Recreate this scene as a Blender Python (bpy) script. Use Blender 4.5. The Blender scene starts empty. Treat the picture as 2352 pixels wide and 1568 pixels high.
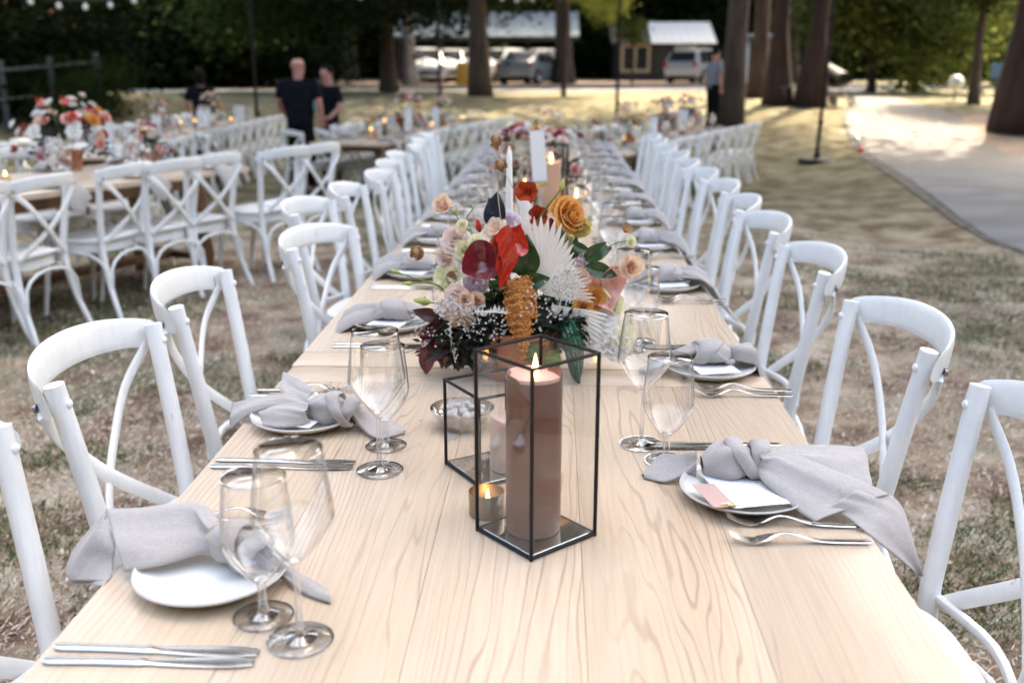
import bpy, bmesh, math, random
import numpy as np
from mathutils import Vector, Matrix, noise
PI = math.pi
R = math.radians
C = bpy.context.scene.collection
scene = bpy.context.scene

# ---------------------------------------------------------------- camera
F = 2287.0 / 2352.0            # focal length in units of the sensor width (35 mm)
CAM_H = 1.41
PITCH = R(15.5)
YAW = R(2.389)
cam = bpy.data.cameras.new('camera')
cam_o = bpy.data.objects.new('camera', cam)
C.objects.link(cam_o)
cam_o.location = (0, 0, CAM_H)
cam_o.rotation_euler = (R(90) - PITCH, 0, YAW)
cam.sensor_width = 36.0
cam.lens = 36.0 * F
cam.clip_start = 0.05
cam.clip_end = 1500
cam.dof.use_dof = True
cam.dof.focus_distance = 1.74
cam.dof.aperture_fstop = 3.3
scene.camera = cam_o

# ---------------------------------------------------------------- light
SUN_EL, SUN_AZ = 58.0, 33.0    # azimuth measured from +Y (ahead) towards +X (right)
world = bpy.data.worlds.new("World")
scene.world = world
world.use_nodes = True
wn = world.node_tree
bg = wn.nodes['Background']
sky = wn.nodes.new('ShaderNodeTexSky')
sky.sky_type = 'NISHITA'
sky.sun_disc = False
sky.sun_elevation = R(SUN_EL)
sky.sun_rotation = R(SUN_AZ)
sky.air_density = 1.3
sky.dust_density = 4.5
sky.ozone_density = 0.8
wn.links.new(sky.outputs[0], bg.inputs[0])
bg.inputs[1].default_value = 0.15
sun = bpy.data.lights.new('sun', 'SUN')
sun.energy = 2.0
sun.angle = R(0.5)
sun.color = (1.0, 0.93, 0.82)
sun_o = bpy.data.objects.new('sun', sun)
C.objects.link(sun_o)
SUN_DIR = Vector((math.cos(R(SUN_EL)) * math.sin(R(SUN_AZ)), math.cos(R(SUN_EL)) * math.cos(R(SUN_AZ)), math.sin(R(SUN_EL))))
sun_o.rotation_euler = SUN_DIR.to_track_quat('Z', 'Y').to_euler()
scene.view_settings.view_transform = 'Standard'
scene.view_settings.look = 'None'
scene.view_settings.exposure = 2.95
scene.view_settings.use_white_balance = True
scene.view_settings.white_balance_temperature = 7500
scene.view_settings.white_balance_tint = 9
scene.view_settings.gamma = 1.0
scene.view_settings.use_curve_mapping = False
scene.render.engine = 'CYCLES'
scene.cycles.max_bounces = 10
scene.cycles.transparent_max_bounces = 40
scene.cycles.diffuse_bounces = 4
scene.cycles.glossy_bounces = 4
scene.cycles.transmission_bounces = 8
scene.cycles.caustics_reflective = False
scene.cycles.caustics_refractive = False
scene.cycles.use_denoising = True
scene.cycles.sample_clamp_indirect = 4.0

# ---------------------------------------------------------------- geometry of the place
def sm(a, b, t):
    t = min(1.0, max(0.0, (t - a) / (b - a)))
    return t * t * (3 - 2 * t)

def g(x, y):
    """height of the lawn: nearly level round the long table, a shallow dip beyond it, a gentle rise to the trees"""
    lat = sm(1.7, 3.2, abs(x + 0.06)) * (0.1 * sm(2.5, 4.5, y) + 0.9 * sm(7.0, 10.5, y))
    far = sm(8.8, 10.4, y)
    d = max(lat, far)
    d *= 1 - 0.5 * sm(3.6, 5.5, x)
    z = -0.3 * d * (1 - sm(17, 26, y)) + 0.55 * sm(17, 28, y)
    return z

_f = Vector((-math.sin(YAW) * math.cos(PITCH), math.cos(YAW) * math.cos(PITCH), -math.sin(PITCH)))
_r = Vector((math.cos(YAW), math.sin(YAW), 0))
_u = _r.cross(_f)
def _ray(x, y):
    return _f + _r * ((x - 1176) / 2287.0) + _u * (-(y - 784) / 2287.0)
def at_z(x, y, z):
    d = _ray(x, y); t = (z - CAM_H) / d.z
    return Vector((d.x * t, d.y * t, z))
def at_y(x, y, Y):
    d = _ray(x, y); t = Y / d.y
    return Vector((d.x * t, Y, CAM_H + d.z * t))
def at_ground(x, y):
    d = _ray(x, y); t = 1.0
    while t < 300:
        p = d * t
        if p.z + CAM_H < g(p.x, p.y): break
        t += 0.05
    return Vector((p.x, p.y, g(p.x, p.y)))

# ---------------------------------------------------------------- mesh helpers
class MB:
    def __init__(s):
        s.v = []; s.f = []; s.m = []
    def add(s, vs, fs, mi=0):
        o = len(s.v)
        s.v.extend([tuple(v) for v in vs])
        s.f.extend([tuple(i + o for i in f) for f in fs])
        s.m.extend([mi] * len(fs))
        return s
    def box(s, c, d, rot=None, mi=0):
        cx, cy, cz = c; a, b, e = d[0] / 2, d[1] / 2, d[2] / 2
        vs = [Vector((x * a, y * b, z * e)) for x in (-1, 1) for y in (-1, 1) for z in (-1, 1)]
        if rot is not None: vs = [rot @ v for v in vs]
        vs = [(v[0] + cx, v[1] + cy, v[2] + cz) for v in vs]
        return s.add(vs, [(0, 1, 3, 2), (4, 6, 7, 5), (0, 4, 5, 1), (2, 3, 7, 6), (0, 2, 6, 4), (1, 5, 7, 3)], mi)
    def bbox(s, c, d, bev=0.004, seg=2, mi=0, rot=None):
        bm = bmesh.new()
        bmesh.ops.create_cube(bm, size=1)
        bmesh.ops.scale(bm, vec=d, verts=bm.verts)
        bmesh.ops.bevel(bm, geom=bm.edges[:], offset=bev, segments=seg, affect='EDGES', profile=0.6)
        if rot is not None: bmesh.ops.rotate(bm, cent=(0, 0, 0), matrix=rot, verts=bm.verts)
        bmesh.ops.translate(bm, vec=c, verts=bm.verts)
        bm.verts.index_update()
        s.add([v.co.copy() for v in bm.verts], [[v.index for v in f.verts] for f in bm.faces], mi)
        bm.free(); return s
    def tube(s, pts, rad, n=8, mi=0, cap=True, flat=None, up=None):
        """swept tube; flat = (a,b) scales of the section (b across, a along the frame normal)"""
        pts = [Vector(p) for p in pts]
        k = len(pts)
        if not hasattr(rad, '__len__'): rad = [rad] * k
        vs = []; N = None
        for i, p in enumerate(pts):
            t = (pts[min(i + 1, k - 1)] - pts[max(i - 1, 0)]).normalized()
            if N is None:
                ref = Vector(up) if up is not None else (Vector((0, 0, 1)) if abs(t.z) < 0.9 else Vector((1, 0, 0)))
                N = (ref - t * ref.dot(t)).normalized()
            else:
                N = (N - t * N.dot(t))
                N = N.normalized() if N.length > 1e-6 else t.orthogonal().normalized()
            B = t.cross(N)
            fa, fb = flat if flat else (1, 1)
            for j in range(n):
                a = 2 * PI * j / n
                vs.append(p + (N * math.cos(a) * fa + B * math.sin(a) * fb) * rad[i])
        fs = []
        for i in range(k - 1):
            for j in range(n):
                fs.append((i * n + j, i * n + (j + 1) % n, (i + 1) * n + (j + 1) % n, (i + 1) * n + j))
        if cap:
            fs.append(tuple(range(n - 1, -1, -1)))
            fs.append(tuple((k - 1) * n + j for j in range(n)))
        return s.add(vs, fs, mi)
    def lathe(s, prof, n=24, mi=0, c=(0, 0, 0), closed=False):
        vs = []; fs = []; k = len(prof)
        for (r, z) in prof:
            for j in range(n):
                a = 2 * PI * j / n
                vs.append((c[0] + r * math.cos(a), c[1] + r * math.sin(a), c[2] + z))
        rng = k if closed else k - 1
        for i in range(rng):
            i2 = (i + 1) % k
            for j in range(n):
                fs.append((i * n + j, i * n + (j + 1) % n, i2 * n + (j + 1) % n, i2 * n + j))
        if not closed:
            if prof[0][0] > 1e-5: fs.append(tuple(range(n - 1, -1, -1)))
            if prof[-1][0] > 1e-5: fs.append(tuple((k - 1) * n + j for j in range(n)))
        return s.add(vs, fs, mi)
    def grid(s, fn, nu, nv, mi=0):
        vs = [fn(i / nu, j / nv) for i in range(nu + 1) for j in range(nv + 1)]
        w = nv + 1
        fs = [(i * w + j, (i + 1) * w + j, (i + 1) * w + j + 1, i * w + j + 1) for i in range(nu) for j in range(nv)]
        return s.add(vs, fs, mi)
    def prism(s, poly, d, axis='y', mi=0, off=0.0):
        """polygon in the xz plane extruded along y (axis y), xy along z (axis z) or yz along x (axis x)"""
        n = len(poly)
        def P(a, b, t):
            if axis == 'y': return (a, t, b)
            if axis == 'z': return (a, b, t)
            return (t, a, b)
        vs = [P(a, b, off) for a, b in poly] + [P(a, b, off + d) for a, b in poly]
        fs = [tuple(range(n)), tuple(range(2 * n - 1, n - 1, -1))] + [(i, i + n, (i + 1) % n + n, (i + 1) % n) for i in range(n)]
        return s.add(vs, fs, mi)
    def xf(s, M):
        s.v = [tuple(M @ Vector(v)) for v in s.v]; return s
    def merge(s, o, M=None):
        vs = o.v if M is None else [tuple(M @ Vector(v)) for v in o.v]
        k = len(s.v); s.v.extend(vs); s.f.extend([tuple(i + k for i in f) for f in o.f]); s.m.extend(o.m); return s
    def mesh(s, name, mats, smooth=True, sharp=None, fix=True):
        me = bpy.data.meshes.new(name)
        me.from_pydata(s.v, [], s.f)
        if not isinstance(mats, (list, tuple)): mats = [mats]
        for m in mats: me.materials.append(m)
        if len(mats) > 1: me.polygons.foreach_set('material_index', s.m)
        if fix:
            bm = bmesh.new(); bm.from_mesh(me)
            bmesh.ops.recalc_face_normals(bm, faces=bm.faces)
            bm.to_mesh(me); bm.free()
        if smooth:
            me.polygons.foreach_set('use_smooth', [True] * len(me.polygons))
            if sharp: me.set_sharp_from_angle(angle=R(sharp))
        me.update()
        return me
    def build(s, name, mats, parent=None, smooth=True, sharp=40, fix=True, loc=None):
        me = s.mesh(name, mats, smooth, sharp, fix)
        return obj(name, me, parent, loc)

def obj(name, me, parent=None, loc=None, rot=None, scale=None):
    o = bpy.data.objects.new(name, me); C.objects.link(o)
    if parent is not None: o.parent = parent
    if loc is not None: o.location = loc
    if rot is not None: o.rotation_euler = rot
    if scale is not None: o.scale = scale if hasattr(scale, '__len__') else (scale,) * 3
    return o
def tag(o, label=None, cat=None, group=None, kind=None):
    if label: o['label'] = label
    if cat: o['category'] = cat
    if group: o['group'] = group
    if kind: o['kind'] = kind
    return o
def thing(name, label, cat, loc=(0, 0, 0), rz=0.0, group=None, scale=None):
    o = bpy.data.objects.new(name, None); C.objects.link(o)
    o.empty_display_size = 0.1
    o.location = loc; o.rotation_euler = (0, 0, rz)
    if scale: o.scale = (scale,) * 3
    return tag(o, label, cat, group)
KIDS = {}
def copy_tree(o, parent=None):
    c = o.copy(); C.objects.link(c); c.parent = parent
    for ch in o.children: copy_tree(ch, c)
    return c
class Proto:
    """first use hands out the prototype itself, later uses hand out copies"""
    def __init__(s, root): s.root = root; s.used = False
    def put(s, loc, rz=0.0, label=None, group=None, scale=None, tilt=None):
        if not s.used: o = s.root; s.used = True
        else: o = copy_tree(s.root)
        o.location = loc
        o.rotation_euler = (tilt[0] if tilt else 0, tilt[1] if tilt else 0, rz)
        if scale: o.scale = (scale,) * 3
        if label: o['label'] = label
        if group: o['group'] = group
        return o
def ease(pts, n):
    """catmull-rom through points"""
    P = [Vector(p) for p in pts]; out = []
    P = [P[0] * 2 - P[1]] + P + [P[-1] * 2 - P[-2]]
    for i in range(1, len(P) - 2):
        for k in range(n):
            t = k / n
            a, b, c, d = P[i - 1], P[i], P[i + 1], P[i + 2]
            out.append(0.5 * ((2 * b) + (c - a) * t + (2 * a - 5 * b + 4 * c - d) * t * t + (3 * b - a - 3 * c + d) * t ** 3))
    out.append(P[-2])
    return out

# ---------------------------------------------------------------- materials
MATS = {}
def principled(name, col, rough=0.5, metal=0.0, spec=0.5, **kw):
    m = bpy.data.materials.new(name); m.use_nodes = True
    b = m.node_tree.nodes['Principled BSDF']
    b.inputs['Base Color'].default_value = (*col, 1)
    b.inputs['Roughness'].default_value = rough
    b.inputs['Metallic'].default_value = metal
    b.inputs['Specular IOR Level'].default_value = spec
    for k, v in kw.items(): b.inputs[k.replace('_', ' ')].default_value = v
    MATS[name] = m
    return m
def N(m, t, **kw):
    n = m.node_tree.nodes.new(t)
    for k, v in kw.items(): setattr(n, k, v)
    return n
def L(m, a, b): m.node_tree.links.new(a, b)
def bsdf(m): return m.node_tree.nodes['Principled BSDF']
def ramp(m, stops, fac=None):
    n = N(m, 'ShaderNodeValToRGB')
    e = n.color_ramp.elements
    while len(e) < len(stops): e.new(0.5)
    for i, (p, c) in enumerate(stops):
        e[i].position = p; e[i].color = (*c, 1) if len(c) == 3 else c
    if fac is not None: L(m, fac, n.inputs[0])
    return n
def coords(m, kind='Object', scale=(1, 1, 1), rnd=0.0):
    tc = N(m, 'ShaderNodeTexCoord'); mp = N(m, 'ShaderNodeMapping')
    L(m, tc.outputs[kind], mp.inputs[0]); mp.inputs['Scale'].default_value = scale
    if rnd:
        oi = N(m, 'ShaderNodeObjectInfo'); mu = N(m, 'ShaderNodeMath', operation='MULTIPLY')
        L(m, oi.outputs['Random'], mu.inputs[0]); mu.inputs[1].default_value = rnd
        cb = N(m, 'ShaderNodeCombineXYZ')
        for i in range(3): L(m, mu.outputs[0], cb.inputs[i])
        L(m, cb.outputs[0], mp.inputs['Location'])
    return mp.outputs[0]
def noise_n(m, co, scale, detail=4, rough=0.55, dist=0.0):
    n = N(m, 'ShaderNodeTexNoise'); L(m, co, n.inputs['Vector'])
    n.inputs['Scale'].default_value = scale; n.inputs['Detail'].default_value = detail
    n.inputs['Roughness'].default_value = rough; n.inputs['Distortion'].default_value = dist
    return n.outputs[0]
def bump(m, h, strength=0.3, dist=0.01):
    b = N(m, 'ShaderNodeBump'); L(m, h, b.inputs['Height'])
    b.inputs['Strength'].default_value = strength; b.inputs['Distance'].default_value = dist
    L(m, b.outputs[0], bsdf(m).inputs['Normal'])
def mottled(name, c1, c2, scale, rough=0.6, b=0.0, bd=0.005, kind='Object', stretch=(1, 1, 1), rnd=0.0, detail=4, lo=0.35, hi=0.65, **kw):
    m = principled(name, c1, rough, **kw)
    co = coords(m, kind, stretch, rnd)
    nz = noise_n(m, co, scale, detail)
    rp = ramp(m, [(lo, c1), (hi, c2)], nz)
    L(m, rp.outputs[0], bsdf(m).inputs['Base Color'])
    if b: bump(m, nz, b, bd)
    return m

def wood_mat(name, light, mid, dark, rough=0.42, grain=1.0):
    m = principled(name, light, rough, Coat_Weight=.38, Coat_Roughness=.25)
    co = coords(m, 'Object', (1, 1, 1), 37.0)
    st = N(m, 'ShaderNodeMapping'); L(m, co, st.inputs[0]); st.inputs['Scale'].default_value = (1, 0.13, 1)
    warp = noise_n(m, st.outputs[0], 3.4, 4, 0.5, 0.3)
    wv = N(m, 'ShaderNodeMath', operation='MULTIPLY'); L(m, warp, wv.inputs[0]); wv.inputs[1].default_value = 0.34
    sx = N(m, 'ShaderNodeSeparateXYZ'); L(m, st.outputs[0], sx.inputs[0])
    ad = N(m, 'ShaderNodeMath', operation='ADD'); L(m, sx.outputs[0], ad.inputs[0]); L(m, wv.outputs[0], ad.inputs[1])
    mu = N(m, 'ShaderNodeMath', operation='MULTIPLY'); L(m, ad.outputs[0], mu.inputs[0]); mu.inputs[1].default_value = 520.0 * grain
    sn = N(m, 'ShaderNodeMath', operation='SINE'); L(m, mu.outputs[0], sn.inputs[0])
    # thin dark late-wood lines
    ln = ramp(m, [(0.0, (0, 0, 0)), (0.86, (0.0,) * 3), (0.98, (1, 1, 1))])
    mr = N(m, 'ShaderNodeMapRange'); L(m, sn.outputs[0], mr.inputs[0]); mr.inputs[1].default_value = -1; mr.inputs[2].default_value = 1
    L(m, mr.outputs[0], ln.inputs[0])
    fine = N(m, 'ShaderNodeMapping'); L(m, co, fine.inputs[0]); fine.inputs['Scale'].default_value = (1, 0.03, 1)
    fn = noise_n(m, fine.outputs[0], 160, 5, 0.7)
    big = noise_n(m, st.outputs[0], 3.0, 3, 0.6)
    bigr = ramp(m, [(0.35, light), (0.7, mid)], big)
    mod = N(m, 'ShaderNodeMath', operation='MULTIPLY'); L(m, ln.outputs[0], mod.inputs[0])
    mk = ramp(m, [(0.42, (0, 0, 0)), (0.6, (1, 1, 1))], noise_n(m, st.outputs[0], 7.0, 2))
    mm = N(m, 'ShaderNodeMath', operation='MULTIPLY_ADD'); L(m, mk.outputs[0], mm.inputs[0]); mm.inputs[1].default_value = 0.42; mm.inputs[2].default_value = 0.10
    L(m, mm.outputs[0], mod.inputs[1])
    mx = N(m, 'ShaderNodeMixRGB'); L(m, mod.outputs[0], mx.inputs[0]); L(m, bigr.outputs[0], mx.inputs[1]); mx.inputs[2].default_value = (*dark, 1)
    fr = ramp(m, [(0.3, (0.80, 0.78, 0.76)), (0.6, (1.0, 1.0, 1.0))], fn)
    m2 = N(m, 'ShaderNodeMixRGB', blend_type='MULTIPLY'); m2.inputs[0].default_value = 0.75
    L(m, mx.outputs[0], m2.inputs[1]); L(m, fr.outputs[0], m2.inputs[2])
    # odd knots
    vo = N(m, 'ShaderNodeTexVoronoi'); L(m, st.outputs[0], vo.inputs['Vector']); vo.inputs['Scale'].default_value = 2.3
    kr = ramp(m, [(0.0, (0.55, 0.42, 0.36)), (0.035, (1, 1, 1))], vo.outputs['Distance'])
    m3 = N(m, 'ShaderNodeMixRGB', blend_type='MULTIPLY'); m3.inputs[0].default_value = 0.8
    L(m, m2.outputs[0], m3.inputs[1]); L(m, kr.outputs[0], m3.inputs[2])
    oi = N(m, 'ShaderNodeObjectInfo')
    hv = N(m, 'ShaderNodeHueSaturation'); L(m, m3.outputs[0], hv.inputs['Color'])
    vr = N(m, 'ShaderNodeMapRange'); L(m, oi.outputs['Random'], vr.inputs[0]); vr.inputs[3].default_value = 0.92; vr.inputs[4].default_value = 1.08
    L(m, vr.outputs[0], hv.inputs['Value'])
    L(m, hv.outputs[0], bsdf(m).inputs['Base Color'])
    hs = N(m, 'ShaderNodeMath', operation='SUBTRACT'); L(m, fn, hs.inputs[0]); L(m, mod.outputs[0], hs.inputs[1])
    bump(m, hs.outputs[0], 0.12, 0.002)
    return m

wood = wood_mat('table_wood', (0.61, 0.475, 0.35), (0.54, 0.40, 0.28), (0.27, 0.17, 0.115))
wood_dark = mottled('turned_leg_wood', (0.26, 0.13, 0.055), (0.16, 0.075, 0.03), 14, 0.5, 0.1, stretch=(1, 1, 0.15), rnd=9)

def paint_mat():
    m = principled('white_paint', (0.77, 0.78, 0.79), 0.42)
    co = coords(m, 'Object', (1, 1, 1), 11)
    gr = N(m, 'ShaderNodeMapping'); L(m, co, gr.inputs[0]); gr.inputs['Scale'].default_value = (1, 1, 0.08)
    n1 = noise_n(m, gr.outputs[0], 90, 4, 0.65)
    n2 = noise_n(m, co, 9, 3)
    r1 = ramp(m, [(0.28, (0.8, 0.8, 0.8)), (0.5, (1, 1, 1))], n1)
    r2 = ramp(m, [(0.3, (0.77, 0.765, 0.745)), (0.7, (0.85, 0.84, 0.815))], n2)
    mx = N(m, 'ShaderNodeMixRGB', blend_type='MULTIPLY'); mx.inputs[0].default_value = 0.35
    L(m, r2.outputs[0], mx.inputs[1]); L(m, r1.outputs[0], mx.inputs[2])
    # worn spots where the wood shows
    wr = ramp(m, [(0.665, (0, 0, 0)), (0.72, (.8, .8, .8))], noise_n(m, gr.outputs[0], 34, 6, 0.75))
    mw = N(m, 'ShaderNodeMixRGB'); L(m, wr.outputs[0], mw.inputs[0]); L(m, mx.outputs[0], mw.inputs[1]); mw.inputs[2].default_value = (0.36, 0.30, 0.25, 1)
    L(m, mw.outputs[0], bsdf(m).inputs['Base Color'])
    bump(m, n1, 0.08, 0.0015)
    return m
white_paint = paint_mat()
seat_mat = mottled('seat_white', (0.77, 0.76, 0.74), (0.83, 0.82, 0.79), 30, 0.6, 0.1, 0.003)
steel = principled('brushed_steel', (0.62, 0.61, 0.60), 0.24, 1.0)
bolt_mat = principled('bolt_metal', (0.35, 0.34, 0.33), 0.4, 1.0)
def linen_mat():
    m = principled('grey_linen', (0.45, 0.43, 0.44), 0.85, Sheen_Weight=0.25)
    co = coords(m, 'Object', (1, 1, 1), 5)
    a = N(m, 'ShaderNodeMapping'); L(m, co, a.inputs[0]); a.inputs['Scale'].default_value = (1, 0.05, 1)
    b2 = N(m, 'ShaderNodeMapping'); L(m, co, b2.inputs[0]); b2.inputs['Scale'].default_value = (0.05, 1, 1)
    n1 = noise_n(m, a.outputs[0], 900, 2); n2 = noise_n(m, b2.outputs[0], 900, 2)
    ad = N(m, 'ShaderNodeMath', operation='ADD'); L(m, n1, ad.inputs[0]); L(m, n2, ad.inputs[1])
    rp = ramp(m, [(0.75 / 2, (0.33, 0.295, 0.275)), (1.2 / 2, (0.42, 0.38, 0.355))])
    hf = N(m, 'ShaderNodeMath', operation='MULTIPLY'); L(m, ad.outputs[0], hf.inputs[0]); hf.inputs[1].default_value = 0.5
    L(m, hf.outputs[0], rp.inputs[0]); L(m, rp.outputs[0], bsdf(m).inputs['Base Color'])
    wr = noise_n(m, co, 28, 4, 0.6, 0.8)
    sm_ = N(m, 'ShaderNodeMath', operation='MULTIPLY_ADD'); L(m, wr, sm_.inputs[0]); sm_.inputs[1].default_value = 3.0; L(m, hf.outputs[0], sm_.inputs[2])
    bump(m, sm_.outputs[0], 0.35, 0.0022)
    return m
linen = linen_mat()
porcelain = principled('white_porcelain', (0.70, 0.68, 0.64), 0.18)
black_metal = principled('black_metal', (0.016, 0.014, 0.014), 0.38, 0.6)
black_paint = principled('black_paint', (0.012, 0.012, 0.012), 0.5, spec=.3)
def thin_glass(name, tint=(0.985, 0.99, 0.99), edge=(0.86, 0.87, 0.88), refl=1.0):
    m = bpy.data.materials.new(name); m.use_nodes = True
    nt = m.node_tree; nt.nodes.remove(nt.nodes['Principled BSDF']); out = nt.nodes['Material Output']
    tr = N(m, 'ShaderNodeBsdfTransparent'); gl = N(m, 'ShaderNodeBsdfGlossy'); gl.inputs['Roughness'].default_value = 0.02
    lw = N(m, 'ShaderNodeLayerWeight'); lw.inputs[0].default_value = 0.5
    rp = N(m, 'ShaderNodeValToRGB'); e = rp.color_ramp.elements
    e[0].position = 0.55; e[0].color = (*tint, 1); e[1].position = 0.97; e[1].color = (*edge, 1)
    L(m, lw.outputs['Facing'], rp.inputs[0]); L(m, rp.outputs[0], tr.inputs[0])
    fr = N(m, 'ShaderNodeFresnel'); fr.inputs[0].default_value = 1.5
    geo = N(m, 'ShaderNodeNewGeometry')
    bk = N(m, 'ShaderNodeMath', operation='MULTIPLY_ADD'); L(m, geo.outputs['Backfacing'], bk.inputs[0]); bk.inputs[1].default_value = 1 / 1.5 - 1.5; bk.inputs[2].default_value = 1.5
    L(m, bk.outputs[0], fr.inputs[0])
    mu = N(m, 'ShaderNodeMath', operation='MULTIPLY'); mu.use_clamp = True; L(m, fr.outputs[0], mu.inputs[0]); mu.inputs[1].default_value = refl
    # total internal reflection does not happen in a thin wall: use facing-based schlick instead
    pw = N(m, 'ShaderNodeMath', operation='POWER'); L(m, lw.outputs['Facing'], pw.inputs[0]); pw.inputs[1].default_value = 2.1
    sc = N(m, 'ShaderNodeMath', operation='MULTIPLY_ADD'); L(m, pw.outputs[0], sc.inputs[0]); sc.inputs[1].default_value = 0.9 * refl; sc.inputs[2].default_value = 0.085 * refl; sc.use_clamp = True
    mx = N(m, 'ShaderNodeMixShader'); L(m, sc.outputs[0], mx.inputs[0]); L(m, tr.outputs[0], mx.inputs[1]); L(m, gl.outputs[0], mx.inputs[2])
    nt.links.new(mx.outputs[0], out.inputs[0])
    return m
glass_thin = thin_glass('clear_glass')
glass_pane = thin_glass('lantern_glass', (0.985, 0.985, 0.98), (0.9, 0.91, 0.91), 0.55)
glass_solid = thin_glass('stem_glass', (.97, .975, .98), (.62, .64, .65), 2.2)
def emit(name, col, st):
    m = bpy.data.materials.new(name); m.use_nodes = True
    nt = m.node_tree; nt.nodes.remove(nt.nodes['Principled BSDF'])
    e = N(m, 'ShaderNodeEmission'); e.inputs[0].default_value = (*col, 1); e.inputs[1].default_value = st
    nt.links.new(e.outputs[0], nt.nodes['Material Output'].inputs[0])
    return m
flame_mat = emit('flame', (1.0, 0.55, 0.16), 3.2)
# ================================================================ THE SETTING
rng = np.random.default_rng(7)
def np_mesh(name, V, Fc, mats, mi=None, smooth=False, attr=None):
    me = bpy.data.meshes.new(name)
    nf, k = Fc.shape
    me.vertices.add(len(V)); me.vertices.foreach_set('co', V.astype(np.float32).ravel())
    me.loops.add(nf * k); me.loops.foreach_set('vertex_index', Fc.astype(np.int32).ravel())
    me.polygons.add(nf); me.polygons.foreach_set('loop_start', np.arange(0, nf * k, k, dtype=np.int32))
    me.polygons.foreach_set('loop_total', np.full(nf, k, dtype=np.int32))
    for m in (mats if isinstance(mats, (list, tuple)) else [mats]): me.materials.append(m)
    if mi is not None: me.polygons.foreach_set('material_index', mi.astype(np.int32))
    me.polygons.foreach_set('use_smooth', np.full(nf, smooth))
    if attr is not None:
        a = me.attributes.new('shade', 'FLOAT', 'FACE'); a.data.foreach_set('value', attr.astype(np.float32))
    me.update(calc_edges=True)
    return me

# ---- ground material: worn summer lawn, straw coloured with green islands and bare dusty soil
def ground_mat():
    m = principled('lawn', (0.3, 0.25, 0.17), 0.95, spec=0.1)
    co = coords(m, 'Object')
    big = noise_n(m, co, 0.55, 4, 0.6)
    med = noise_n(m, co, 2.6, 5, 0.65)
    fine = noise_n(m, co, 75, 8, 0.85)
    base = ramp(m, [(0.38, (0.24, 0.15, 0.115)), (0.5, (0.50, 0.38, 0.28)), (0.62, (0.72, 0.62, 0.50))], med)
    fr = ramp(m, [(0.36, (0.42, 0.40, 0.38)), (0.5, (.95, .93, .9)), (0.62, (1.4, 1.35, 1.3))], fine)
    m1 = N(m, 'ShaderNodeMixRGB', blend_type='MULTIPLY'); m1.inputs[0].default_value = 0.9
    L(m, base.outputs[0], m1.inputs[1]); L(m, fr.outputs[0], m1.inputs[2])
    ad = N(m, 'ShaderNodeMath', operation='MULTIPLY_ADD'); L(m, big, ad.inputs[0]); ad.inputs[1].default_value = 1.3
    md = N(m, 'ShaderNodeMath', operation='MULTIPLY'); L(m, med, md.inputs[0]); md.inputs[1].default_value = 0.7
    L(m, md.outputs[0], ad.inputs[2])
    gm = ramp(m, [(0.51, (0, 0, 0)), (0.6, (1, 1, 1))])
    hf = N(m, 'ShaderNodeMath', operation='MULTIPLY'); L(m, ad.outputs[0], hf.inputs[0]); hf.inputs[1].default_value = 0.5
    L(m, hf.outputs[0], gm.inputs[0])
    # far from the tables the lawn is greener
    sx = N(m, 'ShaderNodeSeparateXYZ'); L(m, co, sx.inputs[0])
    fy = N(m, 'ShaderNodeMapRange'); L(m, sx.outputs[1], fy.inputs[0]); fy.inputs[1].default_value = 6; fy.inputs[2].default_value = 14; fy.inputs[3].default_value = 0.0; fy.inputs[4].default_value = 0.85
    mxx = N(m, 'ShaderNodeMath', operation='MAXIMUM'); L(m, gm.outputs[0], mxx.inputs[0]); L(m, fy.outputs[0], mxx.inputs[1])
    gr = ramp(m, [(0.3, (0.034, 0.052, 0.02)), (0.7, (0.085, 0.105, 0.045))], fine)
    sc = N(m, 'ShaderNodeMath', operation='MULTIPLY'); L(m, mxx.outputs[0], sc.inputs[0]); sc.inputs[1].default_value = 0.8
    m2 = N(m, 'ShaderNodeMixRGB'); L(m, sc.outputs[0], m2.inputs[0]); L(m, m1.outputs[0], m2.inputs[1]); L(m, gr.outputs[0], m2.inputs[2])
    L(m, m2.outputs[0], bsdf(m).inputs['Base Color'])
    bump(m, fine, 0.8, 0.03)
    return m
lawn_mat = ground_mat()
def lin(a, b, n): return list(np.linspace(a, b, n, endpoint=False))
XS = np.array(lin(-260, -60, 10) + lin(-60, -12, 24) + lin(-12, 14, 104) + lin(14, 60, 23) + list(np.linspace(60, 260, 11)))
YS = np.array(lin(-120, -10, 11) + lin(-10, 0, 10) + lin(0, 30, 120) + lin(30, 90, 30) + list(np.linspace(90, 420, 18)))
def gq(x, y): return g(x, y) + 0.012 * noise.noise(Vector((x * 1.3, y * 1.3, 0)))
V = np.array([(x, y, gq(x, y)) for x in XS for y in YS]); nyy = len(YS)
ii = np.array([(i * nyy + j, (i + 1) * nyy + j, (i + 1) * nyy + j + 1, i * nyy + j + 1) for i in range(len(XS) - 1) for j in range(nyy - 1)])
ground = obj('ground', np_mesh('ground', V, ii, lawn_mat, smooth=True)); tag(ground, kind='structure', label='worn summer lawn of straw coloured and green grass under the tables')

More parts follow.
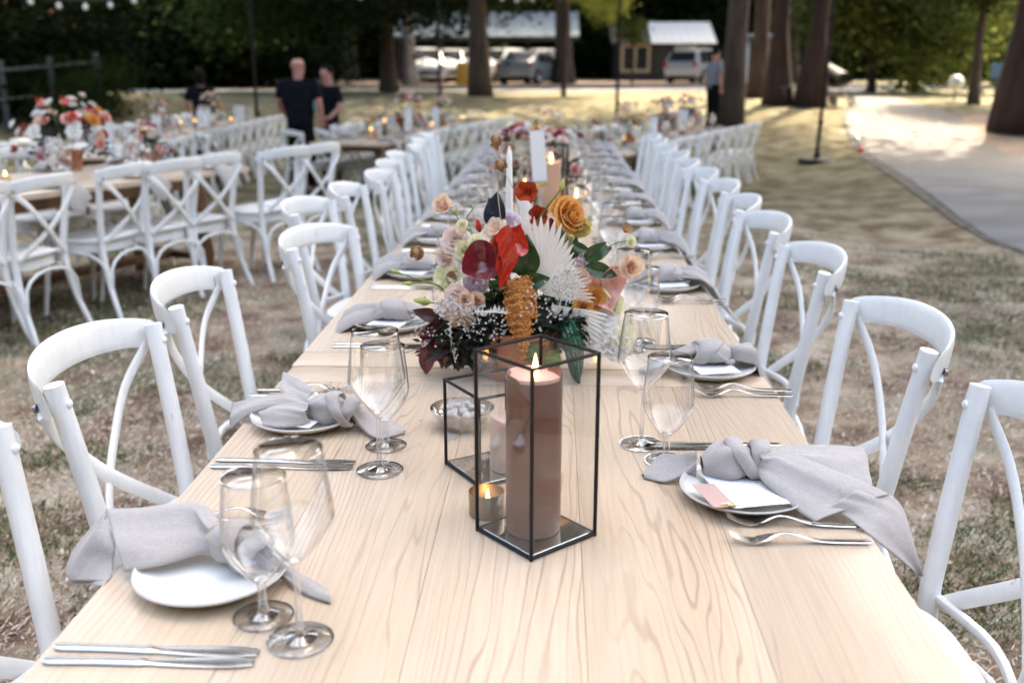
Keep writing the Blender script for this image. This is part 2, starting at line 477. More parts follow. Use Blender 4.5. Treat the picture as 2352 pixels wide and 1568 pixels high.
# ---- sheets that follow the ground
def strip(name, left, right, n, dz, mat, across=6, label=None):
    mb = MB()
    Lp = ease([(p[0], p[1], 0) for p in left], n); Rp = ease([(p[0], p[1], 0) for p in right], n)
    def fn(u, v):
        i = u * (len(Lp) - 1); a = int(i); b = min(a + 1, len(Lp) - 1); t = i - a
        p = Lp[a].lerp(Lp[b], t).lerp(Rp[a].lerp(Rp[b], t), v)
        w = 0.05 * noise.noise(Vector((p.x * 1.7, p.y * 1.7, 3))) if v in (0, 1) else 0
        return (p.x + w, p.y, gq(p.x, p.y) + dz)
    mb.grid(fn, (len(Lp) - 1) * 2, across)
    o = mb.build(name, mat, sharp=None); tag(o, label, kind='structure'); return o
asphalt = mottled('asphalt', (0.12, 0.12, 0.125), (0.19, 0.19, 0.19), 1.2, 0.85, 0.0)
co_ = coords(asphalt, 'Object'); nz_ = noise_n(asphalt, co_, 120, 3, 0.7); bump(asphalt, nz_, 0.5, 0.01)
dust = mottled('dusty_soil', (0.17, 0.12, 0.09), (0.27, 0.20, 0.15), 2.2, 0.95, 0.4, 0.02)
pl = [(2.2, -6), (2.7, 2)] + [tuple(at_ground(*q))[:2] for q in ((2352, 580), (2150, 460), (1992, 350), (1948, 300), (1950, 262), (1975, 242), (1935, 222), (1860, 203), (1775, 192))]
pr = [(7.6, -6), (8.2, 3)] + [tuple(at_ground(*q))[:2] for q in ((2900, 520), (2560, 420), (2330, 362), (2255, 322), (2230, 288), (2180, 262), (2080, 232), (1990, 212), (1890, 196))]
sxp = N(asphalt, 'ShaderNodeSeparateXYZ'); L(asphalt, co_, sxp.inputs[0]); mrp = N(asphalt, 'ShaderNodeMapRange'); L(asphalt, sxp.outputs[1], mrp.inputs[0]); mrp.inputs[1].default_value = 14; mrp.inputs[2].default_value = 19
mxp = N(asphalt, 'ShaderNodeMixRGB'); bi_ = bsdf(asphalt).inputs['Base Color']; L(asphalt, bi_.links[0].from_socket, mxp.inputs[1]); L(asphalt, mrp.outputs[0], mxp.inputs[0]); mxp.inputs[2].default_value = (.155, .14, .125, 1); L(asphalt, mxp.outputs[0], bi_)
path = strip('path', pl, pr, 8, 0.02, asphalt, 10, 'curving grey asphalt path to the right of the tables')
edge = strip('path_edge', [(p[0] - 0.13 - .09 * math.sin(i * 2.1), p[1]) for i, p in enumerate(pl)], [(p[0] + 0.06, p[1]) for p in pl], 8, 0.013, mottled('broken_edge', (0.05, 0.048, 0.045), (0.14, 0.12, 0.10), 6, 0.95, 0.8, 0.03), 2, 'dark crumbling edge of the path')
road = strip('road', [(-60, 33.5), (-30, 33.3), (-8, 33), (4, 35), (16, 41)], [(-60, 36.2), (-30, 36.2), (-8, 36), (3, 38.5), (14, 45)], 4, 0.02, mottled('pale_road', (0.27, 0.27, 0.28), (0.36, 0.36, 0.37), 1, 0.9), 4, 'pale road crossing behind the lawn')
yard = strip('car_park', [(-16, 42), (-6, 40), (4, 42), (10, 44)], [(-16, 62), (-6, 62), (4, 62), (12, 62)], 4, 0.012, dust, 8, 'dusty car park in front of the carport')
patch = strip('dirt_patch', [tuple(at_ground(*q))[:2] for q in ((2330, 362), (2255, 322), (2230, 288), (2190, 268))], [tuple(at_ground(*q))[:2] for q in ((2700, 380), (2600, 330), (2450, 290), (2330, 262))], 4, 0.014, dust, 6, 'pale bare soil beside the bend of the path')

# ---- grass blades near the tables (nobody could count them)
blade_mat = principled('grass_blades', (0.3, 0.3, 0.15), 0.8, spec=0.2)
at_ = N(blade_mat, 'ShaderNodeAttribute'); at_.attribute_name = 'shade'
rp_ = ramp(blade_mat, [(0.0, (0.05, 0.08, 0.025)), (0.35, (0.13, 0.16, 0.055)), (0.42, (0.26, 0.19, 0.13)), (0.65, (0.60, 0.48, 0.36)), (1.0, (0.85, 0.76, 0.63))], at_.outputs['Fac'])
L(blade_mat, rp_.outputs[0], bsdf(blade_mat).inputs['Base Color'])
def grass():
    n = 560000
    Y = 0.2 + 8.8 * rng.random(n) ** 1.45
    X = (rng.random(n) * 2 - 1) * (1.7 + 0.60 * Y)
    keep = (np.abs(X + 0.06) > 0.5) & (X < 2.9 + 0.16 * Y); X = X[keep]; Y = Y[keep]
    # green islands from a coarse lattice of noise, read off bilinearly
    q = 0.06; gx = np.arange(-8, 8, q); gy = np.arange(0, 9.4, q)
    T_ = np.array([[noise.noise(Vector((x * .8, y * .8, 4.2))) + .7 * noise.noise(Vector((x * 3.1, y * 3.1, 9.0))) for y in gy] for x in gx])
    Zt = np.array([[gq(x, y) for y in gy] for x in gx])
    def look(T, X, Y):
        i = np.clip((X + 8) / q, 0, len(gx) - 2); j = np.clip(Y / q, 0, len(gy) - 2); a = i.astype(int); b = j.astype(int); fi = i - a; fj = j - b
        return T[a, b] * (1 - fi) * (1 - fj) + T[a + 1, b] * fi * (1 - fj) + T[a, b + 1] * (1 - fi) * fj + T[a + 1, b + 1] * fi * fj
    grn = look(T_, X, Y); n = len(X)
    keep = rng.random(n) < np.clip(0.62 + 0.9 * grn, 0.35, 1)
    X = X[keep]; Y = Y[keep]; grn = grn[keep]; n = len(X); Z = look(Zt, X, Y)
    green = rng.random(n) < np.clip(0.03 + 2.2 * grn, 0.015, 0.72)
    ln = np.where(green, 0.012 + 0.022 * rng.random(n), 0.008 + 0.024 * rng.random(n) ** 1.6)
    a = rng.random(n) * 2 * PI
    lean = np.where(green, 0.6 + 0.6 * rng.random(n), 1.0 + 0.52 * rng.random(n))
    w = 0.0011 + 0.0012 * rng.random(n)
    dx, dy = np.cos(a), np.sin(a); px, py = -dy, dx
    tip = np.stack([X + dx * ln * np.sin(lean), Y + dy * ln * np.sin(lean), Z + ln * np.cos(lean) + 0.004], 1)
    b1 = np.stack([X + px * w, Y + py * w, Z + 0.001], 1); b2 = np.stack([X - px * w, Y - py * w, Z + 0.001], 1)
    md = (b1 + b2) / 2 * 0.45 + tip * 0.55; md[:, 2] += ln * 0.15
    m1 = md + np.stack([px * w * .8, py * w * .8, 0 * w], 1)
    V = np.stack([b1, b2, m1, tip], 1).reshape(-1, 3)
    k = np.arange(n) * 4
    Fc = np.concatenate([np.stack([k, k + 1, k + 2], 1), np.stack([k + 1, k + 3, k + 2], 1)]); sh = np.where(green, 0.35 * rng.random(n), 0.42 + 0.58 * rng.random(n))
    o = obj('grass', np_mesh('grass', V, Fc, blade_mat, attr=np.tile(sh, 2)))
    tag(o, 'short dry and green blades of grass on the lawn', kind='stuff')
grass()
def litter():
    n = 9000
    Y = 0.3 + 9.5 * rng.random(n) ** 1.4; X = (rng.random(n) * 2 - 1) * (1.7 + 0.6 * Y)
    k_ = (np.abs(X + .06) > .5) & (X < 2.9 + .16 * Y); X = X[k_]; Y = Y[k_]; n = len(X)
    Z = np.array([gq(x, y) for x, y in zip(X, Y)]) + .008 + .008 * rng.random(n)
    a = rng.random(n) * 2 * PI; l = .005 + .011 * rng.random(n) ** 2; w = l * (.25 + .35 * rng.random(n)); t = rng.normal(size=(n, 2)) * .35
    dx, dy = np.cos(a), np.sin(a)
    P = [np.stack([X + dx * l * i - dy * w * j, Y + dy * l * i + dx * w * j, Z + l * (t[:, 0] * i + t[:, 1] * j)], 1) for i, j in ((-1, 0), (0, 1), (1, 0), (0, -1))]
    V = np.stack(P, 1).reshape(-1, 3); k = np.arange(n) * 4
    o = obj('leaf_litter', np_mesh('leaf_litter', V, np.stack([k, k + 1, k + 2, k + 3], 1), litter_mat, attr=rng.random(n))); tag(o, 'dry leaf bits and chips strewn over the lawn', kind='stuff')
litter_mat = principled('litter', (.4, .3, .2), .8, spec=.2)
at2_ = N(litter_mat, 'ShaderNodeAttribute'); at2_.attribute_name = 'shade'
rp2_ = ramp(litter_mat, [(0.0, (0.07, 0.04, 0.03)), (0.3, (0.2, 0.12, 0.08)), (0.55, (0.45, 0.34, 0.25)), (1.0, (0.78, 0.70, 0.60))], at2_.outputs['Fac']); L(litter_mat, rp2_.outputs[0], bsdf(litter_mat).inputs['Base Color'])
litter()

# ================================================================ TREES
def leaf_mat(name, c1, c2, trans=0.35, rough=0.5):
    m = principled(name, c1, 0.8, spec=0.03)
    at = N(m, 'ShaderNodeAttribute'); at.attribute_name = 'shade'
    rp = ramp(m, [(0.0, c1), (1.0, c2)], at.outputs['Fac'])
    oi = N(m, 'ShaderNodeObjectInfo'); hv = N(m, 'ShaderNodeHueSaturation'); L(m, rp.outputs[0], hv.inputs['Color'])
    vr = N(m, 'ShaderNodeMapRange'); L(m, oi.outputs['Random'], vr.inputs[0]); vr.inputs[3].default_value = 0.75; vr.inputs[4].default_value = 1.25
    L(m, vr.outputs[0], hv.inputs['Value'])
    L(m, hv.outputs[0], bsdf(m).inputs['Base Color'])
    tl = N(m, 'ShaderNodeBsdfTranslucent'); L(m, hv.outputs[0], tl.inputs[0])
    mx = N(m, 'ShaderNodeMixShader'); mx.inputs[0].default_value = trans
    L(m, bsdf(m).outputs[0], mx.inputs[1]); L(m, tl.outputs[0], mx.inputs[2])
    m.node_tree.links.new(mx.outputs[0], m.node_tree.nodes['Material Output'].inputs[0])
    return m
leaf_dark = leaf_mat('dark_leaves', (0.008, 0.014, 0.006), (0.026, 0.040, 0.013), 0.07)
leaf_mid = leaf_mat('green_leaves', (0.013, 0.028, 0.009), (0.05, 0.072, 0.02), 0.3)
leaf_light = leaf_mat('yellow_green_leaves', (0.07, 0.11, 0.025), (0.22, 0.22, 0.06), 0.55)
leaf_pink = leaf_mat('pink_blossom', (0.35, 0.16, 0.13), (0.62, 0.36, 0.28), 0.4)
bark_dark = mottled('dark_bark', (0.045, 0.03, 0.022), (0.09, 0.06, 0.045), 7, 0.95, 0.9, 0.05, stretch=(1, 1, 0.2), rnd=20)
bark_red = mottled('redwood_bark', (0.028, 0.014, 0.010), (0.058, 0.029, 0.020), 7, 0.95, 1.0, 0.06, stretch=(1, 1, 0.15), rnd=20)
bark_pale = mottled('pale_bark', (0.25, 0.19, 0.15), (0.42, 0.34, 0.28), 5, 0.9, 0.5, 0.03, stretch=(1, 1, 0.3), rnd=20)

def crown_mesh(name, n, rad, hgt, leaf, mat, seed, clumps=46, spread=0.23, bottom=-1.0, up=1.0, hollow=0.35):
    """leaves gathered in clumps inside an uneven ellipsoid; origin at the crown's centre"""
    r = np.random.default_rng(seed)
    d = r.normal(size=(clumps, 3)); d /= np.linalg.norm(d, axis=1)[:, None]
    q = (hollow + (1 - hollow) * r.random(clumps) ** 0.6)[:, None] * (0.8 + 0.35 * r.random((clumps, 1)))
    c = d * q; c[:, 2] = np.clip(c[:, 2], bottom, 1)
    cs = (0.6 + 0.9 * r.random(clumps)) * spread
    idx = r.integers(0, clumps, n)
    P = c[idx] + r.normal(size=(n, 3)) * cs[idx][:, None] * np.array([1, 1, 0.75])
    P *= np.array([rad, rad, hgt])
    a = r.normal(size=(n, 3)); a /= np.linalg.norm(a, axis=1)[:, None]; a[:, 2] *= 0.6
    b = np.cross(a, r.normal(size=(n, 3))); b /= np.linalg.norm(b, axis=1)[:, None]
    s = (leaf * (0.6 + 0.8 * r.random(n)))[:, None]
    V = np.stack([P - a * s * .5, P + b * s * .32, P + a * s * .6, P - b * s * .32], 1).reshape(-1, 3)
    k = np.arange(n) * 4
    Fc = np.stack([k, k + 1, k + 2, k + 3], 1)
    sh = np.clip(0.15 + 0.7 * r.random(clumps)[idx] + 0.3 * (r.random(n) - .5), 0, 1)
    return np_mesh(name, V, Fc, mat, attr=sh)
def trunk_mb(h, r0, r1, limbs, seed, spread=2.5, lean=0.0, flare=1.5, zc=None):
    r = random.Random(seed)
    mb = MB()
    pts = []; rr = []
    k = 9
    for i in range(k):
        t = i / (k - 1)
        pts.append((lean * t * h + 0.06 * h * 0.1 * math.sin(t * 5 + seed), 0.05 * math.sin(t * 4 + seed * 2), -0.1 + t * h))
        rr.append((r0 * (1 - t) + r1 * t) * (1 + (flare - 1) * math.exp(-t * h / 0.45)))
    P = ease(pts, 3); RR = np.interp(np.linspace(0, 1, len(P)), np.linspace(0, 1, k), rr)
    mb.tube(P, list(RR), 14)
    for i in range(limbs):
        t = 0.45 + 0.5 * r.random(); a = r.random() * 2 * PI
        p = P[int(t * (len(P) - 1))]; ln = spread * (0.6 + 0.5 * r.random())
        q = [p, p + Vector((math.cos(a) * ln * .4, math.sin(a) * ln * .4, ln * .28)), p + Vector((math.cos(a) * ln * .8, math.sin(a) * ln * .8, ln * .45)), p + Vector((math.cos(a) * ln, math.sin(a) * ln, ln * .7))]
        mb.tube(ease(q, 3), list(np.linspace(r0 * .35, r0 * .06, 10)), 7)
    return mb
CR = {
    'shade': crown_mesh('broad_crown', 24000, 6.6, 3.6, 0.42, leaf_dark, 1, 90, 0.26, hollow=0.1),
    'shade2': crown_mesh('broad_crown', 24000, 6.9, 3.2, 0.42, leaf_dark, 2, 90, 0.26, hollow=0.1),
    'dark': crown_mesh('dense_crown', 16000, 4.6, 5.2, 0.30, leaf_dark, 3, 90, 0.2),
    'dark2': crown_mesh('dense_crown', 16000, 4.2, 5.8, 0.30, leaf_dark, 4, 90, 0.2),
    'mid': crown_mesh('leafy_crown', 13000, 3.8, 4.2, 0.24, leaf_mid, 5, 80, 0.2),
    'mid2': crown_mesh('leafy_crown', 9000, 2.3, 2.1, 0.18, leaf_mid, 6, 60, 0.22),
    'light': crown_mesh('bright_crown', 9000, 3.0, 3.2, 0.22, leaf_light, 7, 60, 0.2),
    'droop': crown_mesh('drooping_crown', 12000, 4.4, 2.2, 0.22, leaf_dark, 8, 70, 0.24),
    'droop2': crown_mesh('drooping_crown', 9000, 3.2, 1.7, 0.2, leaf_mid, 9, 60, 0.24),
}
def tree(x, y, kind, zc, h, r0, label, group=None, name='tree', bark=None, lean=0.0, limbs=6, spread=2.6, s=1.0, cx=0.0, cy=0.0, flare=1.5, cat='tree', seed=None, extra=None):
    seed = seed if seed is not None else int(abs(x * 13 + y * 7)) % 97
    t = thing(name, label, cat, (x, y, g(x, y)), 0, group)
    trunk_mb(h, r0, r0 * 0.35, limbs, seed, spread, lean, flare).build('trunk', bark or bark_dark, t, sharp=None)
    c = obj('crown', CR[kind], t, (cx + lean * h, cy, zc), (0, 0, seed), s)
    for (k2, dx, dy, z2, s2) in (extra or []):
        obj('crown', CR[k2], t, (dx, dy, z2), (0, 0, seed * 1.7 + dx), s2)
    return t
# tall trees whose high crowns shade the tables
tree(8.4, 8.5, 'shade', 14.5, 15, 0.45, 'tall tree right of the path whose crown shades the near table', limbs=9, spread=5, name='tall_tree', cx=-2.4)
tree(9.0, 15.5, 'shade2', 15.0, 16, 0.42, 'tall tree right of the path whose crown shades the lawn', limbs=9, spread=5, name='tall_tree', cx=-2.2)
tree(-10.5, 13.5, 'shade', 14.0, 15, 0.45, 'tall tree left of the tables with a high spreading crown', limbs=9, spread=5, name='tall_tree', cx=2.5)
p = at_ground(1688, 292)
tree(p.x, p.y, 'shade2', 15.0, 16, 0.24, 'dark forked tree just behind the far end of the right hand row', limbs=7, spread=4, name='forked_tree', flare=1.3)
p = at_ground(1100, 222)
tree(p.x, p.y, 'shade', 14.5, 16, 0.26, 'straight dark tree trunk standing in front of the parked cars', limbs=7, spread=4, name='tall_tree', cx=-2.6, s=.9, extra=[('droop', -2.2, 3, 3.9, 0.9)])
p = at_ground(1790, 242)
tree(p.x, p.y, 'dark', 11.0, 14, 0.21, 'left one of the two reddish redwood trunks by the path', 'redwoods by the path', 'redwood_tree', bark_red, flare=2.0, s=.6)
p = at_ground(1864, 244)
tree(p.x, p.y, 'dark2', 11.5, 15, 0.22, 'right one of the two reddish redwood trunks by the path', 'redwoods by the path', 'redwood_tree', bark_red, lean=0.02, flare=2.0, s=.6)
p = at_ground(1733, 226)
tree(p.x, p.y, 'dark2', 11, 14, 0.22, 'dark trunk behind and left of the two redwoods', None, 'redwood_tree', bark_dark, s=.35)
p = at_ground(2338, 305)
tree(p.x, p.y, 'shade', 16, 18, 0.52, 'massive reddish trunk leaning at the right edge beyond the path', None, 'redwood_tree', bark_red, lean=0.035, flare=1.3, s=.78, cx=0)
p = at_ground(897, 212)
tree(p.x, p.y, 'droop', 5.6, 9, 0.25, 'dark double trunk tree left of the parked cars', None, 'tall_tree', extra=[('dark', 0, 1.5, 8.6, .8), ('droop2', -3.5, 0, 3.5, 1.0)])
p = at_ground(940, 196)
tree(p.x, p.y, 'mid', 8.2, 8.5, 0.30, 'pale brown trunk catching the light left of the parked cars', None, 'pale_trunk_tree', bark_pale)
p = at_ground(1293, 222)
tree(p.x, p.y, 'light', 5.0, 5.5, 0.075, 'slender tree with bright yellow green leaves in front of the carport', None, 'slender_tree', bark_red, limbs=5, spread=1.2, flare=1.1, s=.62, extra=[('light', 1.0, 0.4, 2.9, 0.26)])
for (px, py, kind, zc, s, lab) in [(2000, 214, 'mid', 3.6, .75, 'small leafy tree on the lawn beyond the bend of the path'), (2098, 214, 'light', 3.3, .95, 'bright green tree behind the lawn on the right'), (2236, 240, 'mid', 3.5, .42, 'small tree in front of the far hedge near the right edge'), (2200, 196, 'light', 5.4, 1.7, 'tall pale green tree far off on the right')]:
    p = at_ground(px, py)
    tree(p.x, p.y, kind, zc, zc + 1, 0.12, lab, 'trees beyond the path', 'leafy_tree', limbs=6, spread=2, s=s)
# the dark wood behind
rr = random.Random(5)
side = {0: 'left', 1: 'centre', 2: 'right'}
k = 0
forest = []
for i in range(26):
    a = -0.66 + 1.24 * i / 25
    forest.append((math.sin(a) * 62, 26 + math.cos(a) * 44 + rr.uniform(-3, 3)))
for i in range(22):
    a = -0.72 + 1.36 * i / 21
    forest.append((math.sin(a) * 76, 28 + math.cos(a) * 56 + rr.uniform(-3, 3)))
for i in range(9):
    forest.append((-30 + i * 2.7 + rr.uniform(-.7, .7), 42 + rr.uniform(-2, 2) + (0 if i < 7 else 3)))
where = lambda x: 'at the far left' if x < -24 else 'left of the cars' if x < -9 else 'behind the carport and cars' if x < 4 else 'behind the dark house' if x < 14 else 'beyond the bend of the path' if x < 28 else 'at the far right'
cnt = {}
orders = ['first', 'second', 'third', 'fourth', 'fifth', 'sixth', 'seventh', 'eighth', 'ninth', 'tenth', 'eleventh', 'twelfth', 'thirteenth', 'fourteenth', 'fifteenth', 'sixteenth', 'seventeenth', 'eighteenth', 'nineteenth', 'twentieth', 'twenty-first', 'twenty-second', 'twenty-third', 'twenty-fourth']
forest.sort()
trk = [trunk_mb(9, 0.28, 0.08, 5, 40 + i, 3).mesh('trunk', bark_dark) for i in range(3)]
for (x, y) in forest:
    # keep the clearing in front of buildings free
    if -12 < x < 14 and y < 70: y = 74 + rr.uniform(0, 8)
    w = where(x); cnt[w] = cnt.get(w, 0) + 1
    t = thing('forest_tree', f'{orders[cnt[w] - 1]} dark dense tree from the left in the wood {w}', 'tree', (x, y, g(x, y)), rr.uniform(0, 6), 'dark trees of the wood behind')
    obj('trunk', rr.choice(trk), t)
    kd = rr.choice(['dark', 'dark2', 'dark', 'dark2', 'mid'])
    s = rr.uniform(0.95, 1.35)
    obj('crown', CR[kd], t, (0, 0, 4.9 * s), (0, 0, rr.uniform(0, 6)), s)
    obj('crown', CR['droop'], t, (0, 0, 1.9), (0, 0, rr.uniform(0, 6)), 1.0)
for x, y, w in ((-7, 68, 'left half of the carport'), (.5, 68.5, 'right half of the carport'), (6.5, 69, 'left half of the dark house'), (12.5, 68, 'right half of the dark house'), (-11.5, 58, 'pale trunk left of the carport'), (-17, 62, 'left end of the car park'), (.38, 48.5, 'parked cars, behind the slender tree'), (11.3, 50, 'right of the dark house')):  # added trees, crowns out of view, shading the roofs and the car park
    tree(x, y, 'shade' if x < 0 else 'shade2', 12.5, 14, .4, f'tall broad tree added for shade by the {w}', 'trees added to shade the buildings and car park', 'tall_tree', limbs=6, spread=4)
# the wood goes on round the clearing, outside the picture
for i in range(20):
    a = R(62 + i * 236 / 19); rad_ = 27 + 3 * math.sin(i * 2.3); x, y = rad_ * math.sin(a), 6 + rad_ * math.cos(a)
    tree(x, y, ('dark', 'dark2')[i % 2], 5.6, 8.5, .3, f'{orders[i]} dense tree of the wood round the clearing, counted from the right', 'trees round the clearing', 'forest_tree', s=1.25, seed=i, extra=[('dark2', 3.4, .5, 4.6, 1.1)])
# shrubs
def shrub(x, y, kind, s, sz, label, cat='shrub', name='shrub', z0=0.0, group=None):
    t = thing(name, label, cat, (x, y, g(x, y) + z0), 0, group)
    mb = MB()
    for i in range(5):
        a = i * 1.26; mb.tube([(0.03 * math.cos(a), .03 * math.sin(a), -.05 - z0), (0.3 * s * math.cos(a), .3 * s * math.sin(a), .6 * s), (.7 * s * math.cos(a), .7 * s * math.sin(a), 1.3 * s)], [.03 * s, .022 * s, .01 * s], 5)
    mb.build('stem', bark_dark, t)
    c = obj('foliage', CR[kind], t, (0, 0, sz), (0, 0, x), s)
    return t
p = at_ground(60, 255)
shrub(p.x, p.y, 'dark', .55, 1.6, 'tall dark bush behind the fence at the left edge')
shrub(p.x - 3, p.y + 4, 'dark2', .6, 1.8, 'dark bush behind the fence, cut off by the left edge')
p = at_ground(185, 285)
shrub(p.x, p.y, 'mid2', .42, .55, 'low dark green mound of foliage beside the fence posts', name='low_shrub')
p = at_ground(95, 225)
ps = thing('blossom_shrub', 'tall shrub with pink blossom glowing in the sun at the upper left', 'shrub', (p.x - .6, p.y, g(p.x, p.y)))
trunk_mb(2.6, 0.05, 0.02, 6, 3, 1.0).build('stem', bark_dark, ps)
obj('foliage', CR['mid2'], ps, (0, .3, 2.3), None, .55)
obj('blossom', crown_mesh('blossom', 2600, 1.5, 1.1, 0.13, leaf_pink, 21, 26, 0.16), ps, (0, -.2, 2.45))
# sunlit low shrub sprays in front of the dark house
p = at_ground(1446, 196)
t = thing('yellow_shrub', 'small bright yellow green bush in front of the cream framed window', 'shrub', (p.x, p.y - 1.5, g(p.x, p.y)))
trunk_mb(1.9, 0.05, 0.03, 4, 3, .6).build('stem', bark_dark, t)
obj('foliage', crown_mesh('foliage', 1500, 0.62, 0.5, 0.13, leaf_light, 31, 20, 0.25), t, (0, 0, 2.25))
# ================================================================ BUILDINGS, CARS, FAR THINGS
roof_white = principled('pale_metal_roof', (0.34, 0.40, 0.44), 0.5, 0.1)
dark_board = mottled('dark_weatherboard', (0.035, 0.033, 0.033), (0.06, 0.055, 0.05), 3, 0.8)
cream = principled('cream_paint', (0.55, 0.45, 0.30), 0.6)
off_white = principled('offwhite_paint', (0.7, 0.7, 0.68), 0.5)
win_dark = principled('window_glass', (0.03, 0.035, 0.04), 0.08)
def corrugated(x0, x1, y0, z0, y1, z1, pitch=0.6, amp=0.03):
    """one roof sheet with raised ribs running down the slope, 40 mm thick"""
    n = max(2, int((x1 - x0) / pitch)); prof = []
    for i in range(n):
        xa = x0 + (x1 - x0) * i / n; w = (x1 - x0) / n
        prof += [(xa, 0), (xa + w * .8, 0), (xa + w * .84, amp), (xa + w * .96, amp)]
    prof.append((x1, 0))
    mb = MB(); k = len(prof)
    vs = [(x, y0, z0 + h) for x, h in prof] + [(x, y1, z1 + h) for x, h in prof] + [(x, y0, z0 + h - .04) for x, h in prof] + [(x, y1, z1 + h - .04) for x, h in prof]
    fs = [(i, i + 1, k + i + 1, k + i) for i in range(k - 1)] + [(2 * k + i + 1, 2 * k + i, 3 * k + i, 3 * k + i + 1) for i in range(k - 1)]
    fs += [(i + 1, i, 2 * k + i, 2 * k + i + 1) for i in range(k - 1)] + [(k + i, k + i + 1, 3 * k + i + 1, 3 * k + i) for i in range(k - 1)]
    fs += [(0, k, 3 * k, 2 * k), (2 * k - 1, k - 1, 3 * k - 1, 4 * k - 1)]
    return mb.add(vs, fs)
def boards(name, parent, x0, x1, z0, z1, y, mat, face=-1, bh=0.22, holes=(), axis='x'):
    """weatherboards, one object each, leaving the openings free"""
    z = z0; k = 0
    cache = {}
    while z < z1 - 0.02:
        h = min(bh, z1 - z)
        segs = [(x0, x1)]
        for (a, b, c, d) in holes:
            if z + h > c + .01 and z < d - .01:
                ns = []
                for (s, e) in segs:
                    if s < a: ns.append((s, min(e, a)))
                    if e > b: ns.append((max(s, b), e))
                segs = ns
        for (s, e) in segs:
            if e - s < .02: continue
            key = (round(e - s, 3), round(h, 3))
            if key not in cache:
                mb = MB(); w = e - s
                vs = [(0, 0, 0), (w, 0, 0), (w, 0.03, h), (0, 0.03, h), (0, .07, 0), (w, .07, 0), (w, .07, h), (0, .07, h)]
                mb.add(vs, [(0, 1, 2, 3), (4, 7, 6, 5), (0, 4, 5, 1), (3, 2, 6, 7), (0, 3, 7, 4), (1, 5, 6, 2)])
                cache[key] = mb.mesh('board', mat, False)
            o = obj('board', cache[key], parent)
            if axis == 'x': o.location = (s, y, z)
            else: o.location = (y, s, z); o.rotation_euler = (0, 0, R(90) if face > 0 else R(90))
        z += h
ZB = 0.55
# carport with the pale roof
cp = thing('carport', 'long dark open carport with pale blue grey roof behind the parked cars', 'carport', (0, 0, ZB))
cx0, cx1 = -8.6, 0.9
corrugated(cx0 - .4, cx1 + .4, 56.5, 2.35, 61.5, 3.85, 0.8, .05).build('roof', roof_white, cp, False)
MB().bbox(((cx0 + cx1) / 2, 56.42, 2.24), (cx1 - cx0 + .8, .06, .22), .01).build('fascia', dark_board, cp)
for x in np.linspace(cx0, cx1, 5):
    MB().bbox((x, 56.9, 1.1), (.16, .16, 2.3), .01).build('post', dark_board, cp)
boards('board', cp, cx0 - .1, cx1 + .1, 0, 3.7, 61.2, dark_board, bh=.44)
for x in (cx0, cx1):
    mb = MB(); mb.prism([(57.0, 0), (61.1, 0), (61.1, 3.55), (57.0, 2.35)], .12, 'x', off=x - .06); mb.build('side_wall', dark_board, cp, False)
# dark house with the white roof and cream windows
hs = thing('house', 'dark timber house with a bright white metal roof on the right of the carport', 'house', (0, 0, ZB))
hx0, hx1, hy0, hy1 = 3.4, 8.4, 58.0, 63.6
boards('board', hs, hx0, hx1, 0, 2.1, hy0, dark_board, holes=[(3.62, 5.32, .42, 2.02), (6.62, 7.8, 1.02, 1.92)], bh=.21)
mb = MB()
for x in (hx0 + .03, hx1 - .15):
    mb.prism([(hy0 + .12, 0), (hy1, 0), (hy1, 2.1), ((hy0 + hy1) / 2, 3.05), (hy0 + .12, 2.1)], .12, 'x', off=x)
mb.box(((hx0 + hx1) / 2, hy1 - .1, 1.05), (hx1 - hx0 - .3, .12, 2.1))
mb.box(((hx0 + hx1) / 2, hy0 + 1.2, 1.05), (hx1 - hx0 - .3, .06, 2.1))
mb.build('wall', dark_board, hs, False)
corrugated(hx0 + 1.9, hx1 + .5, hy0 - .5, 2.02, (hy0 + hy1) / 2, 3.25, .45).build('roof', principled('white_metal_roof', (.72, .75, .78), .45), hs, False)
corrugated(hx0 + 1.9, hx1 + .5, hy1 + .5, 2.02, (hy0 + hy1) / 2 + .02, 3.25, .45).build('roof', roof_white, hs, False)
corrugated(hx0 - .3, hx0 + 1.88, hy0 - .3, 2.05, (hy0 + hy1) / 2, 3.0, .45).build('roof', dark_board, hs, False)
def window(parent, x0, x1, z0, z1, y, mat, mull=1, bars=1, t=.1):
    mb = MB()
    mb.bbox(((x0 + x1) / 2, y, z1 - t / 2), (x1 - x0, .12, t), .006).bbox(((x0 + x1) / 2, y, z0 + t / 2), (x1 - x0, .16, t), .006)
    for x in (x0 + t / 2, x1 - t / 2): mb.bbox((x, y - .003, (z0 + z1) / 2), (t, .12, z1 - z0 - 2 * t - .002), .006)
    for i in range(mull):
        x = x0 + (x1 - x0) * (i + 1) / (mull + 1); mb.bbox((x, y, (z0 + z1) / 2), (t * .8, .1, z1 - z0 - 2 * t - .002), .006)
    w = mb.build('window', mat, parent)
    n = mull + 1
    for i in range(n):
        xa = x0 + (x1 - x0) * i / n; xb = x0 + (x1 - x0) * (i + 1) / n
        MB().box(((xa + xb) / 2, y + .03, (z0 + z1) / 2), (xb - xa - t, .012, z1 - z0 - 2 * t)).build('pane', win_dark, w, False)
    return w
w = window(hs, 3.65, 5.3, .45, 2.0, hy0 + .02, cream, 1, 1, .17); w['label'] = 'cream framed double window'
w = window(hs, 6.65, 7.77, 1.05, 1.9, hy0 + .02, off_white, 2, 1, .09); w['label'] = 'small white three pane window'
